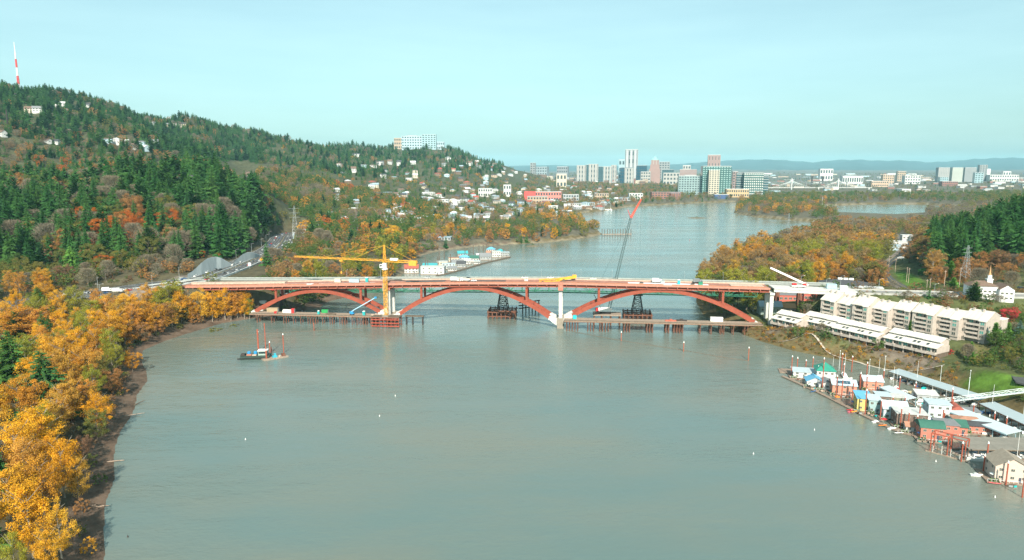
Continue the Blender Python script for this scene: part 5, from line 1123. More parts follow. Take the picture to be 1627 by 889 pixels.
riverside('low white roofed riverside house next to the bridge pier', (189.5, 495), 21, 1); riverside('second low white roofed riverside house from the bridge', (208, 489.5), 27, 2); riverside('third low white roofed riverside house, between two green bushes', (220, 464), 32, 3); riverside('long low white roofed riverside house nearest the lawn', (240.5, 436), 33, 4)
pth = smooth_line([Vector((*tuple(G(x, y, 7))[:2], 0)) for x, y in ((1235, 531), (1262, 535), (1290, 538), (1320, 549), (1360, 558), (1420, 571), (1470, 579), (1500, 584))], 3)
for p in pth: p.z = ground(p.x, p.y) + .12
tag(ribbon(MB(), pth, -1.1, 1.1, 0, .15).build('path', mat('path_gravel', (.42, .37, .31), .9, .15, 1)), kind='structure')
# church on the bluff
chp = G(1543, 474, 30); ch = thing('church', 'white two storey church with brown roofs and a small white spire', 'church', (chp.x, chp.y + 3, 29.5), R(-14)); cw = mat('church_white', (.74, .74, .74), .8, .06, .5); cr2 = ROOFM['brown']
MB().bx(0, 18, 0, 11, -3, 9.2).bx(18, 27, -3.5, 10, -3, 8.0).build('wall', cw, ch); o = MB().hip(18, 11, 9.2, 12.6, .6).build('roof', cr2, ch, (9, 5.5, 0)); o = MB().gable(13.5, 9, 8, 11, .5, .3).build('roof', cr2, ch, (22.5, 3.25, 0), R(90)); MB().add([(18, -3.5, 8), (27, -3.5, 8), (22.5, -3.5, 11)], [(0, 1, 2)]).build('gable_end', cw, ch)
MB().bx(-1.7, 1.7, -1.7, 1.7, 10.5, 13.6).build('cupola_base', cw, ch, (14, 5.5, 0)); MB().bx(-2.1, 2.1, -2.1, 2.1, 13.6, 14.0).bx(-1.1, 1.1, -1.1, 1.1, 14.0, 16.6).build('cupola', cw, ch, (14, 5.5, 0)); MB().lathe([(1.0, 16.6), (.5, 19), (.06, 24)], n=8).build('spire', mat('spire', (.5, .3, .15), .7, .1, 1), ch, (14, 5.5, 0))
for f in range(3 - 1):
    for k in range(6): window(ch, 1.8 + k * 2.8, -.02, 2 + f * 3.6, 0, None, .72)
    for k in range(3): window(ch, 19.6 + k * 2.8, -3.52, 1.8 + f * 3.4, 0, None, .7)
# halls and houses round the east bridge end
def shed(label, px, py, z, L, Wd, h, rh, wc, rc, rz, name='hall', wins=4, hip=False):
    p = G(px, py, z); t = thing(name, label, 'building', (p.x, p.y, z), rz); wm_ = WALLM.get(wc) or wc; rm_ = ROOFM.get(rc) or rc
    w_ = MB().bx(-L / 2, L / 2, -Wd / 2, Wd / 2, -3, h)
    if rh and not hip: w_.add([(-L / 2, -Wd / 2, h), (-L / 2, Wd / 2, h), (-L / 2, 0, h + rh), (L / 2, -Wd / 2, h), (L / 2, Wd / 2, h), (L / 2, 0, h + rh)], [(0, 2, 1), (3, 4, 5)])
    w_.build('wall', wm_, t); (MB().hip(L, Wd, h, h + rh) if hip else MB().gable(L, Wd, h, h + rh) if rh else MB().bx(-L / 2 - .3, L / 2 + .3, -Wd / 2 - .3, Wd / 2 + .3, h, h + .4)).build('roof', rm_, t)
    for k in range(wins): window(t, -L / 2 + L * (k + .5) / wins, -Wd / 2 - .02, h * .55, 0, None, min(1, h / 4))
    HP.append((p.x, p.y)); return t
hl = shed('large hall with a dark grey roof and white roof units behind the bridge end', 1342, 461, 17, 40, 22, 6, 3.4, 'grey', 'dark', R(-20), hip=True)
for k in range(3): MB().bx(-1.8, 1.8, -1.3, 1.3, 8.6, 10.6).build('roof_unit', white_paint, hl, (-4 + k * 4.4, 2, 0))
shed('grey green boarded house behind the white bridge pier', 1222, 497, 9, 17, 10, 6.2, 3.4, mat('grey_green_wall', (.20, .26, .24), .85, .1, 1), 'blue grey', R(-8), 'house', 3); shed('tan roofed house wing behind the white bridge pier', 1252, 496, 9, 9, 9, 4.5, 2.6, 'tan', mat('tan_roof', (.42, .24, .12), .8, .1, 1), R(-8), 'house', 2); shed('low red brick building under the east deck', 1246, 478, 10, 26, 10, 6, 0, mat('red_brick_wall', (.45, .12, .09), .85, .12, 1), 'grey', R(-8), 'hall', 7); shed('red brick building farther along under the concrete deck', 1290, 478, 11, 16, 10, 7, 0, mat('red_brick_wall', (.45, .12, .09), .85, .12, 1), 'grey', R(-8), 'hall', 5)
shed('long grey flat roofed building behind the largest apartment block', 1552, 494, 17, 44, 16, 6, .9, 'grey', 'grey', R(-38), 'hall', 6); shed('white building with pale blue fronts at the road bend', 1424, 393, 12, 24, 14, 9, 0, 'white', 'pale', R(-10), 'hall', 6); shed('pale blue workshop in front of the white building at the road bend', 1418, 397, 11, 20, 8, 6, 2, 'pale blue', 'blue grey', R(-10), 'hall', 5); shed('white upper block behind the road bend', 1440, 381, 11, 16, 12, 8, 0, 'white', 'pale', R(-10), 'hall', 3); shed('pale roofed low building in the amber wood', 1352, 409, 9, 18, 9, 4, 2, 'cream', 'brown', R(-6), 'house', 3); shed('small white roofed shop beside the approach road', 1382, 466, 22, 18, 9, 5, 0, 'cream', 'pale', R(-20), 'hall', 4); shed('pale house at the end of the apartments behind the red maple', 1612, 508, 14, 14, 9, 4, 2.4, 'grey', 'brown', R(-20), 'house', 3)
# ------------------------------------------------------------------ the floating homes
HBW = {'white': W_, 'salmon': mat('salmon_wall', (.52, .24, .17), .8, .1, .8), 'coral': mat('coral_siding', (.46, .17, .125), .8, .1, .8), 'yellow': mat('yellow_wall', (.56, .45, .16), .8, .1, .8), 'cyan': mat('cyan_wall', (.30, .42, .43), .8, .1, .8), 'brown shingle': mat('shingle', (.16, .115, .095), .9, .3, 3),
       'pale blue': mat('ice_wall', (.46, .55, .58), .8, .08, .8), 'tan': mat('tan_siding', (.56, .44, .38), .85, .08, .8), 'grey': WALLM['grey'], 'olive': mat('olive_siding', (.26, .27, .18), .85, .1, 1), 'cream': C_}
HBR = {'green': mat('green_metal_roof', (.03, .23, .17), .5, .08, .6), 'sky blue': mat('sky_blue_roof', (.12, .36, .55), .5, .08, .6), 'pale blue': mat('pale_blue_roof', (.42, .50, .54), .6, .14, .7), 'grey': ROOFM['grey'], 'dark green': mat('dark_green_roof', (.04, .13, .10), .8, .12, .8), 'taupe': mat('taupe_roof', (.27, .235, .19), .9, .15, .9), 'brown': mat('terracotta_roof', (.36, .19, .13), .85, .15, .8), 'white': mat('pale_membrane_roof', (.48, .49, .48), .8, .15, .6), 'red': ROOFM['red'], 'dark': ROOFM['dark'], 'teal': mat('teal_roof', (.05, .30, .34), .6, .1, .6)}
hb_door = MB().bx(-.45, .45, -.04, .04, 0, 2.05).mesh('door', [mat('dark_door', (.06, .07, .10), .6, .1, 1)])
deckplank = mat('moorage_planks', (.25, .19, .15), .92, .3, .9)
def houseboat(label, px, py, rz, L, Wd, h, rh, wc, rc, roof='gable', deck=(2, 2), nw=3, fl=2, turn=False, far_=False, solar=False, p=None):
    if not far_: L, Wd, h, rh = L * 1.1, Wd * 1.08, h * 1.1, rh * 1.1
    p = p or G(px, py, 0); t = thing('houseboat', label, 'houseboat', (p.x, p.y, 0), rz); dl, df = deck
    MB().bx(-L / 2 - dl, L / 2 + .8, -Wd / 2 - df, Wd / 2 + .8, -.5, .55).build('float_deck', deckplank, t)
    MB().bx(-L / 2 - dl + .2, L / 2 + .6, -Wd / 2 - df + .2, Wd / 2 + .6, -1.0, -.5).build('float_log', timber_dark, t)
    w_ = MB().bx(-L / 2, L / 2, -Wd / 2, Wd / 2, .55, h)
    a, b_ = (L, Wd) if not turn else (Wd, L)
    if roof == 'gable':
        for s_ in (-1, 1):
            tri = [(s_ * a / 2, -b_ / 2, h), (s_ * a / 2, b_ / 2, h), (s_ * a / 2, 0, h + rh)]
            if turn: tri = [(-y, x, z) for x, y, z in tri]
            w_.add(tri, [(0, 1, 2) if s_ > 0 else (0, 2, 1)])
    w_.build('wall', HBW[wc], t)
    rf = MB()
    if roof == 'gable': rf.gable(a, b_, h, h + rh, .55, .16)
    elif roof == 'hip': rf.hip(a, b_, h, h + rh, .6)
    elif roof == 'shed': rf.add([(-a / 2 - .5, -b_ / 2 - .5, h), (a / 2 + .5, -b_ / 2 - .5, h), (a / 2 + .5, b_ / 2 + .5, h + rh), (-a / 2 - .5, b_ / 2 + .5, h + rh), (-a / 2 - .5, -b_ / 2 - .5, h + .2), (a / 2 + .5, -b_ / 2 - .5, h + .2), (a / 2 + .5, b_ / 2 + .5, h + rh + .2), (-a / 2 - .5, b_ / 2 + .5, h + rh + .2)], [(3, 2, 1, 0), (4, 5, 6, 7), (0, 1, 5, 4), (1, 2, 6, 5), (2, 3, 7, 6), (3, 0, 4, 7)])
    elif roof == 'vault':
        pr = [(-b_ / 2 - .3 + (b_ + .6) * k / 10, h + rh * math.sin(math.pi * k / 10)) for k in range(11)]; rf.xprism(pr[::-1], -a / 2 - .4, a / 2 + .4)
    else: rf.bx(-a / 2 - .4, a / 2 + .4, -b_ / 2 - .4, b_ / 2 + .4, h, h + .3)
    ro = rf.build('roof', HBR[rc], t, (0, 0, 0), R(90) if turn else 0)
    if solar:
        for k in range(8): MB().bx(-.8, .8, -.5, .5, -.03, .05).build('solar_panel', navy, t, (-3 + (k % 4) * 1.75, -b_ * .36 + (k // 4) * 1.15, h + rh * .30 + (k // 4) * rh * .26 + .22)).rotation_euler = (math.atan2(rh, b_ / 2), 0, 0)
    for f in range(fl):
        zf = .55 + (h - .55) * (f + .55) / fl
        for k in range(nw): window(t, -L / 2 + L * (k + .5) / nw, -Wd / 2 - .02, zf, 0, None, .55 if not far_ else .75)
        for k in range(2): window(t, -L / 2 - .02, -Wd / 2 + Wd * (k + .5) / 2, zf, R(90), None, .55)
    link('door', hb_door, t, (L * .22, -Wd / 2 - .03, .58))
    if not far_:
        rl_ = MB()
        for x in np.arange(-L / 2 - dl + .2, L / 2 + .6, 1.5): rl_.bx(x - .04, x + .04, -Wd / 2 - df + .15, -Wd / 2 - df + .23, .55, 1.5)
        rl_.bx(-L / 2 - dl + .2, L / 2 + .6, -Wd / 2 - df + .14, -Wd / 2 - df + .24, 1.5, 1.57).build('railing', white_paint, t)
        for k in range(3): MB().bx(-.35, .35, -.3, .3, 0, .5).lathe([(.3, .5), (.5, .8), (.42, 1.2), (.1, 1.45)], n=7).build('planter', [mat('planter_green', (.09, .14, .05), .9, .3, 4)], t, (-L / 2 - dl * .5 + k * 1.2, -Wd / 2 - df * .6, .55))
    return t
HA = R(-14)
HBS = [
 ('low white floating home under a broad pale flat roof at the river end', 1277, 604, 12, 9, 3.6, 0, 'white', 'pale blue', 'flat', (2, 2), {}),
 ('white floating home under a bright green peaked roof', 1309, 610, 9, 9, 6.4, 3.6, 'white', 'green', 'hip', (1, 1), dict(fl=2)),
 ('small white floating cottage with a sky blue roof', 1293, 618, 8, 7, 3.2, 2.0, 'white', 'sky blue', 'gable', (2, 2), dict(turn=True, fl=1)),
 ('white low floating home with a grey roof beside the sky blue cottage', 1312, 622, 8, 8, 3.0, 1.6, 'white', 'grey', 'gable', (2, 3), dict(turn=True, fl=1)),
 ('salmon floating home with solar panels on its pale roof', 1338, 630, 11, 9, 5.4, 1.7, 'salmon', 'pale blue', 'gable', (1.5, 2), dict(solar=True, fl=2)),
 ('salmon floating home without solar panels, behind its twin', 1383, 622, 9, 10, 5.0, 1.6, 'salmon', 'pale blue', 'gable', (1, 1), dict(fl=1)),
 ('yellow floating home under a sky blue roof', 1369, 656, 6, 8, 6.4, 1.2, 'yellow', 'sky blue', 'shed', (3, 2), dict(nw=2)),
 ('tall cyan floating home beside the yellow one', 1386, 660, 5, 7, 6.6, .6, 'cyan', 'pale blue', 'shed', (.5, 1), dict(nw=2)),
 ('narrow brown shingled floating home behind the cyan one', 1400, 652, 6, 7, 6.2, 0, 'brown shingle', 'pale blue', 'flat', (1, 1), dict(nw=2)),
 ('pale blue floating home with a big vertical roof slope', 1418, 668, 10, 9, 5.2, 2.4, 'pale blue', 'pale blue', 'gable', (1.5, 2), {}),
 ('large dark brown shingled floating home with a flat roof', 1443, 681, 12, 9, 6.4, 0, 'brown shingle', 'white', 'flat', (1.5, 2), dict(nw=4)),
 ('pale two storey floating home near the gangway', 1487, 668, 9, 8, 7.0, 0, 'pale blue', 'pale blue', 'flat', (1, 1), {}),
 ('small olive walled floating home under a white flat roof', 1419, 645, 9, 6, 3.4, 0, 'olive', 'white', 'flat', (1, 1), dict(fl=1)),
 ('grey shed roofed floating home at the gangway foot', 1470, 642, 9, 6, 3.6, .8, 'grey', 'white', 'shed', (1, 1), dict(fl=1)),
 ('little white pavilion with a tan roof on the coral home deck', 1447, 691, 5, 4, 3.0, 1.2, 'white', 'brown', 'gable', (4, 2), dict(fl=1, nw=2)),
 ('coral floating home with an arched dark green roof', 1476, 700, 9, 8, 5.2, 2.2, 'coral', 'dark green', 'vault', (2, 3), dict(fl=2)),
 ('coral floating home wing with a glazed upper room', 1500, 698, 8, 8, 6.0, 0, 'coral', 'grey', 'flat', (0, 2), dict(fl=2)),
 ('coral floating home wing with a plain dark green roof', 1518, 694, 6, 8, 4.4, 1.8, 'coral', 'dark green', 'gable', (0, 1), dict(fl=1, nw=2)),
 ('white and coral floating home with a terracotta roof', 1538, 684, 12, 8, 3.6, 1.2, 'white', 'brown', 'hip', (1, 1), dict(fl=1)),
 ('long floating home with a dark roof and coral walls by the grey boathouse', 1558, 692, 14, 7, 3.6, 1.0, 'coral', 'dark', 'hip', (1, 1), dict(fl=1, nw=5)),
 ('red vaulted floating shed beside the pale two storey home', 1516, 668, 6, 7, 4.0, 2.0, 'grey', 'red', 'vault', (1, 1), dict(fl=1, nw=2, turn=True)),
 ('white flat roofed floating shed behind the coral homes', 1535, 668, 9, 6, 3.4, 0, 'white', 'grey', 'flat', (1, 1), dict(fl=1)),
 ('tan two storey floating home standing alone at the near corner', 1598, 765, 11, 9.5, 6.2, 3.0, 'tan', 'taupe', 'gable', (3, 1.5), dict(nw=3, turn=True)),
]
for lb, px, py, L, Wd, h, rh, wc, rc, rf, dk_, kw in HBS: houseboat(lb, px, py - 6, HA, L, Wd, h, rh, wc, rc, rf, dk_, **{**dict(nw=3, fl=2), **kw})
# long covered boat sheds
def boatshed(label, A, B, Wd, h, rc, post, nb, z1=0.0):
    a = Vector((*tuple(G(*A, h))[:2], 0)); b_ = Vector((*tuple(G(*B, h))[:2], 0)); d = b_ - a; L = d.length; t = thing('boathouse', label, 'boathouse', a, math.atan2(d.y, d.x))
    n = max(2, int(L / 9))
    sm = MB().add([(.02, -Wd / 2, h - .3), (L / n - .02, -Wd / 2, h - .3), (L / n - .02, Wd / 2, h + .5), (.02, Wd / 2, h + .5), (.02, -Wd / 2, h - .1), (L / n - .02, -Wd / 2, h - .1), (L / n - .02, Wd / 2, h + .7), (.02, Wd / 2, h + .7)], [(3, 2, 1, 0), (4, 5, 6, 7), (0, 1, 5, 4), (1, 2, 6, 5), (2, 3, 7, 6), (3, 0, 4, 7)]).mesh('roof_panel', [rc])
    for k in range(n): link('roof_panel', sm, t, (k * L / n, 0, rnd.uniform(-.02, .02)))
    pm = MB().bx(-.14, .14, -.14, .14, -.6, h - .3).mesh('post', [post])
    for k in range(int(L / 4.2) + 1):
        for y in (-Wd / 2 + .4, Wd / 2 - .4): link('post', pm, t, (k * 4.2, y, 0))
    MB().bx(0, L, -Wd / 2 + .2, -Wd / 2 + 1.2, -.4, .45).bx(0, L, Wd / 2 - 1.2, Wd / 2 - .2, -.4, .45).build('walkway', deckplank, t); MB().bx(0, L, -Wd / 2 - .1, -Wd / 2 + .1, h - .7, h - .31).build('fascia', post, t)
    return t, L
boat_h = MB(); nL = [(-3.6, 1.15, .2, 1.0), (-1.5, 1.3, .0, 1.0), (1.0, 1.2, .0, 1.1), (2.8, .7, .15, 1.3), (3.9, .04, .6, 1.5)]
vs = []
for x, b_, zk, zg in nL: vs += [(x, -b_, zg), (x, -b_ * .6, zk - .3), (x, b_ * .6, zk - .3), (x, b_, zg)]
fs = [(3, 2, 1, 0)] + [(i * 4 + k, i * 4 + (k + 1) % 4, i * 4 + 4 + (k + 1) % 4, i * 4 + 4 + k) for i in range(4) for k in range(4)]
boat_h.add(vs, fs); BH_ = boat_h.mesh('hull', [white_paint]); BC_ = MB().add([(-1.6, -.9, 1), (1.6, -.8, 1.05), (1.6, .8, 1.05), (-1.6, .9, 1), (-1.3, -.75, 2.0), (.6, -.6, 2.0), (.6, .6, 2.0), (-1.3, .75, 2.0)], [(0, 1, 5, 4), (1, 2, 6, 5), (2, 3, 7, 6), (3, 0, 4, 7), (4, 5, 6, 7)]).mesh('cabin', [white_paint]); BG_ = MB().add([(1.2, -.62, 1.35), (1.2, .62, 1.35), (.78, .56, 1.85), (.78, -.56, 1.85)], [(0, 1, 2, 3)]).bx(-1.2, .4, -.86, -.8, 1.35, 1.75).mesh('window', [dark_glass])
BMST = MB().tube((0, 0, 1), (0, 0, 13), .09, .05, 6).beam((0, 0, 2.4), (-3, 0, 2.4), .12).mesh('mast', [white_paint])
def boat(p, rz, label, group=None, s=1.0, m_=None, canvas=None, mast=False):
    t = thing('boat', label, 'boat', (p[0], p[1], .05), rz, group); t.scale = (s, s, s); slot0(link('hull', BH_, t), m_ or white_paint); slot0(link('cabin', BC_, t), canvas or white_paint); link('window', BG_, t)
    if mast: link('mast', BMST, t)
blue_roof = mat('boathouse_blue_roof', (.33, .40, .43), .6, .08, .3, streak=(4, .2, 1)); pale_roof = mat('boathouse_pale_roof', (.46, .54, .57), .6, .08, .3, streak=(4, .2, 1)); grey_roof = mat('boathouse_grey_roof', (.20, .19, .165), .85, .15, .5)
sheds = [('long blue grey boathouse roof nearest the brushy bank', (1420, 588), (1563, 634), 8, 4.4, blue_roof, timber_dark), ('pale blue boathouse roof in the middle of the marina', (1492, 641), (1612, 688), 9, 4.6, pale_roof, pale_blue_metal), ('grey blue boathouse roof beyond the gangway with brown posts', (1568, 640), (1660, 682), 8, 4.4, blue_roof, mat('brown_post', (.25, .13, .08), .8, .2, 1)), ('short pale slip roof behind the salmon homes', (1405, 614), (1448, 634), 6, 3.6, pale_roof, pale_blue_metal), ('short pale slip roof between the shingled home and the gangway', (1432, 648), (1474, 664), 6, 3.6, pale_roof, pale_blue_metal), ('long grey brown boathouse roof over dark slips beside the red lift frame', (1526, 704), (1660, 706), 12, 5.0, grey_roof, timber_dark)]
for i, (lb, A, B, Wd, h, rc, po) in enumerate(sheds):
    t, L = boatshed(lb, A, B, Wd, h, rc, po, 0); a = t.rotation_euler.z; n = Vector((math.sin(a), -math.cos(a), 0)); d = Vector((math.cos(a), math.sin(a), 0))
    for k in range(int(L / 5.5)):
        c_ = rnd.choice(['white', 'white', 'white', 'blue', 'grey']); boat(t.location + d * (2.5 + k * 5.5) + n * rnd.uniform(.5, 2.4), a - R(90), f'{c_} motor boat moored bow out under the {lb.split(" roof")[0]} roof', f'{c_} boats under the {lb.split(" roof")[0]} roof', rnd.uniform(.75, 1.0), PAINTS[c_])
# clutter on the floats
ub = MB().lathe([(1.5, 2.1), (.9, 2.45), (.08, 2.75)], n=8).mesh('canopy', [white_paint]); up_ = MB().tube((0, 0, 0), (0, 0, 2.7), .04, n=5).mesh('pole', [grey_metal])
for px, py, c_, lb in ((1288, 616, 'white', 'white patio umbrella on the deck of the sky blue cottage'), (1330, 636, 'orange', 'orange patio umbrella before the salmon home with solar panels'), (1356, 644, 'blue', 'blue patio umbrella between the salmon and yellow homes'), (1404, 672, 'red', 'red patio umbrella beside the pale blue home'), (1462, 694, 'blue', 'blue patio umbrella on the deck of the coral home'), (1578, 760, 'white', 'white patio umbrella on the deck of the tan corner home')):
    p = G(px, py, .55); t = thing('patio_umbrella', lb, 'umbrella', p); slot0(link('canopy', ub, t), PAINTS[c_]); link('pole', up_, t)
kh = MB().xprism([(-.35, .25), (0, 0), (.35, .25), (.2, .45), (-.2, .45)], -1.9, 1.9).add([(1.9, -.35, .25), (1.9, 0, 0), (1.9, .35, .25), (2.6, 0, .42)], [(0, 1, 3), (1, 2, 3), (2, 0, 3)]).add([(-1.9, -.35, .25), (-1.9, 0, 0), (-1.9, .35, .25), (-2.6, 0, .42)], [(1, 0, 3), (2, 1, 3), (0, 2, 3)]); ks = MB().bx(-.5, .4, -.2, .2, .44, .5).mesh('cockpit', [black_rubber]); KH = kh.mesh('hull', [white_paint])
for px, py, a, c_, lb in ((1350, 651, 20, 'red', 'red kayak on the walkway by the yellow home'), (1357, 654, 25, 'yellow', 'yellow kayak on the walkway by the yellow home'), (1402, 676, 10, 'orange', 'orange kayak beside the skiff on the walkway'), (1292, 622, 30, 'blue', 'blue kayak on the planks below the white cottage'), (1428, 688, 5, 'white', 'white kayak before the dark shingled home'), (1580, 768, -20, 'red', 'red kayak on the float of the tan corner home')):
    p = G(px, py, .6); t = thing('kayak', lb, 'kayak', p, R(a)); slot0(link('hull', KH, t), PAINTS[c_]); link('cockpit', ks, t)
bxm = MB().bx(-.6, .6, -.4, .4, 0, .8).mesh('body', [timber]); bxl = MB().bx(-.65, .65, -.45, .45, .8, .88).mesh('lid', [timber_dark])
for k in range(70):
    lb, px, py, L_, W2 = HBS[k % len(HBS)][:5]; p = G(px, py - 6, .56) + Vector((rnd.uniform(-L_ * .7, L_ * .5), -W2 * .66 - rnd.uniform(.2, 1.6), 0)); m_ = [timber, pale_wood, grey_metal, teal_paint, rust_pile][k % 5]; w_ = ['brown', 'pale', 'grey', 'teal', 'rust red'][k % 5]
    t = thing('deck_box', f'small {w_} storage box on a houseboat deck', 'box', p, HA + rnd.uniform(-.4, .4), f'{w_} storage boxes on the houseboat decks'); slot0(link('body', bxm, t), m_); link('lid', bxl, t)
# gangway
ga, gb = G(1488, 640, 1.5), G(1640, 621, 12.5); d = gb - ga; gw = thing('gangway', 'white steel truss gangway rising from the docks to the bank', 'gangway', ga, math.atan2(d.y, d.x)); L = math.hypot(d.x, d.y); hz2 = d.z
def gz(x): return hz2 * x / L
gm = mat('gangway_white', (.62, .68, .68), .6, .08, 1); n = 16
MB().beam((0, 0, 0), (L, 0, hz2), 2.2, .25).build('walkway', gm, gw)
for y in (-1.15, 1.15):
    MB().beam((0, y, .1), (L, y, hz2 + .1), .2).build('lower_chord', gm, gw); MB().beam((0, y, 1.7), (L, y, hz2 + 1.7), .2).build('upper_chord', gm, gw)
    for k in range(n):
        x0, x1 = L * k / n, L * (k + 1) / n; MB().beam((x0, y, gz(x0) + (.1 if k % 2 else 1.7)), (x1, y, gz(x1) + (1.7 if k % 2 else .1)), .14).build('diagonal', gm, gw)
gp = G(1470, 642, 0); dd = thing('landing_dock', 'pale floating dock at the foot of the gangway', 'dock', (gp.x + 4, gp.y, 0), HA); MB().bx(-9, 9, -1.6, 1.6, -.4, .6).build('deck', mat('pale_dock', (.45, .46, .44), .85, .12, 1), dd); MB().bx(-9, 9, -1.75, -1.6, -.2, .4).build('fender', timber_dark, dd)
# the outer walkway of the moorage
wk = [Vector((*tuple(G(x, y, 0))[:2], .35)) for x, y in ((1243, 598), (1300, 624), (1353, 651), (1400, 674), (1432, 688), (1462, 694))]
t = thing('moorage_walkway', 'narrow timber walkway along the river side of the houseboats', 'dock', (0, 0, 0)); wl2 = smooth_line(wk, 4)
for a, b_ in zip(wl2[:-1], wl2[1:]): MB().beam(a, a.lerp(b_, .97), 2.0, .5).build('deck_section', deckplank, t)
for a in wl2[::3]: MB().bx(-.3, .3, -.3, .3, -.6, .25).build('float', timber_dark, t, a + Vector((0, 0, -.3)))
for i, (px, py, a, lb) in enumerate([(1250, 590, 20, 'bare timber deck at the river tip of the houseboat row'), (1470, 690, 0, 'wide timber deck before the coral houseboat')]): 
    p = G(px, py, 0); t = thing('floating_deck', lb, 'dock', (p.x, p.y, 0), HA); m2 = MB().bx(-4.5, 4.5, .05, .95, .1, .45).mesh('plank', [deckplank])
    for k in range(9): link('plank', m2, t, (0, k * 1.0 - 4, rnd.uniform(-.02, .02)))
    MB().bx(-4.5, 4.5, -4, 5, -.5, .08).build('float_log', timber_dark, t)
# red boat lift frame
p = G(1507, 722, 0); lf = thing('boat_lift_frame', 'red steel boat lift frame with crowded posts beside the grey boathouse', 'frame', (p.x, p.y, 0), R(-48)); rm = mat('lift_red', (.34, .08, .045), .75, .2, .8)
for x in (-6.5, 0, 6.5):
    for y in (-2.2, 2.2): MB().tube((x, y, -3), (x, y, 8.5), .24).build('post', rm, lf)
    MB().beam((x, -2.2, 8.5), (x, 2.2, 8.5), .3).build('cross_beam', rm, lf)
for y in (-2.2, 2.2): MB().beam((-6.5, y, 8.5), (6.5, y, 8.5), .34).build('top_beam', rm, lf)
MB().bx(-8, 8, -3.2, -2.4, -.3, .4).bx(-8, 8, 2.4, 3.2, -.3, .4).build('float_walk', timber, lf)
for k in range(9): MB().bx(-.12, .12, -.12, .12, .4, rnd.uniform(2.5, 5)).beam((0, 0, 1.2), (1.3, 0, 2.6), .12).build('fender_post', white_conc if k % 2 else timber_dark, lf, (-7 + k * 1.7, -2.8, 0))
p = G(1553, 731, 0); boat(p, R(-14), 'large white cabin cruiser lying before the grey brown boathouse', None, 1.25)
for px, py, a, lb, m_, cv, ms in [(1456, 612, 60, 'sailboat with a bare white mast nearest the bank boathouse', None, None, True), (1468, 621, 40, 'boat with a bright teal canvas cover', None, teal_paint, False), (1482, 625, 40, 'white boat with a cream canvas beside the teal covered boat', None, C_, False), (1418, 622, 20, 'red hulled sailboat behind the salmon home', red_paint, None, True), (1437, 626, 10, 'yellowish launch behind the salmon homes', mat('buff_hull', (.55, .47, .3), .6, .1, 1), None, False), (1452, 632, 10, 'red and white runabout at the end of the inner dock', red_paint, white_paint, False), (1395, 606, 70, 'sailboat whose mast stands behind the green roof', None, None, True), (1341, 598, 75, 'tall masted white sailboat behind the green roofed home', None, None, True), (1417, 682, 10, 'white skiff tied to the outer walkway', None, None, False), (1392, 671, 10, 'white rowing boat on the outer walkway edge', None, None, False), (1353, 655, 15, 'pink and red kayak like boat near the yellow home', mat('pink_hull', (.6, .15, .2), .5, .1, 1), red_paint, False), (1551, 756, -10, 'small white dinghy tied beside the tan corner home', None, None, False), (1615, 732, 80, 'white sailboat behind the tan corner home', None, None, True), (1478, 655, 45, 'tall white twin masted boat by the gangway', None, None, True), (1396, 602, 40, 'white motor boat behind the salmon home', None, None, False)]:
    boat(G(px, py, 0), R(a), lb, None, .6 if 'skiff' in lb or 'kayak' in lb or 'dinghy' in lb or 'rowing' in lb else 1.1, m_, cv, ms)
for k, (px, py) in enumerate(((1322, 600), (1348, 606), (1362, 611), (1390, 614), (1424, 618), (1440, 636), (1462, 640), (1476, 668), (1500, 660), (1524, 676), (1408, 634), (1428, 640), (1575, 655), (1590, 664), (1548, 645))):
    c_ = ('white', 'white', 'blue', 'white', 'grey')[k % 5]; boat(G(px, py, 0), R(rnd.uniform(20, 70)), f'{c_} motor boat moored in the water lane behind the houseboats', f'{c_} boats behind the houseboats', rnd.uniform(.85, 1.15), PAINTS[c_], None, k % 4 == 0)
PL = [(1257, 598, 565), (1266, 592, 569), (1280, 588, 571), (1291, 586, 567), (1307, 607, 577), (1299, 604, 581), (1306, 620, 566), (1318, 600, 590), (1337, 588, 562), (1340, 600, 578), (1353, 590, 567), (1377, 595, 576), (1328, 632, 597), (1337, 632, 603), (1354, 634, 607), (1366, 618, 593), (1374, 645, 594), (1374, 660, 619), (1390, 630, 602), (1403, 610, 586), (1398, 668, 636), (1417, 655, 628), (1428, 625, 597), (1430, 681, 645), (1437, 646, 631), (1442, 684, 653), (1455, 660, 648), (1459, 680, 641), (1456, 684, 660), (1454, 625, 607), (1497, 676, 650), (1500, 668, 654), (1510, 658, 616), (1512, 660, 630), (1545, 668, 642), (1578, 682, 655), (1597, 690, 660), (1527, 733, 700), (1566, 745, 699), (1562, 750, 720), (1598, 770, 732), (1624, 790, 730), (1626, 760, 725), (1530, 690, 680), (1566, 690, 680), (1597, 640, 618)]
for px, py, pt in PL:
    p = G(px, py, 0); pile(p, max(4, (py - pt) * p.y / FPX * 1.02), .27, 'rust red mooring pile with a white cap among the houseboats', 'mooring piles among the houseboats', rp_, True)
for px, py, pt, lb in ((1393, 600, 533, None),): pass
for px, py, h, zb_ in ((1333, 588, 12, 0), (1405, 592, 10, 0), (1380, 600, 11, 0), (1538, 628, 9, 8), (1626, 660, 14, 3), (1494, 604, 8, 4), (1540, 612, 8, 6)):
    t = thing('lamp_pole', 'slim pale pole standing at the marina edge', 'pole', G(px, py, zb_), 0, 'slim pale poles around the marina'); MB().tube((0, 0, -2), (0, 0, h), .13, .09, 6).build('shaft', gm, t); MB().lathe([(.1, h), (.26, h + .2), (.2, h + .5), (.05, h + .6)], n=8).build('lamp', white_paint, t)
# parking lot and shore rocks
lot = MB(); pp = [G(x, y, 12.6) for x, y in ((1606, 598), (1650, 596), (1650, 616), (1614, 608))]; tag(lot.prism([(v.x, v.y) for v in pp], 12.4, 13.2).build('car_park', asphalt), kind='structure')

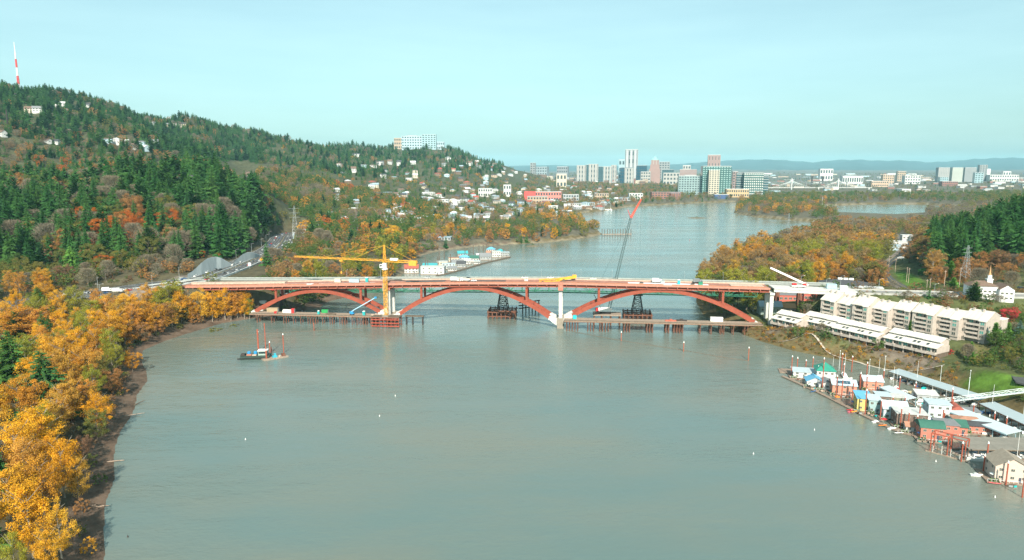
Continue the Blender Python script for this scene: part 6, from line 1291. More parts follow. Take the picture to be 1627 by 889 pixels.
# ------------------------------------------------------------------ the far moorage beyond the bridge
FM = [(654, 434, 'white floating home with a red roof at the near end of the far moorage', 'white', 'red', 'gable', 16, 10, 6, 4), (688, 436, 'big white windowed floating home with a flat roof at the far moorage', 'white', 'white', 'flat', 27, 10, 9, 0), (701, 430, 'dark stained floating home behind the big white one', 'brown shingle', 'grey', 'gable', 10, 8, 4, 2), (703, 422, 'cream flat roofed floating home set back in the far moorage', 'cream', 'white', 'flat', 13, 8, 5, 0), (713, 427, 'pale teal floating home beside the cream one', 'pale blue', 'pale blue', 'flat', 16, 8, 6, 0),
  (719, 431, 'small white floating home at the water side of the far moorage', 'white', 'grey', 'gable', 10, 8, 4, 2), (727, 423, 'olive grey floating home with a broad grey roof', 'olive', 'grey', 'gable', 15, 9, 5, 3), (722, 416, 'cream long floating home in the back of the far moorage', 'cream', 'brown', 'flat', 15, 7, 5, 0), (733, 425, 'grey shingled floating home in the middle of the far moorage', 'grey', 'dark', 'gable', 11, 9, 5, 3), (738, 416, 'floating home with a bright blue roof in the far moorage', 'pale blue', 'sky blue', 'hip', 13, 9, 6, 3), (741, 420, 'white floating home below the bright blue roof', 'white', 'white', 'gable', 10, 8, 5, 2),
  (752, 416, 'floating home with a dark green roof and white end', 'white', 'dark green', 'gable', 14, 10, 5, 3), (758, 420, 'little white float house at the outer edge', 'white', 'pale blue', 'flat', 8, 6, 4, 0), (763, 411, 'white vault roofed floating home', 'white', 'white', 'vault', 12, 9, 5, 2), (771, 413, 'grey gabled floating home with a wide roof', 'grey', 'grey', 'gable', 15, 10, 5, 4), (779, 408, 'brown floating home near the outer end', 'brown shingle', 'brown', 'gable', 11, 9, 5, 3), (780, 404, 'floating home with a rounded bright blue roof', 'white', 'sky blue', 'hip', 12, 9, 7, 3), (788, 409, 'tall white floating home with dark upright windows', 'white', 'white', 'flat', 12, 9, 8, 0), (795, 406, 'teal roofed floating home near the outer tip', 'white', 'teal', 'hip', 11, 9, 6, 3), (802, 408, 'grey last floating home at the outer tip', 'grey', 'pale blue', 'flat', 12, 8, 6, 0), (684, 425, 'low teal roofed boat shed behind the big white home', 'grey', 'teal', 'gable', 18, 8, 3, 2), (735, 407, 'dark teal roofed shed at the back of the far moorage', 'grey', 'teal', 'gable', 14, 8, 4, 3)]
for px, py, lb, wc, rc, rf, L, Wd, h, rh in FM: houseboat(lb, px, py - 1, R(rnd.uniform(-4, 14)), L, Wd, h, rh, wc, rc, rf, (.8, .8), 4, 2 if h > 5 else 1, False, True)
t = thing('moorage_walkway', 'dark timber walkway along the outer edge of the far moorage', 'dock', (0, 0, 0))
for a, b_ in zip(*(lambda w: (w[:-1], w[1:]))(smooth_line([Vector((*tuple(G(x, y, 0))[:2], .5)) for x, y in ((694, 438), (710, 435), (740, 427), (770, 418), (811, 408.5))], 9))): MB().beam(a, a.lerp(b_, .98), 3, .9).build('deck_section', timber_dark, t)
for i, (px, py) in enumerate(((680, 431), (676, 425), (696, 425), (706, 412), (698, 414), (739, 409), (752, 404), (768, 404), (773, 402), (784, 400), (800, 406), (761, 405), (716, 420))): p = G(px, py, 0); pile(p, 14, .5, 'dark mooring pile at the far moorage', 'dark piles of the far moorage', timber_dark, False)
# pier and little marina far up the river
t = thing('timber_pier', 'long low timber pier with tall piles off the wooded point', 'pier', (0, 0, 0)); a, b_ = G(957, 372, 1.5), G(1003, 371.5, 1.5); MB().beam(a, b_, 5, 1.2).build('deck', timber, t)
for k in range(12): q = a.lerp(b_, k / 11); MB().tube((q.x, q.y + 4, -3), (q.x, q.y + 4, 11), .6, n=6).build('pile', timber_dark, t)
for k in range(16): boat(G(922 + k * 3.2, 335.5 - k * .12, 0), R(rnd.uniform(40, 120)), 'small white yacht in the little far marina', 'white yachts in the little far marina', 2.0, None, None, k % 3 == 0)
# ------------------------------------------------------------------ trees: crowns of many leaf faces over limbs
def leaf_mat(name, cols, trans=0.35):
    m = bpy.data.materials.new(name); m.use_nodes = True
    n, l = m.node_tree.nodes, m.node_tree.links
    n.remove(n['Principled BSDF'])
    oi = n.new('ShaderNodeObjectInfo'); rr = n.new('ShaderNodeValToRGB'); rr.color_ramp.interpolation = 'LINEAR'
    e = rr.color_ramp.elements
    while len(e) > 1: e.remove(e[-1])
    e[0].position = 0; e[0].color = (*cols[0], 1)
    for i, c in enumerate(cols[1:]):
        x = e.new((i + 1) / max(1, len(cols) - 1)); x.color = (*c, 1)
    l.new(oi.outputs['Random'], rr.inputs[0])
    at = n.new('ShaderNodeAttribute'); at.attribute_name = 'leaf_tone'
    nz = n.new('ShaderNodeTexNoise'); nz.inputs['Scale'].default_value = 3.5; nz.inputs['Detail'].default_value = 3
    tcx = n.new('ShaderNodeTexCoord'); l.new(tcx.outputs['Object'], nz.inputs['Vector'])
    a1 = n.new('ShaderNodeMath'); a1.operation = 'ADD'; l.new(at.outputs['Fac'], a1.inputs[0]); l.new(nz.outputs['Fac'], a1.inputs[1])
    mr = n.new('ShaderNodeMapRange'); mr.inputs[1].default_value = .4; mr.inputs[2].default_value = 1.6; mr.inputs[3].default_value = .45; mr.inputs[4].default_value = 1.55
    l.new(a1.outputs[0], mr.inputs[0])
    mu = n.new('ShaderNodeMix'); mu.data_type = 'RGBA'; mu.blend_type = 'MULTIPLY'; mu.inputs[0].default_value = 1
    l.new(rr.outputs[0], mu.inputs[6]); l.new(mr.outputs[0], mu.inputs[7])
    df = n.new('ShaderNodeBsdfDiffuse'); tr = n.new('ShaderNodeBsdfTranslucent'); ms = n.new('ShaderNodeMixShader'); ms.inputs[0].default_value = trans
    l.new(mu.outputs[2], df.inputs[0]); l.new(mu.outputs[2], tr.inputs[0]); l.new(df.outputs[0], ms.inputs[1]); l.new(tr.outputs[0], ms.inputs[2])
    l.new(ms.outputs[0], n['Material Output'].inputs['Surface'])
    return m
LM = {
 'dark green': leaf_mat('needles', [(.026, .088, .024), (.042, .122, .032), (.062, .142, .034), (.034, .100, .036)], .2),
 'bright green': leaf_mat('bright_needles', [(.13, .29, .055), (.16, .32, .06)], .2),
 'blue green': leaf_mat('blue_needles', [(.07, .13, .11)], .2),
 'amber': leaf_mat('amber_leaves', [(.57, .28, .035), (.61, .325, .04), (.51, .235, .035), (.60, .30, .07), (.50, .32, .05)]),
 'golden': leaf_mat('golden_leaves', [(.72, .39, .03), (.68, .335, .026), (.74, .44, .05)]),
 'yellow green': leaf_mat('yellow_green_leaves', [(.27, .28, .04), (.33, .31, .045), (.22, .25, .04)]),
 'olive': leaf_mat('olive_leaves', [(.17, .185, .05), (.225, .205, .055), (.14, .17, .05)]),
 'green': leaf_mat('green_leaves', [(.075, .15, .04), (.10, .17, .04), (.12, .18, .05)]),
 'rust': leaf_mat('rust_leaves', [(.37, .19, .07), (.42, .21, .075), (.32, .18, .08), (.38, .24, .10)]),
 'tawny': leaf_mat('tawny_leaves', [(.34, .215, .085), (.39, .24, .09), (.29, .21, .085)]),
 'orange': leaf_mat('orange_leaves', [(.50, .16, .03), (.46, .13, .03)]),
 'red': leaf_mat('red_leaves', [(.62, .085, .085), (.55, .08, .08)]),
 'brown': leaf_mat('brown_leaves', [(.24, .14, .085), (.28, .17, .09), (.21, .145, .09)]),
 'bare': leaf_mat('bare_twigs', [(.19, .165, .115), (.22, .19, .13), (.17, .15, .11), (.21, .17, .12)], .1),
 'mixed autumn': leaf_mat('mixed_autumn_leaves', [(.10, .12, .035), (.22, .12, .04), (.17, .145, .045), (.30, .15, .04), (.14, .10, .05), (.13, .14, .04), (.26, .17, .05), (.20, .14, .09)]),
}
bark = mat('bark', (.12, .095, .07), .95, .3, 2.0)
pale_bark = mat('pale_bark', (.25, .22, .18), .95, .3, 2.0)
def tone_mesh(name, V, F, tone, m):
    me = mesh_np(name, V, F, [m])
    a = me.attributes.new('leaf_tone', 'FLOAT', 'FACE'); a.data.foreach_set('value', tone.astype(np.float32)); return me
def rot_frame(nrm, rs):
    r = rs.normal(size=nrm.shape); t = np.cross(nrm, r); t /= np.linalg.norm(t, axis=1)[:, None] + 1e-9
    return t, np.cross(nrm, t)
def leafy(seed, nclump, nleaf, size, shape='round', wid=0.36):
    """unit-height crown: leaf faces gathered in clumps on a branching envelope"""
    rs = np.random.RandomState(seed); cs = []; rr_ = []
    # clump centres: fill a lobed envelope, several leaders
    lead = [(rs.uniform(-.45, .45) * wid, rs.uniform(-.45, .45) * wid, rs.uniform(.80, 1.0)) for _ in range(4)]
    lead[0] = (0, 0, .97)
    while len(cs) < nclump:
        h = rs.uniform(.16, .97) ** (0.85)
        L = lead[rs.randint(4)]
        if h > L[2]: continue
        if shape == 'round': env = wid * (math.sin(math.pi * min(1, (h - .10) / .95)) ** .55)
        elif shape == 'tall': env = wid * .62 * (math.sin(math.pi * min(1, (h - .04) / 1.0)) ** .5)
        else: env = wid * 1.15 * (math.sin(math.pi * min(1, (h + .12) / 1.16)) ** .7)
        a = rs.uniform(0, 6.283); r = env * math.sqrt(rs.uniform(.15, 1)) * rs.uniform(.75, 1.08)
        k = h / L[2]; cs.append((L[0] * k * .6 + r * math.cos(a), L[1] * k * .6 + r * math.sin(a), h - .02)); rr_.append(rs.uniform(.045, .095) * (wid / .36) ** .5)
    cs = np.array(cs); rr_ = np.array(rr_)
    ci = np.repeat(np.arange(nclump), nleaf); N = len(ci)
    dirs = rs.normal(size=(N, 3)); dirs /= np.linalg.norm(dirs, axis=1)[:, None]
    rad = rr_[ci] * rs.uniform(.35, 1.05, N); dirs[:, 2] *= .85
    P = cs[ci] + dirs * rad[:, None]
    P[:, 2] = np.clip(P[:, 2], .02, 1.0)
    nrm = dirs * .7 + rs.normal(size=(N, 3)) * .6 + np.array([0, 0, .35]); nrm /= np.linalg.norm(nrm, axis=1)[:, None]
    t, b = rot_frame(nrm, rs); s = size * rs.uniform(.6, 1.3, N)[:, None]
    V = np.stack([P - t * s * .5, P + b * s * .32, P + t * s * .5, P - b * s * .32], 1).reshape(-1, 3)
    tone = np.clip(rs.normal(.5, .16, nclump)[ci] + rs.normal(0, .14, N), 0, 1)
    return V, np.arange(N * 4).reshape(-1, 4), tone
def twiggy(seed, n, wd, wid=.38):
    rs = np.random.RandomState(seed)
    cz = np.sqrt(rs.uniform(.05, 1, n)) * .92 + .06; a = rs.uniform(0, 6.283, n)
    env = wid * np.sin(np.pi * np.clip((cz - .05) / 1.0, 0, 1)) ** .6; r = env * np.sqrt(rs.uniform(0, 1, n)); nlob = 1 + .22 * np.sin(a * 3 + seed) * np.cos(cz * 9 + seed)
    P = np.stack([r * nlob * np.cos(a), r * nlob * np.sin(a), cz * .94], 1)
    d = P * np.array([1.6, 1.6, .4]) + np.array([0, 0, .32]) + rs.normal(size=(n, 3)) * .22; d /= np.linalg.norm(d, axis=1)[:, None]
    t, b = rot_frame(d, rs); L = rs.uniform(.05, .12, n)[:, None]; w = wd * rs.uniform(.6, 1.3, n)[:, None]
    V = np.stack([P - d * L * .5 - t * w * .5, P - d * L * .5 + t * w * .5, P + d * L * .5], 1).reshape(-1, 3)
    return V, np.arange(n * 3).reshape(-1, 3), np.clip(rs.normal(.5, .2, n), 0, 1)
def firry(seed, tiers, per, fan, wid=.17, col=False):
    """conifer crown: whorls of drooping, feathered branches"""
    rs = np.random.RandomState(seed); V = []; tone = []
    for i in range(tiers):
        h = .07 + .93 * (i / tiers) ** .92
        L0 = wid * ((1 - h) ** (.62 if col else .80) * 1.05 + .018) * rs.uniform(.78, 1.12)
        for k in range(per):
            a = 6.283 * (k + rs.uniform(-.35, .35)) / per + i * 1.7; L = L0 * rs.uniform(.5, 1.3); z0 = h + rs.uniform(-.5, .5) / tiers
            dx, dy = math.cos(a), math.sin(a); droop = rs.uniform(.18, .55) if not col else -rs.uniform(.4, 1.0); tn = rs.normal(.5, .2)
            for j in range(fan):
                s0 = j / fan; s1 = min(1.0, (j + 1.6) / fan); w = L * .42 * (1 - .45 * s0) * rs.uniform(.7, 1.25) / max(1, fan * .45)
                for sgn in (-1, 1):
                    px_, py_ = -dy * sgn, dx * sgn; tw = rs.uniform(-.25, .1)
                    A = (dx * L * s0, dy * L * s0, z0 - droop * L * s0)
                    B = (dx * L * s1, dy * L * s1, z0 - droop * L * s1 + .01)
                    Cc = (dx * L * (s0 + s1) * .55 + px_ * w, dy * L * (s0 + s1) * .55 + py_ * w, z0 - droop * L * s1 - w * (.45 - tw))
                    V += [A, B, Cc]; tone.append(tn + rs.normal(0, .1))
    V = np.array(V); return V, np.arange(len(V)).reshape(-1, 3), np.clip(np.array(tone), 0, 1)
def trunk_mesh(name, seed, m, top=.8, r=.016, limbs=5):
    rs = random.Random(seed); mb = MB(); zs = [0, .12, .35, .6, top]; last = Vector((0, 0, -.03)); x = y = 0
    for i in range(4):
        nx, ny = x + rs.uniform(-.012, .012), y + rs.uniform(-.012, .012)
        mb.tube((x, y, zs[i] - (.04 if i == 0 else 0)), (nx, ny, zs[i + 1]), r * (1 - .22 * i) * (1.25 if i == 0 else 1), r * (1 - .22 * (i + 1)), 6, False)
        if i >= 1:
            for k in range(limbs):
                a = rs.uniform(0, 6.28); L = rs.uniform(.12, .24); z = zs[i] + rs.uniform(0, .2)
                mb.tube((x, y, z), (x + L * math.cos(a), y + L * math.sin(a), z + L * rs.uniform(.6, 1.2)), r * .4, r * .1, 4, False)
        x, y = nx, ny
    return mb.mesh(name, m)
PROTO = {}; LOD = {}
dm = LM['mixed autumn']
PROTO['round'] = [tone_mesh('crown', *leafy(10 + i, 74, 110, .022, 'round', .36 + .03 * (i % 3)), dm) for i in range(4)]
PROTO['tall'] = [tone_mesh('crown', *leafy(30 + i, 70, 130, .0185, 'tall', .36 + .03 * (i % 2)), dm) for i in range(4)]
PROTO['bush'] = [tone_mesh('crown', *leafy(50 + i, 40, 46, .055, 'bush', .55), dm) for i in range(3)]
PROTO['twig'] = [tone_mesh('crown', *twiggy(60 + i, 2600, .011), LM['bare']) for i in range(3)]
PROTO['fir'] = [tone_mesh('crown', *firry(70 + i, (27, 22, 30, 20, 25)[i], 10, 4, (.19, .25, .17, .23, .21)[i], i == 3), LM['dark green']) for i in range(5)]
PROTO['cedar'] = [tone_mesh('crown', *firry(80 + i, 30, 11, 3, .20, True), LM['bright green']) for i in range(2)]
LOD['round'] = [tone_mesh('far_crown', *leafy(110 + i, 46, 16, .062, 'round', .40), dm) for i in range(4)]
LOD['tall'] = [tone_mesh('far_crown', *leafy(120 + i, 40, 16, .055, 'tall', .40), dm) for i in range(3)]
LOD['twig'] = [tone_mesh('far_crown', *twiggy(130 + i, 620, .024, .42), LM['bare']) for i in range(3)]
LOD['fir'] = [tone_mesh('far_crown', *firry(140 + i, (15, 12, 16, 13)[i], 7, 2, (.20, .26, .18, .24)[i], i == 3), LM['dark green']) for i in range(4)]
TR = {'round': trunk_mesh('trunk', 1, bark), 'tall': trunk_mesh('trunk', 2, pale_bark), 'twig': trunk_mesh('trunk', 3, pale_bark, .85, .013, 8),
      'fir': trunk_mesh('trunk', 4, bark, .8, .011, 0), 'cedar': trunk_mesh('trunk', 5, bark, .7, .012, 0), 'bush': trunk_mesh('trunk', 6, bark, .5, .03, 5)}
# the bank below the hill, nearest trees one by one
GB = 'autumn cottonwoods along the near muddy bank'
for s_, c_, px, py, h, wp, lb in [
  ('tall', 'amber', 30, 484, 24, 80, 'broad pale amber cottonwood behind the dark firs, by the roadside'), ('tall', 'amber', 62, 486, 23, 60, None),
  ('tall', 'yellow green', 116, 452, 23, 36, 'yellow green cottonwood rising above its neighbours beside the road'), ('tall', 'yellow green', 142, 474, 22, 50, None),
  ('tall', 'amber', 166, 468, 23, 42, None), ('tall', 'golden', 198, 459, 24, 28, 'slender golden cottonwood tip by the road junction'), ('tall', 'amber', 188, 486, 20, 40, None), ('tall', 'amber', 216, 474, 22, 48, None),
  ('tall', 'amber', 244, 472, 23, 40, None), ('tall', 'rust', 262, 482, 19, 34, None), ('tall', 'yellow green', 266, 444, 28, 40, 'thin yellow green tree in front of the bridge abutment'), ('tall', 'golden', 285, 461, 25, 30, None), ('tall', 'golden', 316, 457, 27, 36, 'golden cottonwood under the west end of the deck'),
  ('tall', 'amber', 302, 468, 23, 30, None), ('tall', 'golden', 386, 458, 25, 24, None), ('tall', 'amber', 364, 464, 23, 26, None), ('tall', 'golden', 334, 459, 26, 28, None), ('tall', 'golden', 355, 455, 27, 34, 'golden cottonwood beside the west arch foot'), ('tall', 'amber', 374, 452, 27.5, 30, None), ('tall', 'yellow green', 394, 466, 21, 20, 'small yellow green tree at the water end of the bank'),
  ('tall', 'amber', 100, 534, 25, 62, None), ('tall', 'amber', 76, 552, 24, 50, None), ('tall', 'yellow green', 36, 528, 21, 58, None), ('tall', 'amber', 128, 548, 23, 44, None),
  ('round', 'olive', 152, 564, 17, 46, 'olive brown tree leaning over the mud beach'), ('tall', 'yellow green', 182, 543, 17, 26, 'yellow green sapling nearest the water at the bend'), ('round', 'amber', 208, 556, 13, 34, None), ('round', 'rust', 176, 582, 15, 46, None),
  ('tall', 'golden', 150, 618, 20, 44, None), ('tall', 'golden', 58, 634, 27, 74, 'big golden cottonwood below the two dark firs'), ('tall', 'golden', 92, 690, 24, 52, None), ('tall', 'golden', 18, 664, 25, 62, None),
  ('tall', 'golden', 38, 762, 25, 76, 'bright golden cottonwood filling the near corner of the bank'), ('tall', 'golden', 88, 790, 20, 52, None), ('tall', 'yellow green', 16, 842, 16, 44, 'yellow green treetop at the very corner of the bank'),
  ('bush', 'amber', 140, 852, 6, 30, None), ('tall', 'amber', 118, 720, 18, 44, None), ('tall', 'amber', 60, 720, 22, 60, None), ('tall', 'golden', 66, 836, 17, 50, None), ('tall', 'amber', 108, 600, 22, 46, None),
  ('tall', 'amber', 134, 596, 20, 40, None), ('round', 'olive', 150, 650, 15, 44, None), ('bush', 'rust', 165, 640, 7, 30, None), ('bush', 'rust', 190, 610, 6, 26, None), ('round', 'brown', 130, 690, 11, 34, None), ('bush', 'green', 158, 752, 4, 26, None), ('bush', 'olive', 140, 720, 6, 30, None), ('bush', 'rust', 128, 790, 6, 30, None),
  ('bush', 'brown', 136, 690, 6, 28, None), ('bush', 'olive', 122, 830, 5, 30, None), ('tall', 'amber', 230, 490, 17, 34, None), ('round', 'rust', 246, 500, 15, 34, None), ('round', 'rust', 222, 512, 15, 34, None), ('tall', 'amber', 196, 506, 19, 40, None), ('tall', 'amber', 170, 500, 21, 44, None),
  ('tall', 'yellow green', 128, 500, 22, 44, None), ('tall', 'amber', 150, 520, 20, 40, None), ('round', 'olive', 104, 510, 18, 40, None), ('bush', 'green', 150, 548, 7, 30, None), ('tall', 'amber', 270, 478, 21, 30, None), ('bush', 'olive', 340, 484, 5, 34, None), ('bush', 'olive', 372, 482, 5, 30, None), ('round', 'olive', 286, 482, 13, 30, None)]:
    tree_top(s_, c_, px, py, h, wp, lb or f'{c_} {"cottonwood" if s_ == "tall" else "shrub" if s_ == "bush" else "tree"} in the thick row along the near muddy bank', None if lb else f'{c_} {NAME[s_].split("_")[0]} trees along the near bank')
tree_top('fir', 'dark green', 10, 524, 34, 104, 'tall dark fir standing among golden cottonwoods, the more forward of two')
tree_top('fir', 'dark green', 62, 554, 32, 92, 'dark green fir beside the golden cottonwood, its top lower than its neighbour')
tree_top('fir', 'dark green', 58, 458, 20, 36, 'dark fir by the road, above the amber cottonwoods')
tree_top('round', 'orange', 160, 402, 16, 34, 'bright orange maple at the foot of the fir hillside', zb=28)
tree_top('round', 'red', 45, 380, 14, 30, 'red orange maple half hidden among bare trees on the hillside', zb=35)
tree_top('round', 'yellow green', 38, 390, 13, 34, 'yellow green tree beside the red orange maple', zb=35)
tree_top('fir', 'bright green', 110, 390, 20, 26, 'pale layered cedar standing in front of the dark firs', zb=30)
tree_top('round', 'rust', 238, 432, 8, 16, 'small rust tree beside the highway at the wood edge', zb=27)
tree_top('round', 'orange', 320, 396, 9, 11, 'small orange tree above the first sprayed concrete slope', zb=36)
tree_top('round', 'orange', 346, 400, 6, 8, 'little orange bush between the two sprayed concrete slopes', zb=36)

def wild(n, pxr, yr, mix, hr, seed, where='', dmin=4, dmax=1e9, maxz=1e9, group=None, lab=None, clear=True, ok=None):
    """n trees strewn over a range of directions and distances; mix: [(weight, shape, colour)]"""
    rs = np.random.RandomState(seed); px = rs.uniform(*pxr, n); yy = np.sqrt(rs.uniform(yr[0] ** 2, yr[1] ** 2, n))
    P = np.stack([(px - CX) / FPX * .985 * yy, yy], 1); z, d = heights(P)
    good = (d > dmin) & (d < dmax) & (z < maxz)
    if ok is not None: good &= ok(P, px, yy, z)
    if clear:
        for pl, w_ in ((HIGHWAY, 21), (RAIL, 10), (APPROACH, 14), (WESTEND, 14)): good &= line_dist(P, pl)[0] > w_
        for poly in CLEAR: good &= seg_dist(P, poly) > 2
    W_ = np.array([m[0] for m in mix], float); W_ /= W_.sum()
    # neighbours of a kind stand together
    f = .5 + .5 * np.sin(P[:, 0] / 61 + seed) * np.cos(P[:, 1] / 83 + seed * 2); u = np.clip(.55 * rs.uniform(0, 1, n) + .45 * f, 0, .9999)
    u = np.argsort(np.argsort(u)) / n; cw = np.cumsum(W_)
    for i in np.where(good)[0]:
        m = mix[int(np.searchsorted(cw, u[i]))]
        h = rs.uniform(*hr) * (.78 if m[1] in ('round', 'twig', 'tall') and hr[1] > 24 and m[1] != 'tall' else 1)
        if m[1] == 'bush': h = rs.uniform(2.5, 5) if hr[1] > 5 else rs.uniform(*hr)
        nm = {'round': 'tree', 'tall': 'cottonwood', 'twig': 'leafless tree', 'fir': 'fir', 'cedar': 'cedar', 'bush': 'shrub'}[m[1]]
        cc = '' if m[2] == 'bare' else m[2] + ' '
        lb = f'{"grey brown " if m[2] == "bare" else cc}{nm} {where}'
        TREES.append((NAME[m[1]], m[1], m[2], P[i, 0], P[i, 1], z[i], h, rs.uniform(.9, 1.3) * (1.18 if m[1] == 'fir' else 1), lb, f'{cc}{nm}s {where}'))
CLEAR = [np.array([tuple(G(x, y, 10))[:2] for x, y in [(1215, 530), (1300, 538), (1400, 560), (1480, 585), (1530, 575), (1600, 545), (1560, 490), (1440, 470), (1300, 462), (1225, 480)]]),
         np.array([tuple(G(x, y, 12))[:2] for x, y in [(1526, 584), (1560, 587), (1600, 596), (1640, 604), (1640, 615), (1590, 606), (1550, 594)]]),
         np.array([tuple(G(x, y, 30))[:2] for x, y in [(1535, 472), (1535, 458), (1610, 458), (1610, 476)]]),
         np.array([tuple(G(x, y, 14))[:2] for x, y in [(1398, 420), (1440, 400), (1480, 470), (1420, 470), (1395, 440)]]),
         np.array([tuple(G(x, y, 27))[:2] for x, y in [(292, 452), (296, 441), (330, 416), (367, 412), (415, 402), (420, 440)]]),
         np.array([tuple(G(x, y, 24))[:2] for x, y in [(140, 478), (160, 455), (240, 448), (300, 440), (300, 456), (210, 470)]])]
def inside_apts(P):
    k = np.zeros(len(P), bool)
    for (x, y), L_, dp in (((222, 488), 23, 26), ((235.5, 469.5), 32, 40), ((263, 445), 39, 40), ((189.5, 495), 21, 16), ((208, 489.5), 27, 16), ((220, 464), 32, 16), ((240.5, 436), 33, 16)):
        a = R(-58); dx, dy = P[:, 0] - x, P[:, 1] - y; u = dx * math.cos(a) + dy * math.sin(a); v = -dx * math.sin(a) + dy * math.cos(a); k |= (u > -3) & (u < L_ + 3) & (v > -3) & (v < dp)
    return k
SH = lambda P, px, y, z: np.ones(len(P), bool)
wild(360, (-350, 330), (190, 545), [(3, 'tall', 'amber'), (3, 'tall', 'golden'), (1.6, 'tall', 'yellow green'), (.6, 'twig', 'bare'), (.8, 'fir', 'dark green')], (17, 24), 1, 'in the wood above the near muddy bank', dmin=15, ok=lambda P, px, y, z: (px < 60) | (y > 330))
wild(1300, (-120, 430), (620, 1080), [(9.2, 'fir', 'dark green'), (.9, 'twig', 'bare'), (.35, 'round', 'olive'), (.3, 'round', 'rust'), (.12, 'round', 'orange')], (22, 44), 2, 'on the steep slope above the highway', ok=lambda P, px, y, z: z > 27.3)
wild(230, (-120, 250), (560, 720), [(1.3, 'twig', 'bare'), (1.2, 'round', 'brown'), (3, 'round', 'olive'), (2, 'round', 'green'), (1.5, 'fir', 'dark green'), (.6, 'bush', 'green')], (10, 17), 3, 'along the foot of the fir slope', ok=lambda P, px, y, z: z > 23.5)
wild(2100, (-120, 430), (1040, 1640), [(2.6, 'twig', 'bare'), (1.6, 'round', 'rust'), (.6, 'round', 'brown'), (1.2, 'round', 'green'), (4.6, 'fir', 'dark green'), (.8, 'round', 'olive'), (.35, 'round', 'orange')], (14, 25), 4, 'on the middle of the big hill')
wild(5200, (-120, 430), (1560, 3150), [(11, 'fir', 'dark green'), (.9, 'twig', 'bare'), (.5, 'round', 'rust'), (.6, 'round', 'olive')], (21, 36), 5, 'near the top of the big hill', ok=lambda P, px, y, z: z > 140)
wild(1500, (410, 700), (850, 1900), [(.8, 'twig', 'bare'), (1, 'round', 'rust'), (2.4, 'round', 'olive'), (3, 'fir', 'dark green'), (3.4, 'round', 'green'), (.6, 'round', 'amber'), (.25, 'round', 'orange')], (13, 23), 6, 'on the lower hillside beyond the highway', ok=lambda P, px, y, z: z > 11)
wild(2300, (410, 840), (1700, 3400), [(.8, 'twig', 'bare'), (.9, 'round', 'rust'), (2, 'round', 'olive'), (2.4, 'fir', 'dark green'), (3.2, 'round', 'green'), (.5, 'round', 'amber')], (9, 17), 7, 'among the houses of the far hillside')
wild(4200, (400, 800), (2250, 4700), [(11, 'fir', 'dark green'), (.6, 'twig', 'bare'), (.6, 'round', 'rust')], (18, 34), 8, 'along the crest of the far hill', ok=lambda P, px, y, z: z > 84)
GRN = [(4, 'round', 'green'), (3, 'round', 'olive'), (2, 'tall', 'amber'), (2.5, 'tall', 'yellow green'), (1.5, 'round', 'rust'), (.7, 'twig', 'bare')]
wild(520, (430, 700), (590, 1250), GRN, (15, 25), 9, 'in the riverside wood north of the bridge', dmin=4, dmax=95, clear=True, ok=lambda P, px, y, z: px > 458)
wild(760, (640, 960), (900, 1800), [(3, 'tall', 'amber'), (3, 'round', 'olive'), (2.5, 'round', 'green'), (2, 'round', 'rust'), (.8, 'fir', 'dark green'), (.4, 'tall', 'golden')], (14, 23), 10, 'along the far bank beyond the moored houses', dmin=4, dmax=140)
wild(2600, (830, 1165), (1900, 4500), [(2, 'round', 'olive'), (2, 'round', 'rust'), (1.6, 'round', 'green'), (1, 'fir', 'dark green'), (1, 'twig', 'bare')], (11, 20), 11, 'between the streets below downtown')
ISL = [(3, 'round', 'olive'), (2, 'round', 'green'), (2.4, 'round', 'rust'), (1.6, 'tall', 'amber'), (.6, 'twig', 'bare')]
wild(650, (1150, 1335), (1300, 2600), ISL, (15, 24), 12, 'on the wooded river island', dmin=5, ok=lambda P, px, y, z: (y > 1320) & (y < 2500))
wild(900, (1200, 1640), (2080, 2900), [(4, 'tall', 'olive'), (3, 'tall', 'green'), (1, 'round', 'rust'), (1.5, 'twig', 'bare')], (20, 28), 13, 'in the long tree row behind the lagoon', dmin=5)
wild(800, (1100, 1500), (545, 1000), [(1.6, 'round', 'rust'), (1.5, 'tall', 'amber'), (3, 'tall', 'tawny'), (3, 'round', 'olive'), (1, 'twig', 'bare'), (.8, 'round', 'brown'), (1.4, 'round', 'green'), (1.5, 'tall', 'yellow green')], (21, 30), 14, 'on the east bank behind the bridge', dmin=4, ok=lambda P, px, y, z: (y > 560) | (px < 1290))
wild(600, (1180, 1520), (1000, 1420), [(1.6, 'round', 'rust'), (2, 'round', 'olive'), (3, 'tall', 'tawny'), (1.5, 'twig', 'bare'), (1.4, 'round', 'brown')], (14, 23), 15, 'on the low ground before the lagoon', dmin=5)
wild(300, (1485, 1760), (640, 900), [(1, 'fir', 'dark green')], (36, 46), 16, 'in the dense grove on the east bluff', ok=lambda P, px, y, z: px > 1500 - (y - 640) * .06)
wild(60, (1420, 1740), (545, 660), [(4, 'round', 'rust'), (2, 'round', 'brown'), (1, 'twig', 'bare')], (13, 19), 17, 'at the foot of the fir grove')
wild(700, (1480, 1760), (900, 2100), [(3, 'twig', 'bare'), (2, 'round', 'olive'), (1.4, 'round', 'rust'), (1, 'fir', 'dark green')], (13, 22), 18, 'behind the fir grove', dmin=5)
wild(2600, (1100, 1760), (2900, 9000), [(2, 'fir', 'dark green'), (2, 'twig', 'bare'), (2, 'round', 'olive'), (1, 'round', 'green')], (10, 17), 19, 'among the roofs of the flat east side', dmin=5)
wild(900, (800, 1200), (4200, 9500), [(2, 'fir', 'dark green'), (2, 'round', 'olive'), (1, 'round', 'green')], (12, 22), 20, 'around the downtown towers', dmin=5)
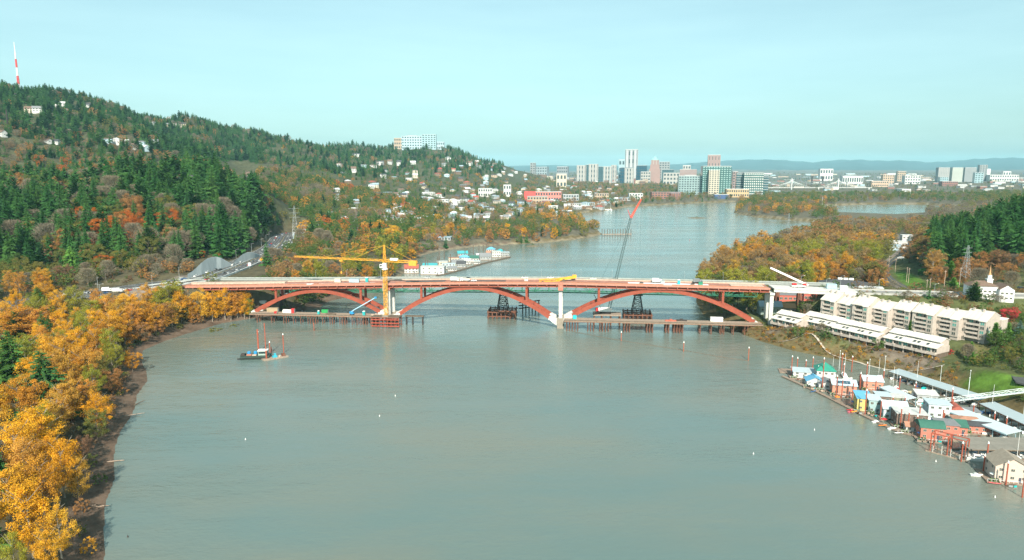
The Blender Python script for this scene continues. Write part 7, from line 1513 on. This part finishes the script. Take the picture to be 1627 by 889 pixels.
wild(240, (1500, 1720), (340, 470), [(3, 'bush', 'green'), (2, 'round', 'green'), (1, 'round', 'olive'), (.7, 'twig', 'bare'), (1, 'bush', 'olive'), (.6, 'cedar', 'bright green')], (6, 11), 21, 'on the slope beside the lawn', dmin=10)
wild(5200, (1190, 1560), (330, 520), [(3, 'bush', 'rust'), (3, 'bush', 'olive'), (2, 'bush', 'tawny'), (1, 'bush', 'golden'), (1, 'bush', 'green')], (.9, 2.1), 22, 'in the brush on the east river bank', dmin=.8, dmax=16, clear=False)
wild(1300, (-60, 330), (300, 620), [(3, 'bush', 'olive'), (2, 'bush', 'rust'), (2, 'bush', 'green'), (1, 'bush', 'brown')], (2, 4), 23, 'in the undergrowth of the near bank', dmin=6)
wild(1100, (1430, 1700), (300, 470), [(4, 'bush', 'green'), (3, 'bush', 'olive'), (1, 'bush', 'rust')], (1.4, 3.2), 24, 'on the brushy slope round the lawn', dmin=8)
wild(240, (1225, 1530), (430, 560), [(2, 'bush', 'green'), (2, 'bush', 'rust'), (2, 'bush', 'olive')], (1.2, 2.4), 25, 'in the gardens of the apartments', dmin=14, clear=False, ok=lambda P, px, y, z: ~inside_apts(P))
wild(420, (1290, 1650), (462, 545), [(3, 'bush', 'olive'), (2, 'bush', 'rust'), (1.5, 'round', 'brown'), (1, 'twig', 'bare'), (1, 'round', 'green')], (6, 10), 26, 'on the slope below the approach road', clear=False, ok=lambda P, px, y, z: ~inside_apts(P) & (line_dist(P, APPROACH)[0] > 11) & (seg_dist(P, CLEAR[2]) > 1))
wild(260, (415, 520), (590, 900), [(1, 'twig', 'bare'), (2, 'round', 'olive'), (2, 'round', 'rust'), (3, 'round', 'green'), (2, 'bush', 'olive')], (9, 17), 27, 'between the highway and the riverside wood', dmin=4)
wild(200, (395, 560), (548, 640), [(3, 'bush', 'green'), (2, 'bush', 'olive'), (1, 'bush', 'rust')], (2, 4), 28, 'on the bank under the west arch', dmin=1)
wild(160, (200, 330), (520, 640), [(2, 'round', 'olive'), (2, 'round', 'rust'), (2, 'bush', 'green'), (1.5, 'twig', 'bare')], (8, 14), 29, 'round the west end of the bridge', dmin=6, ok=lambda P, px, y, z: line_dist(P, HIGHWAY)[0] > 22)
wild(520, (660, 850), (1100, 1850), [(3, 'round', 'green'), (2.5, 'round', 'olive'), (1.5, 'round', 'rust'), (1.4, 'fir', 'dark green'), (.8, 'twig', 'bare')], (10, 17), 30, 'between the low roofs of the riverside town')
# trees of their own on the east bank
for s_, c_, px, py, h, wp, zb, lb in [
  ('round', 'green', 1269, 511, 7.6, 25, 8, 'round green bush between the first two low riverside houses'), ('round', 'green', 1314, 521, 7.4, 22, 8, 'bright green bush beside the second low riverside house'),
  ('round', 'green', 1396, 538, 7.2, 25, 8, 'green bush between the third and fourth low riverside houses'), ('cedar', 'bright green', 1546, 530, 12, 18, 10, 'narrow bright green cedar below the largest apartment block'),
  ('cedar', 'bright green', 1584, 512, 15, 26, 12, 'tall bright green cedar at the end of the largest apartment block'), ('cedar', 'bright green', 1604, 512, 13, 18, 12, 'slim green cedar between the tall cedar and the blue spruce'),
  ('round', 'red', 1605, 486, 11, 34, 14, 'bright red maple behind the end of the apartment block'), ('fir', 'blue green', 1622, 508, 11, 18, 14, 'blue green spruce under the bright red maple'),
  ('fir', 'dark green', 1551, 453, 14, 24, 28, 'dark young fir in front of the white church'), ('round', 'golden', 1563, 448, 11, 14, 28, 'golden tree growing against the white church front'),
  ('cedar', 'bright green', 1512, 414, 17, 22, 27, 'large bright green cedar beside the lattice pylon'), ('cedar', 'bright green', 1516, 440, 12, 22, 27, 'full green cedar standing at the roadside'),
  ('round', 'orange', 1376, 430, 13, 21, 14, 'round orange maple behind the dark roofed hall'), ('round', 'rust', 1368, 448, 9, 16, 14, 'low rust brown tree in front of the orange maple'), ('round', 'orange', 1408, 447, 5, 10, 15, 'small orange tree inside the road bend'),
  ('fir', 'dark green', 1476, 467, 8, 9, 20, 'small dark fir between the apartment blocks and the road'), ('round', 'green', 1480, 446, 9, 26, 22, 'dark green tree by the white poles'),
  ('round', 'rust', 1448, 385, 22, 40, 14, 'large rust oak leaning over the road bend'), ('round', 'brown', 1490, 384, 22, 46, 20, 'large brown oak in front of the fir grove'), ('round', 'rust', 1548, 410, 19, 42, 27, 'round rust oak behind the white church'),
  ('round', 'rust', 1605, 415, 19, 40, 29, 'rust oak beyond the church roof'), ('round', 'amber', 1590, 385, 20, 22, 30, 'amber tree against the dark fir grove'), ('round', 'brown', 1612, 392, 18, 22, 30, 'greyish brown tree at the edge of the fir grove'),
  ('fir', 'bright green', 1374, 405, 11, 14, 12, 'green fir at the edge of the east bank wood'), ('fir', 'dark green', 1318, 420, 13, 16, 10, 'dark fir in front of the amber east bank wood'), ('fir', 'dark green', 1360, 410, 16, 26, 12, 'dark spreading fir beside the road bend'),
  ('tall', 'golden', 870, 318, 24, 14, 8, 'amber tree standing alone by the moored boats'), ('tall', 'golden', 944, 348, 18, 18, 4, 'golden tree on the tip of the wooded point'),
  ('tall', 'golden', 622, 356, 28, 28, 6, 'tall golden cottonwood directly behind the tower crane'), ('round', 'green', 555, 346, 24, 30, 8, 'large green tree to the back of the crane jib'),
  ('round', 'rust', 1353, 503, 5, 12, 10, 'small rust shrub between the first two apartment blocks'), ('cedar', 'bright green', 1448, 508, 9, 9, 11, 'slim cypress in the gap before the largest apartment block'), ('round', 'orange', 1437, 521, 5, 13, 10, 'small orange shrub below the middle apartment block'), ('bush', 'red', 1506, 541, 4, 22, 10, 'low red hedge in front of the largest apartment block'), ('bush', 'red', 1322, 506, 3, 12, 10, 'low red shrub at the foot of the first apartment block'), ('round', 'golden', 1405, 440, 9, 14, 16, 'golden tree beside the road bend'),
  ('round', 'bright green', 1625, 530, 5, 26, 13, 'light green bushes beside the parking lot')]:
    tree_top(s_, c_, px, py, h, wp, lb, None, zb)

# the three hundred of a kind that show largest become things, the rest of the kind one mass
def show(t):
    x, y, f = PX(t[3], t[4], t[5] + t[6] * .6)
    return t[6] / max(f, 1) * FPX * (1.0 if (-12 < x < 1640 and -10 < y < 900 + 900 * t[6] / max(f, 1)) else 0.0)
def slot(o, m):
    s = o.material_slots[0]; s.link = 'OBJECT'; s.material = m
HPA = np.array(HP) if len(HP) else np.zeros((0, 2))
def blocks(t):
    if t[9] is None: return False
    d = HPA - np.array([t[3], t[4]]); dist = math.hypot(t[3], t[4]); ux, uy = t[3] / dist, t[4] / dist
    al = d[:, 0] * ux + d[:, 1] * uy; ac = np.abs(d[:, 0] * uy - d[:, 1] * ux)
    return bool(((al > -6) & (al < 17 + dist * .015) & (ac < 4.5 + dist * .001)).any())
TREES = [t for t in TREES if not blocks(t)]
kinds = {}
for t in TREES: kinds.setdefault(t[0], []).append((show(t), t))
PLURAL = {'broadleaf_tree': 'broadleaf_wood', 'cottonwood_tree': 'cottonwood_wood', 'bare_tree': 'bare_wood', 'fir_tree': 'fir_wood', 'shrub': 'shrub_cover', 'cedar_tree': 'cedar_wood'}
libs = {}
def lib(shape, colour):
    k = (shape, colour)
    if k not in libs:
        c = bpy.data.collections.new('far crowns'); src = LOD.get(shape, PROTO[shape])
        for i, me in enumerate(src):
            o = bpy.data.objects.new('far_crown', me); c.objects.link(o); slot(o, LM[colour])
        libs[k] = (c, len(src))
    return libs[k]
def scatter(name, T, c, ncol):
    n = len(T); V = np.array([(t[3], t[4], t[5] - .03 * t[6]) for t in T], np.float32)
    me = bpy.data.meshes.new(name); me.vertices.add(n); me.vertices.foreach_set('co', V.ravel())
    rs = np.random.RandomState(n)
    for nm, ty, arr in (('size', 'FLOAT_VECTOR', np.array([(t[6] * t[7], t[6] * t[7], t[6]) for t in T])), ('turn', 'FLOAT_VECTOR', np.stack([rs.normal(0, .03, n), rs.normal(0, .03, n), rs.uniform(0, 6.28, n)], 1))):
        a = me.attributes.new(nm, ty, 'POINT'); a.data.foreach_set('vector', arr.astype(np.float32).ravel())
    o = link(name, me); ng = bpy.data.node_groups.new('scatter_trees', 'GeometryNodeTree')
    ng.interface.new_socket('Geometry', in_out='INPUT', socket_type='NodeSocketGeometry'); ng.interface.new_socket('Geometry', in_out='OUTPUT', socket_type='NodeSocketGeometry')
    N, L = ng.nodes, ng.links
    gi, go, ip, ci = N.new('NodeGroupInput'), N.new('NodeGroupOutput'), N.new('GeometryNodeInstanceOnPoints'), N.new('GeometryNodeCollectionInfo')
    mp_ = N.new('GeometryNodeMeshToPoints'); L.new(gi.outputs[0], mp_.inputs[0]); L.new(mp_.outputs[0], ip.inputs['Points'])
    ci.inputs['Collection'].default_value = c; ci.inputs['Separate Children'].default_value = True; ci.inputs['Reset Children'].default_value = True
    L.new(ci.outputs[0], ip.inputs['Instance']); ip.inputs['Pick Instance'].default_value = True
    rv = N.new('FunctionNodeRandomValue'); rv.data_type = 'INT'; rv.inputs[4].default_value = 0; rv.inputs[5].default_value = ncol - 1; L.new(rv.outputs[2], ip.inputs['Instance Index'])
    for nm, sk in (('size', 'Scale'), ('turn', 'Rotation')):
        na = N.new('GeometryNodeInputNamedAttribute'); na.data_type = 'FLOAT_VECTOR'; na.inputs[0].default_value = nm; L.new(na.outputs[0], ip.inputs[sk])
    L.new(ip.outputs[0], go.inputs[0])
    md = o.modifiers.new('scatter', 'NODES'); md.node_group = ng
    return tag(o, kind='stuff')
LABELS = {}
for nm, L_ in kinds.items():
    L_.sort(key=lambda a: (-(a[1][8] is not None and a[1][9] is None and a[0] > 0), -a[0]))
    far_ = {}
    for i, (s_, t) in enumerate(L_):
        name, shape, colour, x, y, z, h, w, lb, gp = t
        if i < 290 and s_ > 3:
            e = thing(name, lb, 'shrub' if shape == 'bush' else 'tree', (x, y, z), rnd.uniform(0, 6.28), gp)
            e.scale = (h * w, h * w, h)
            c = link('crown', rnd.choice(PROTO[shape] if s_ > 22 or shape == 'cedar' else LOD.get(shape, PROTO[shape])), e); slot(c, LM[colour])
            if s_ > 16: link('trunk', TR[shape], e)
        else: far_.setdefault((shape, colour), []).append(t)
    for (shape, colour), T in far_.items():
        c, n_ = lib(shape, colour)
        scatter(f'{colour} {PLURAL[nm]}'.replace(' ', '_'), T, c, n_)
print('trees', {k: len(v) for k, v in kinds.items()})
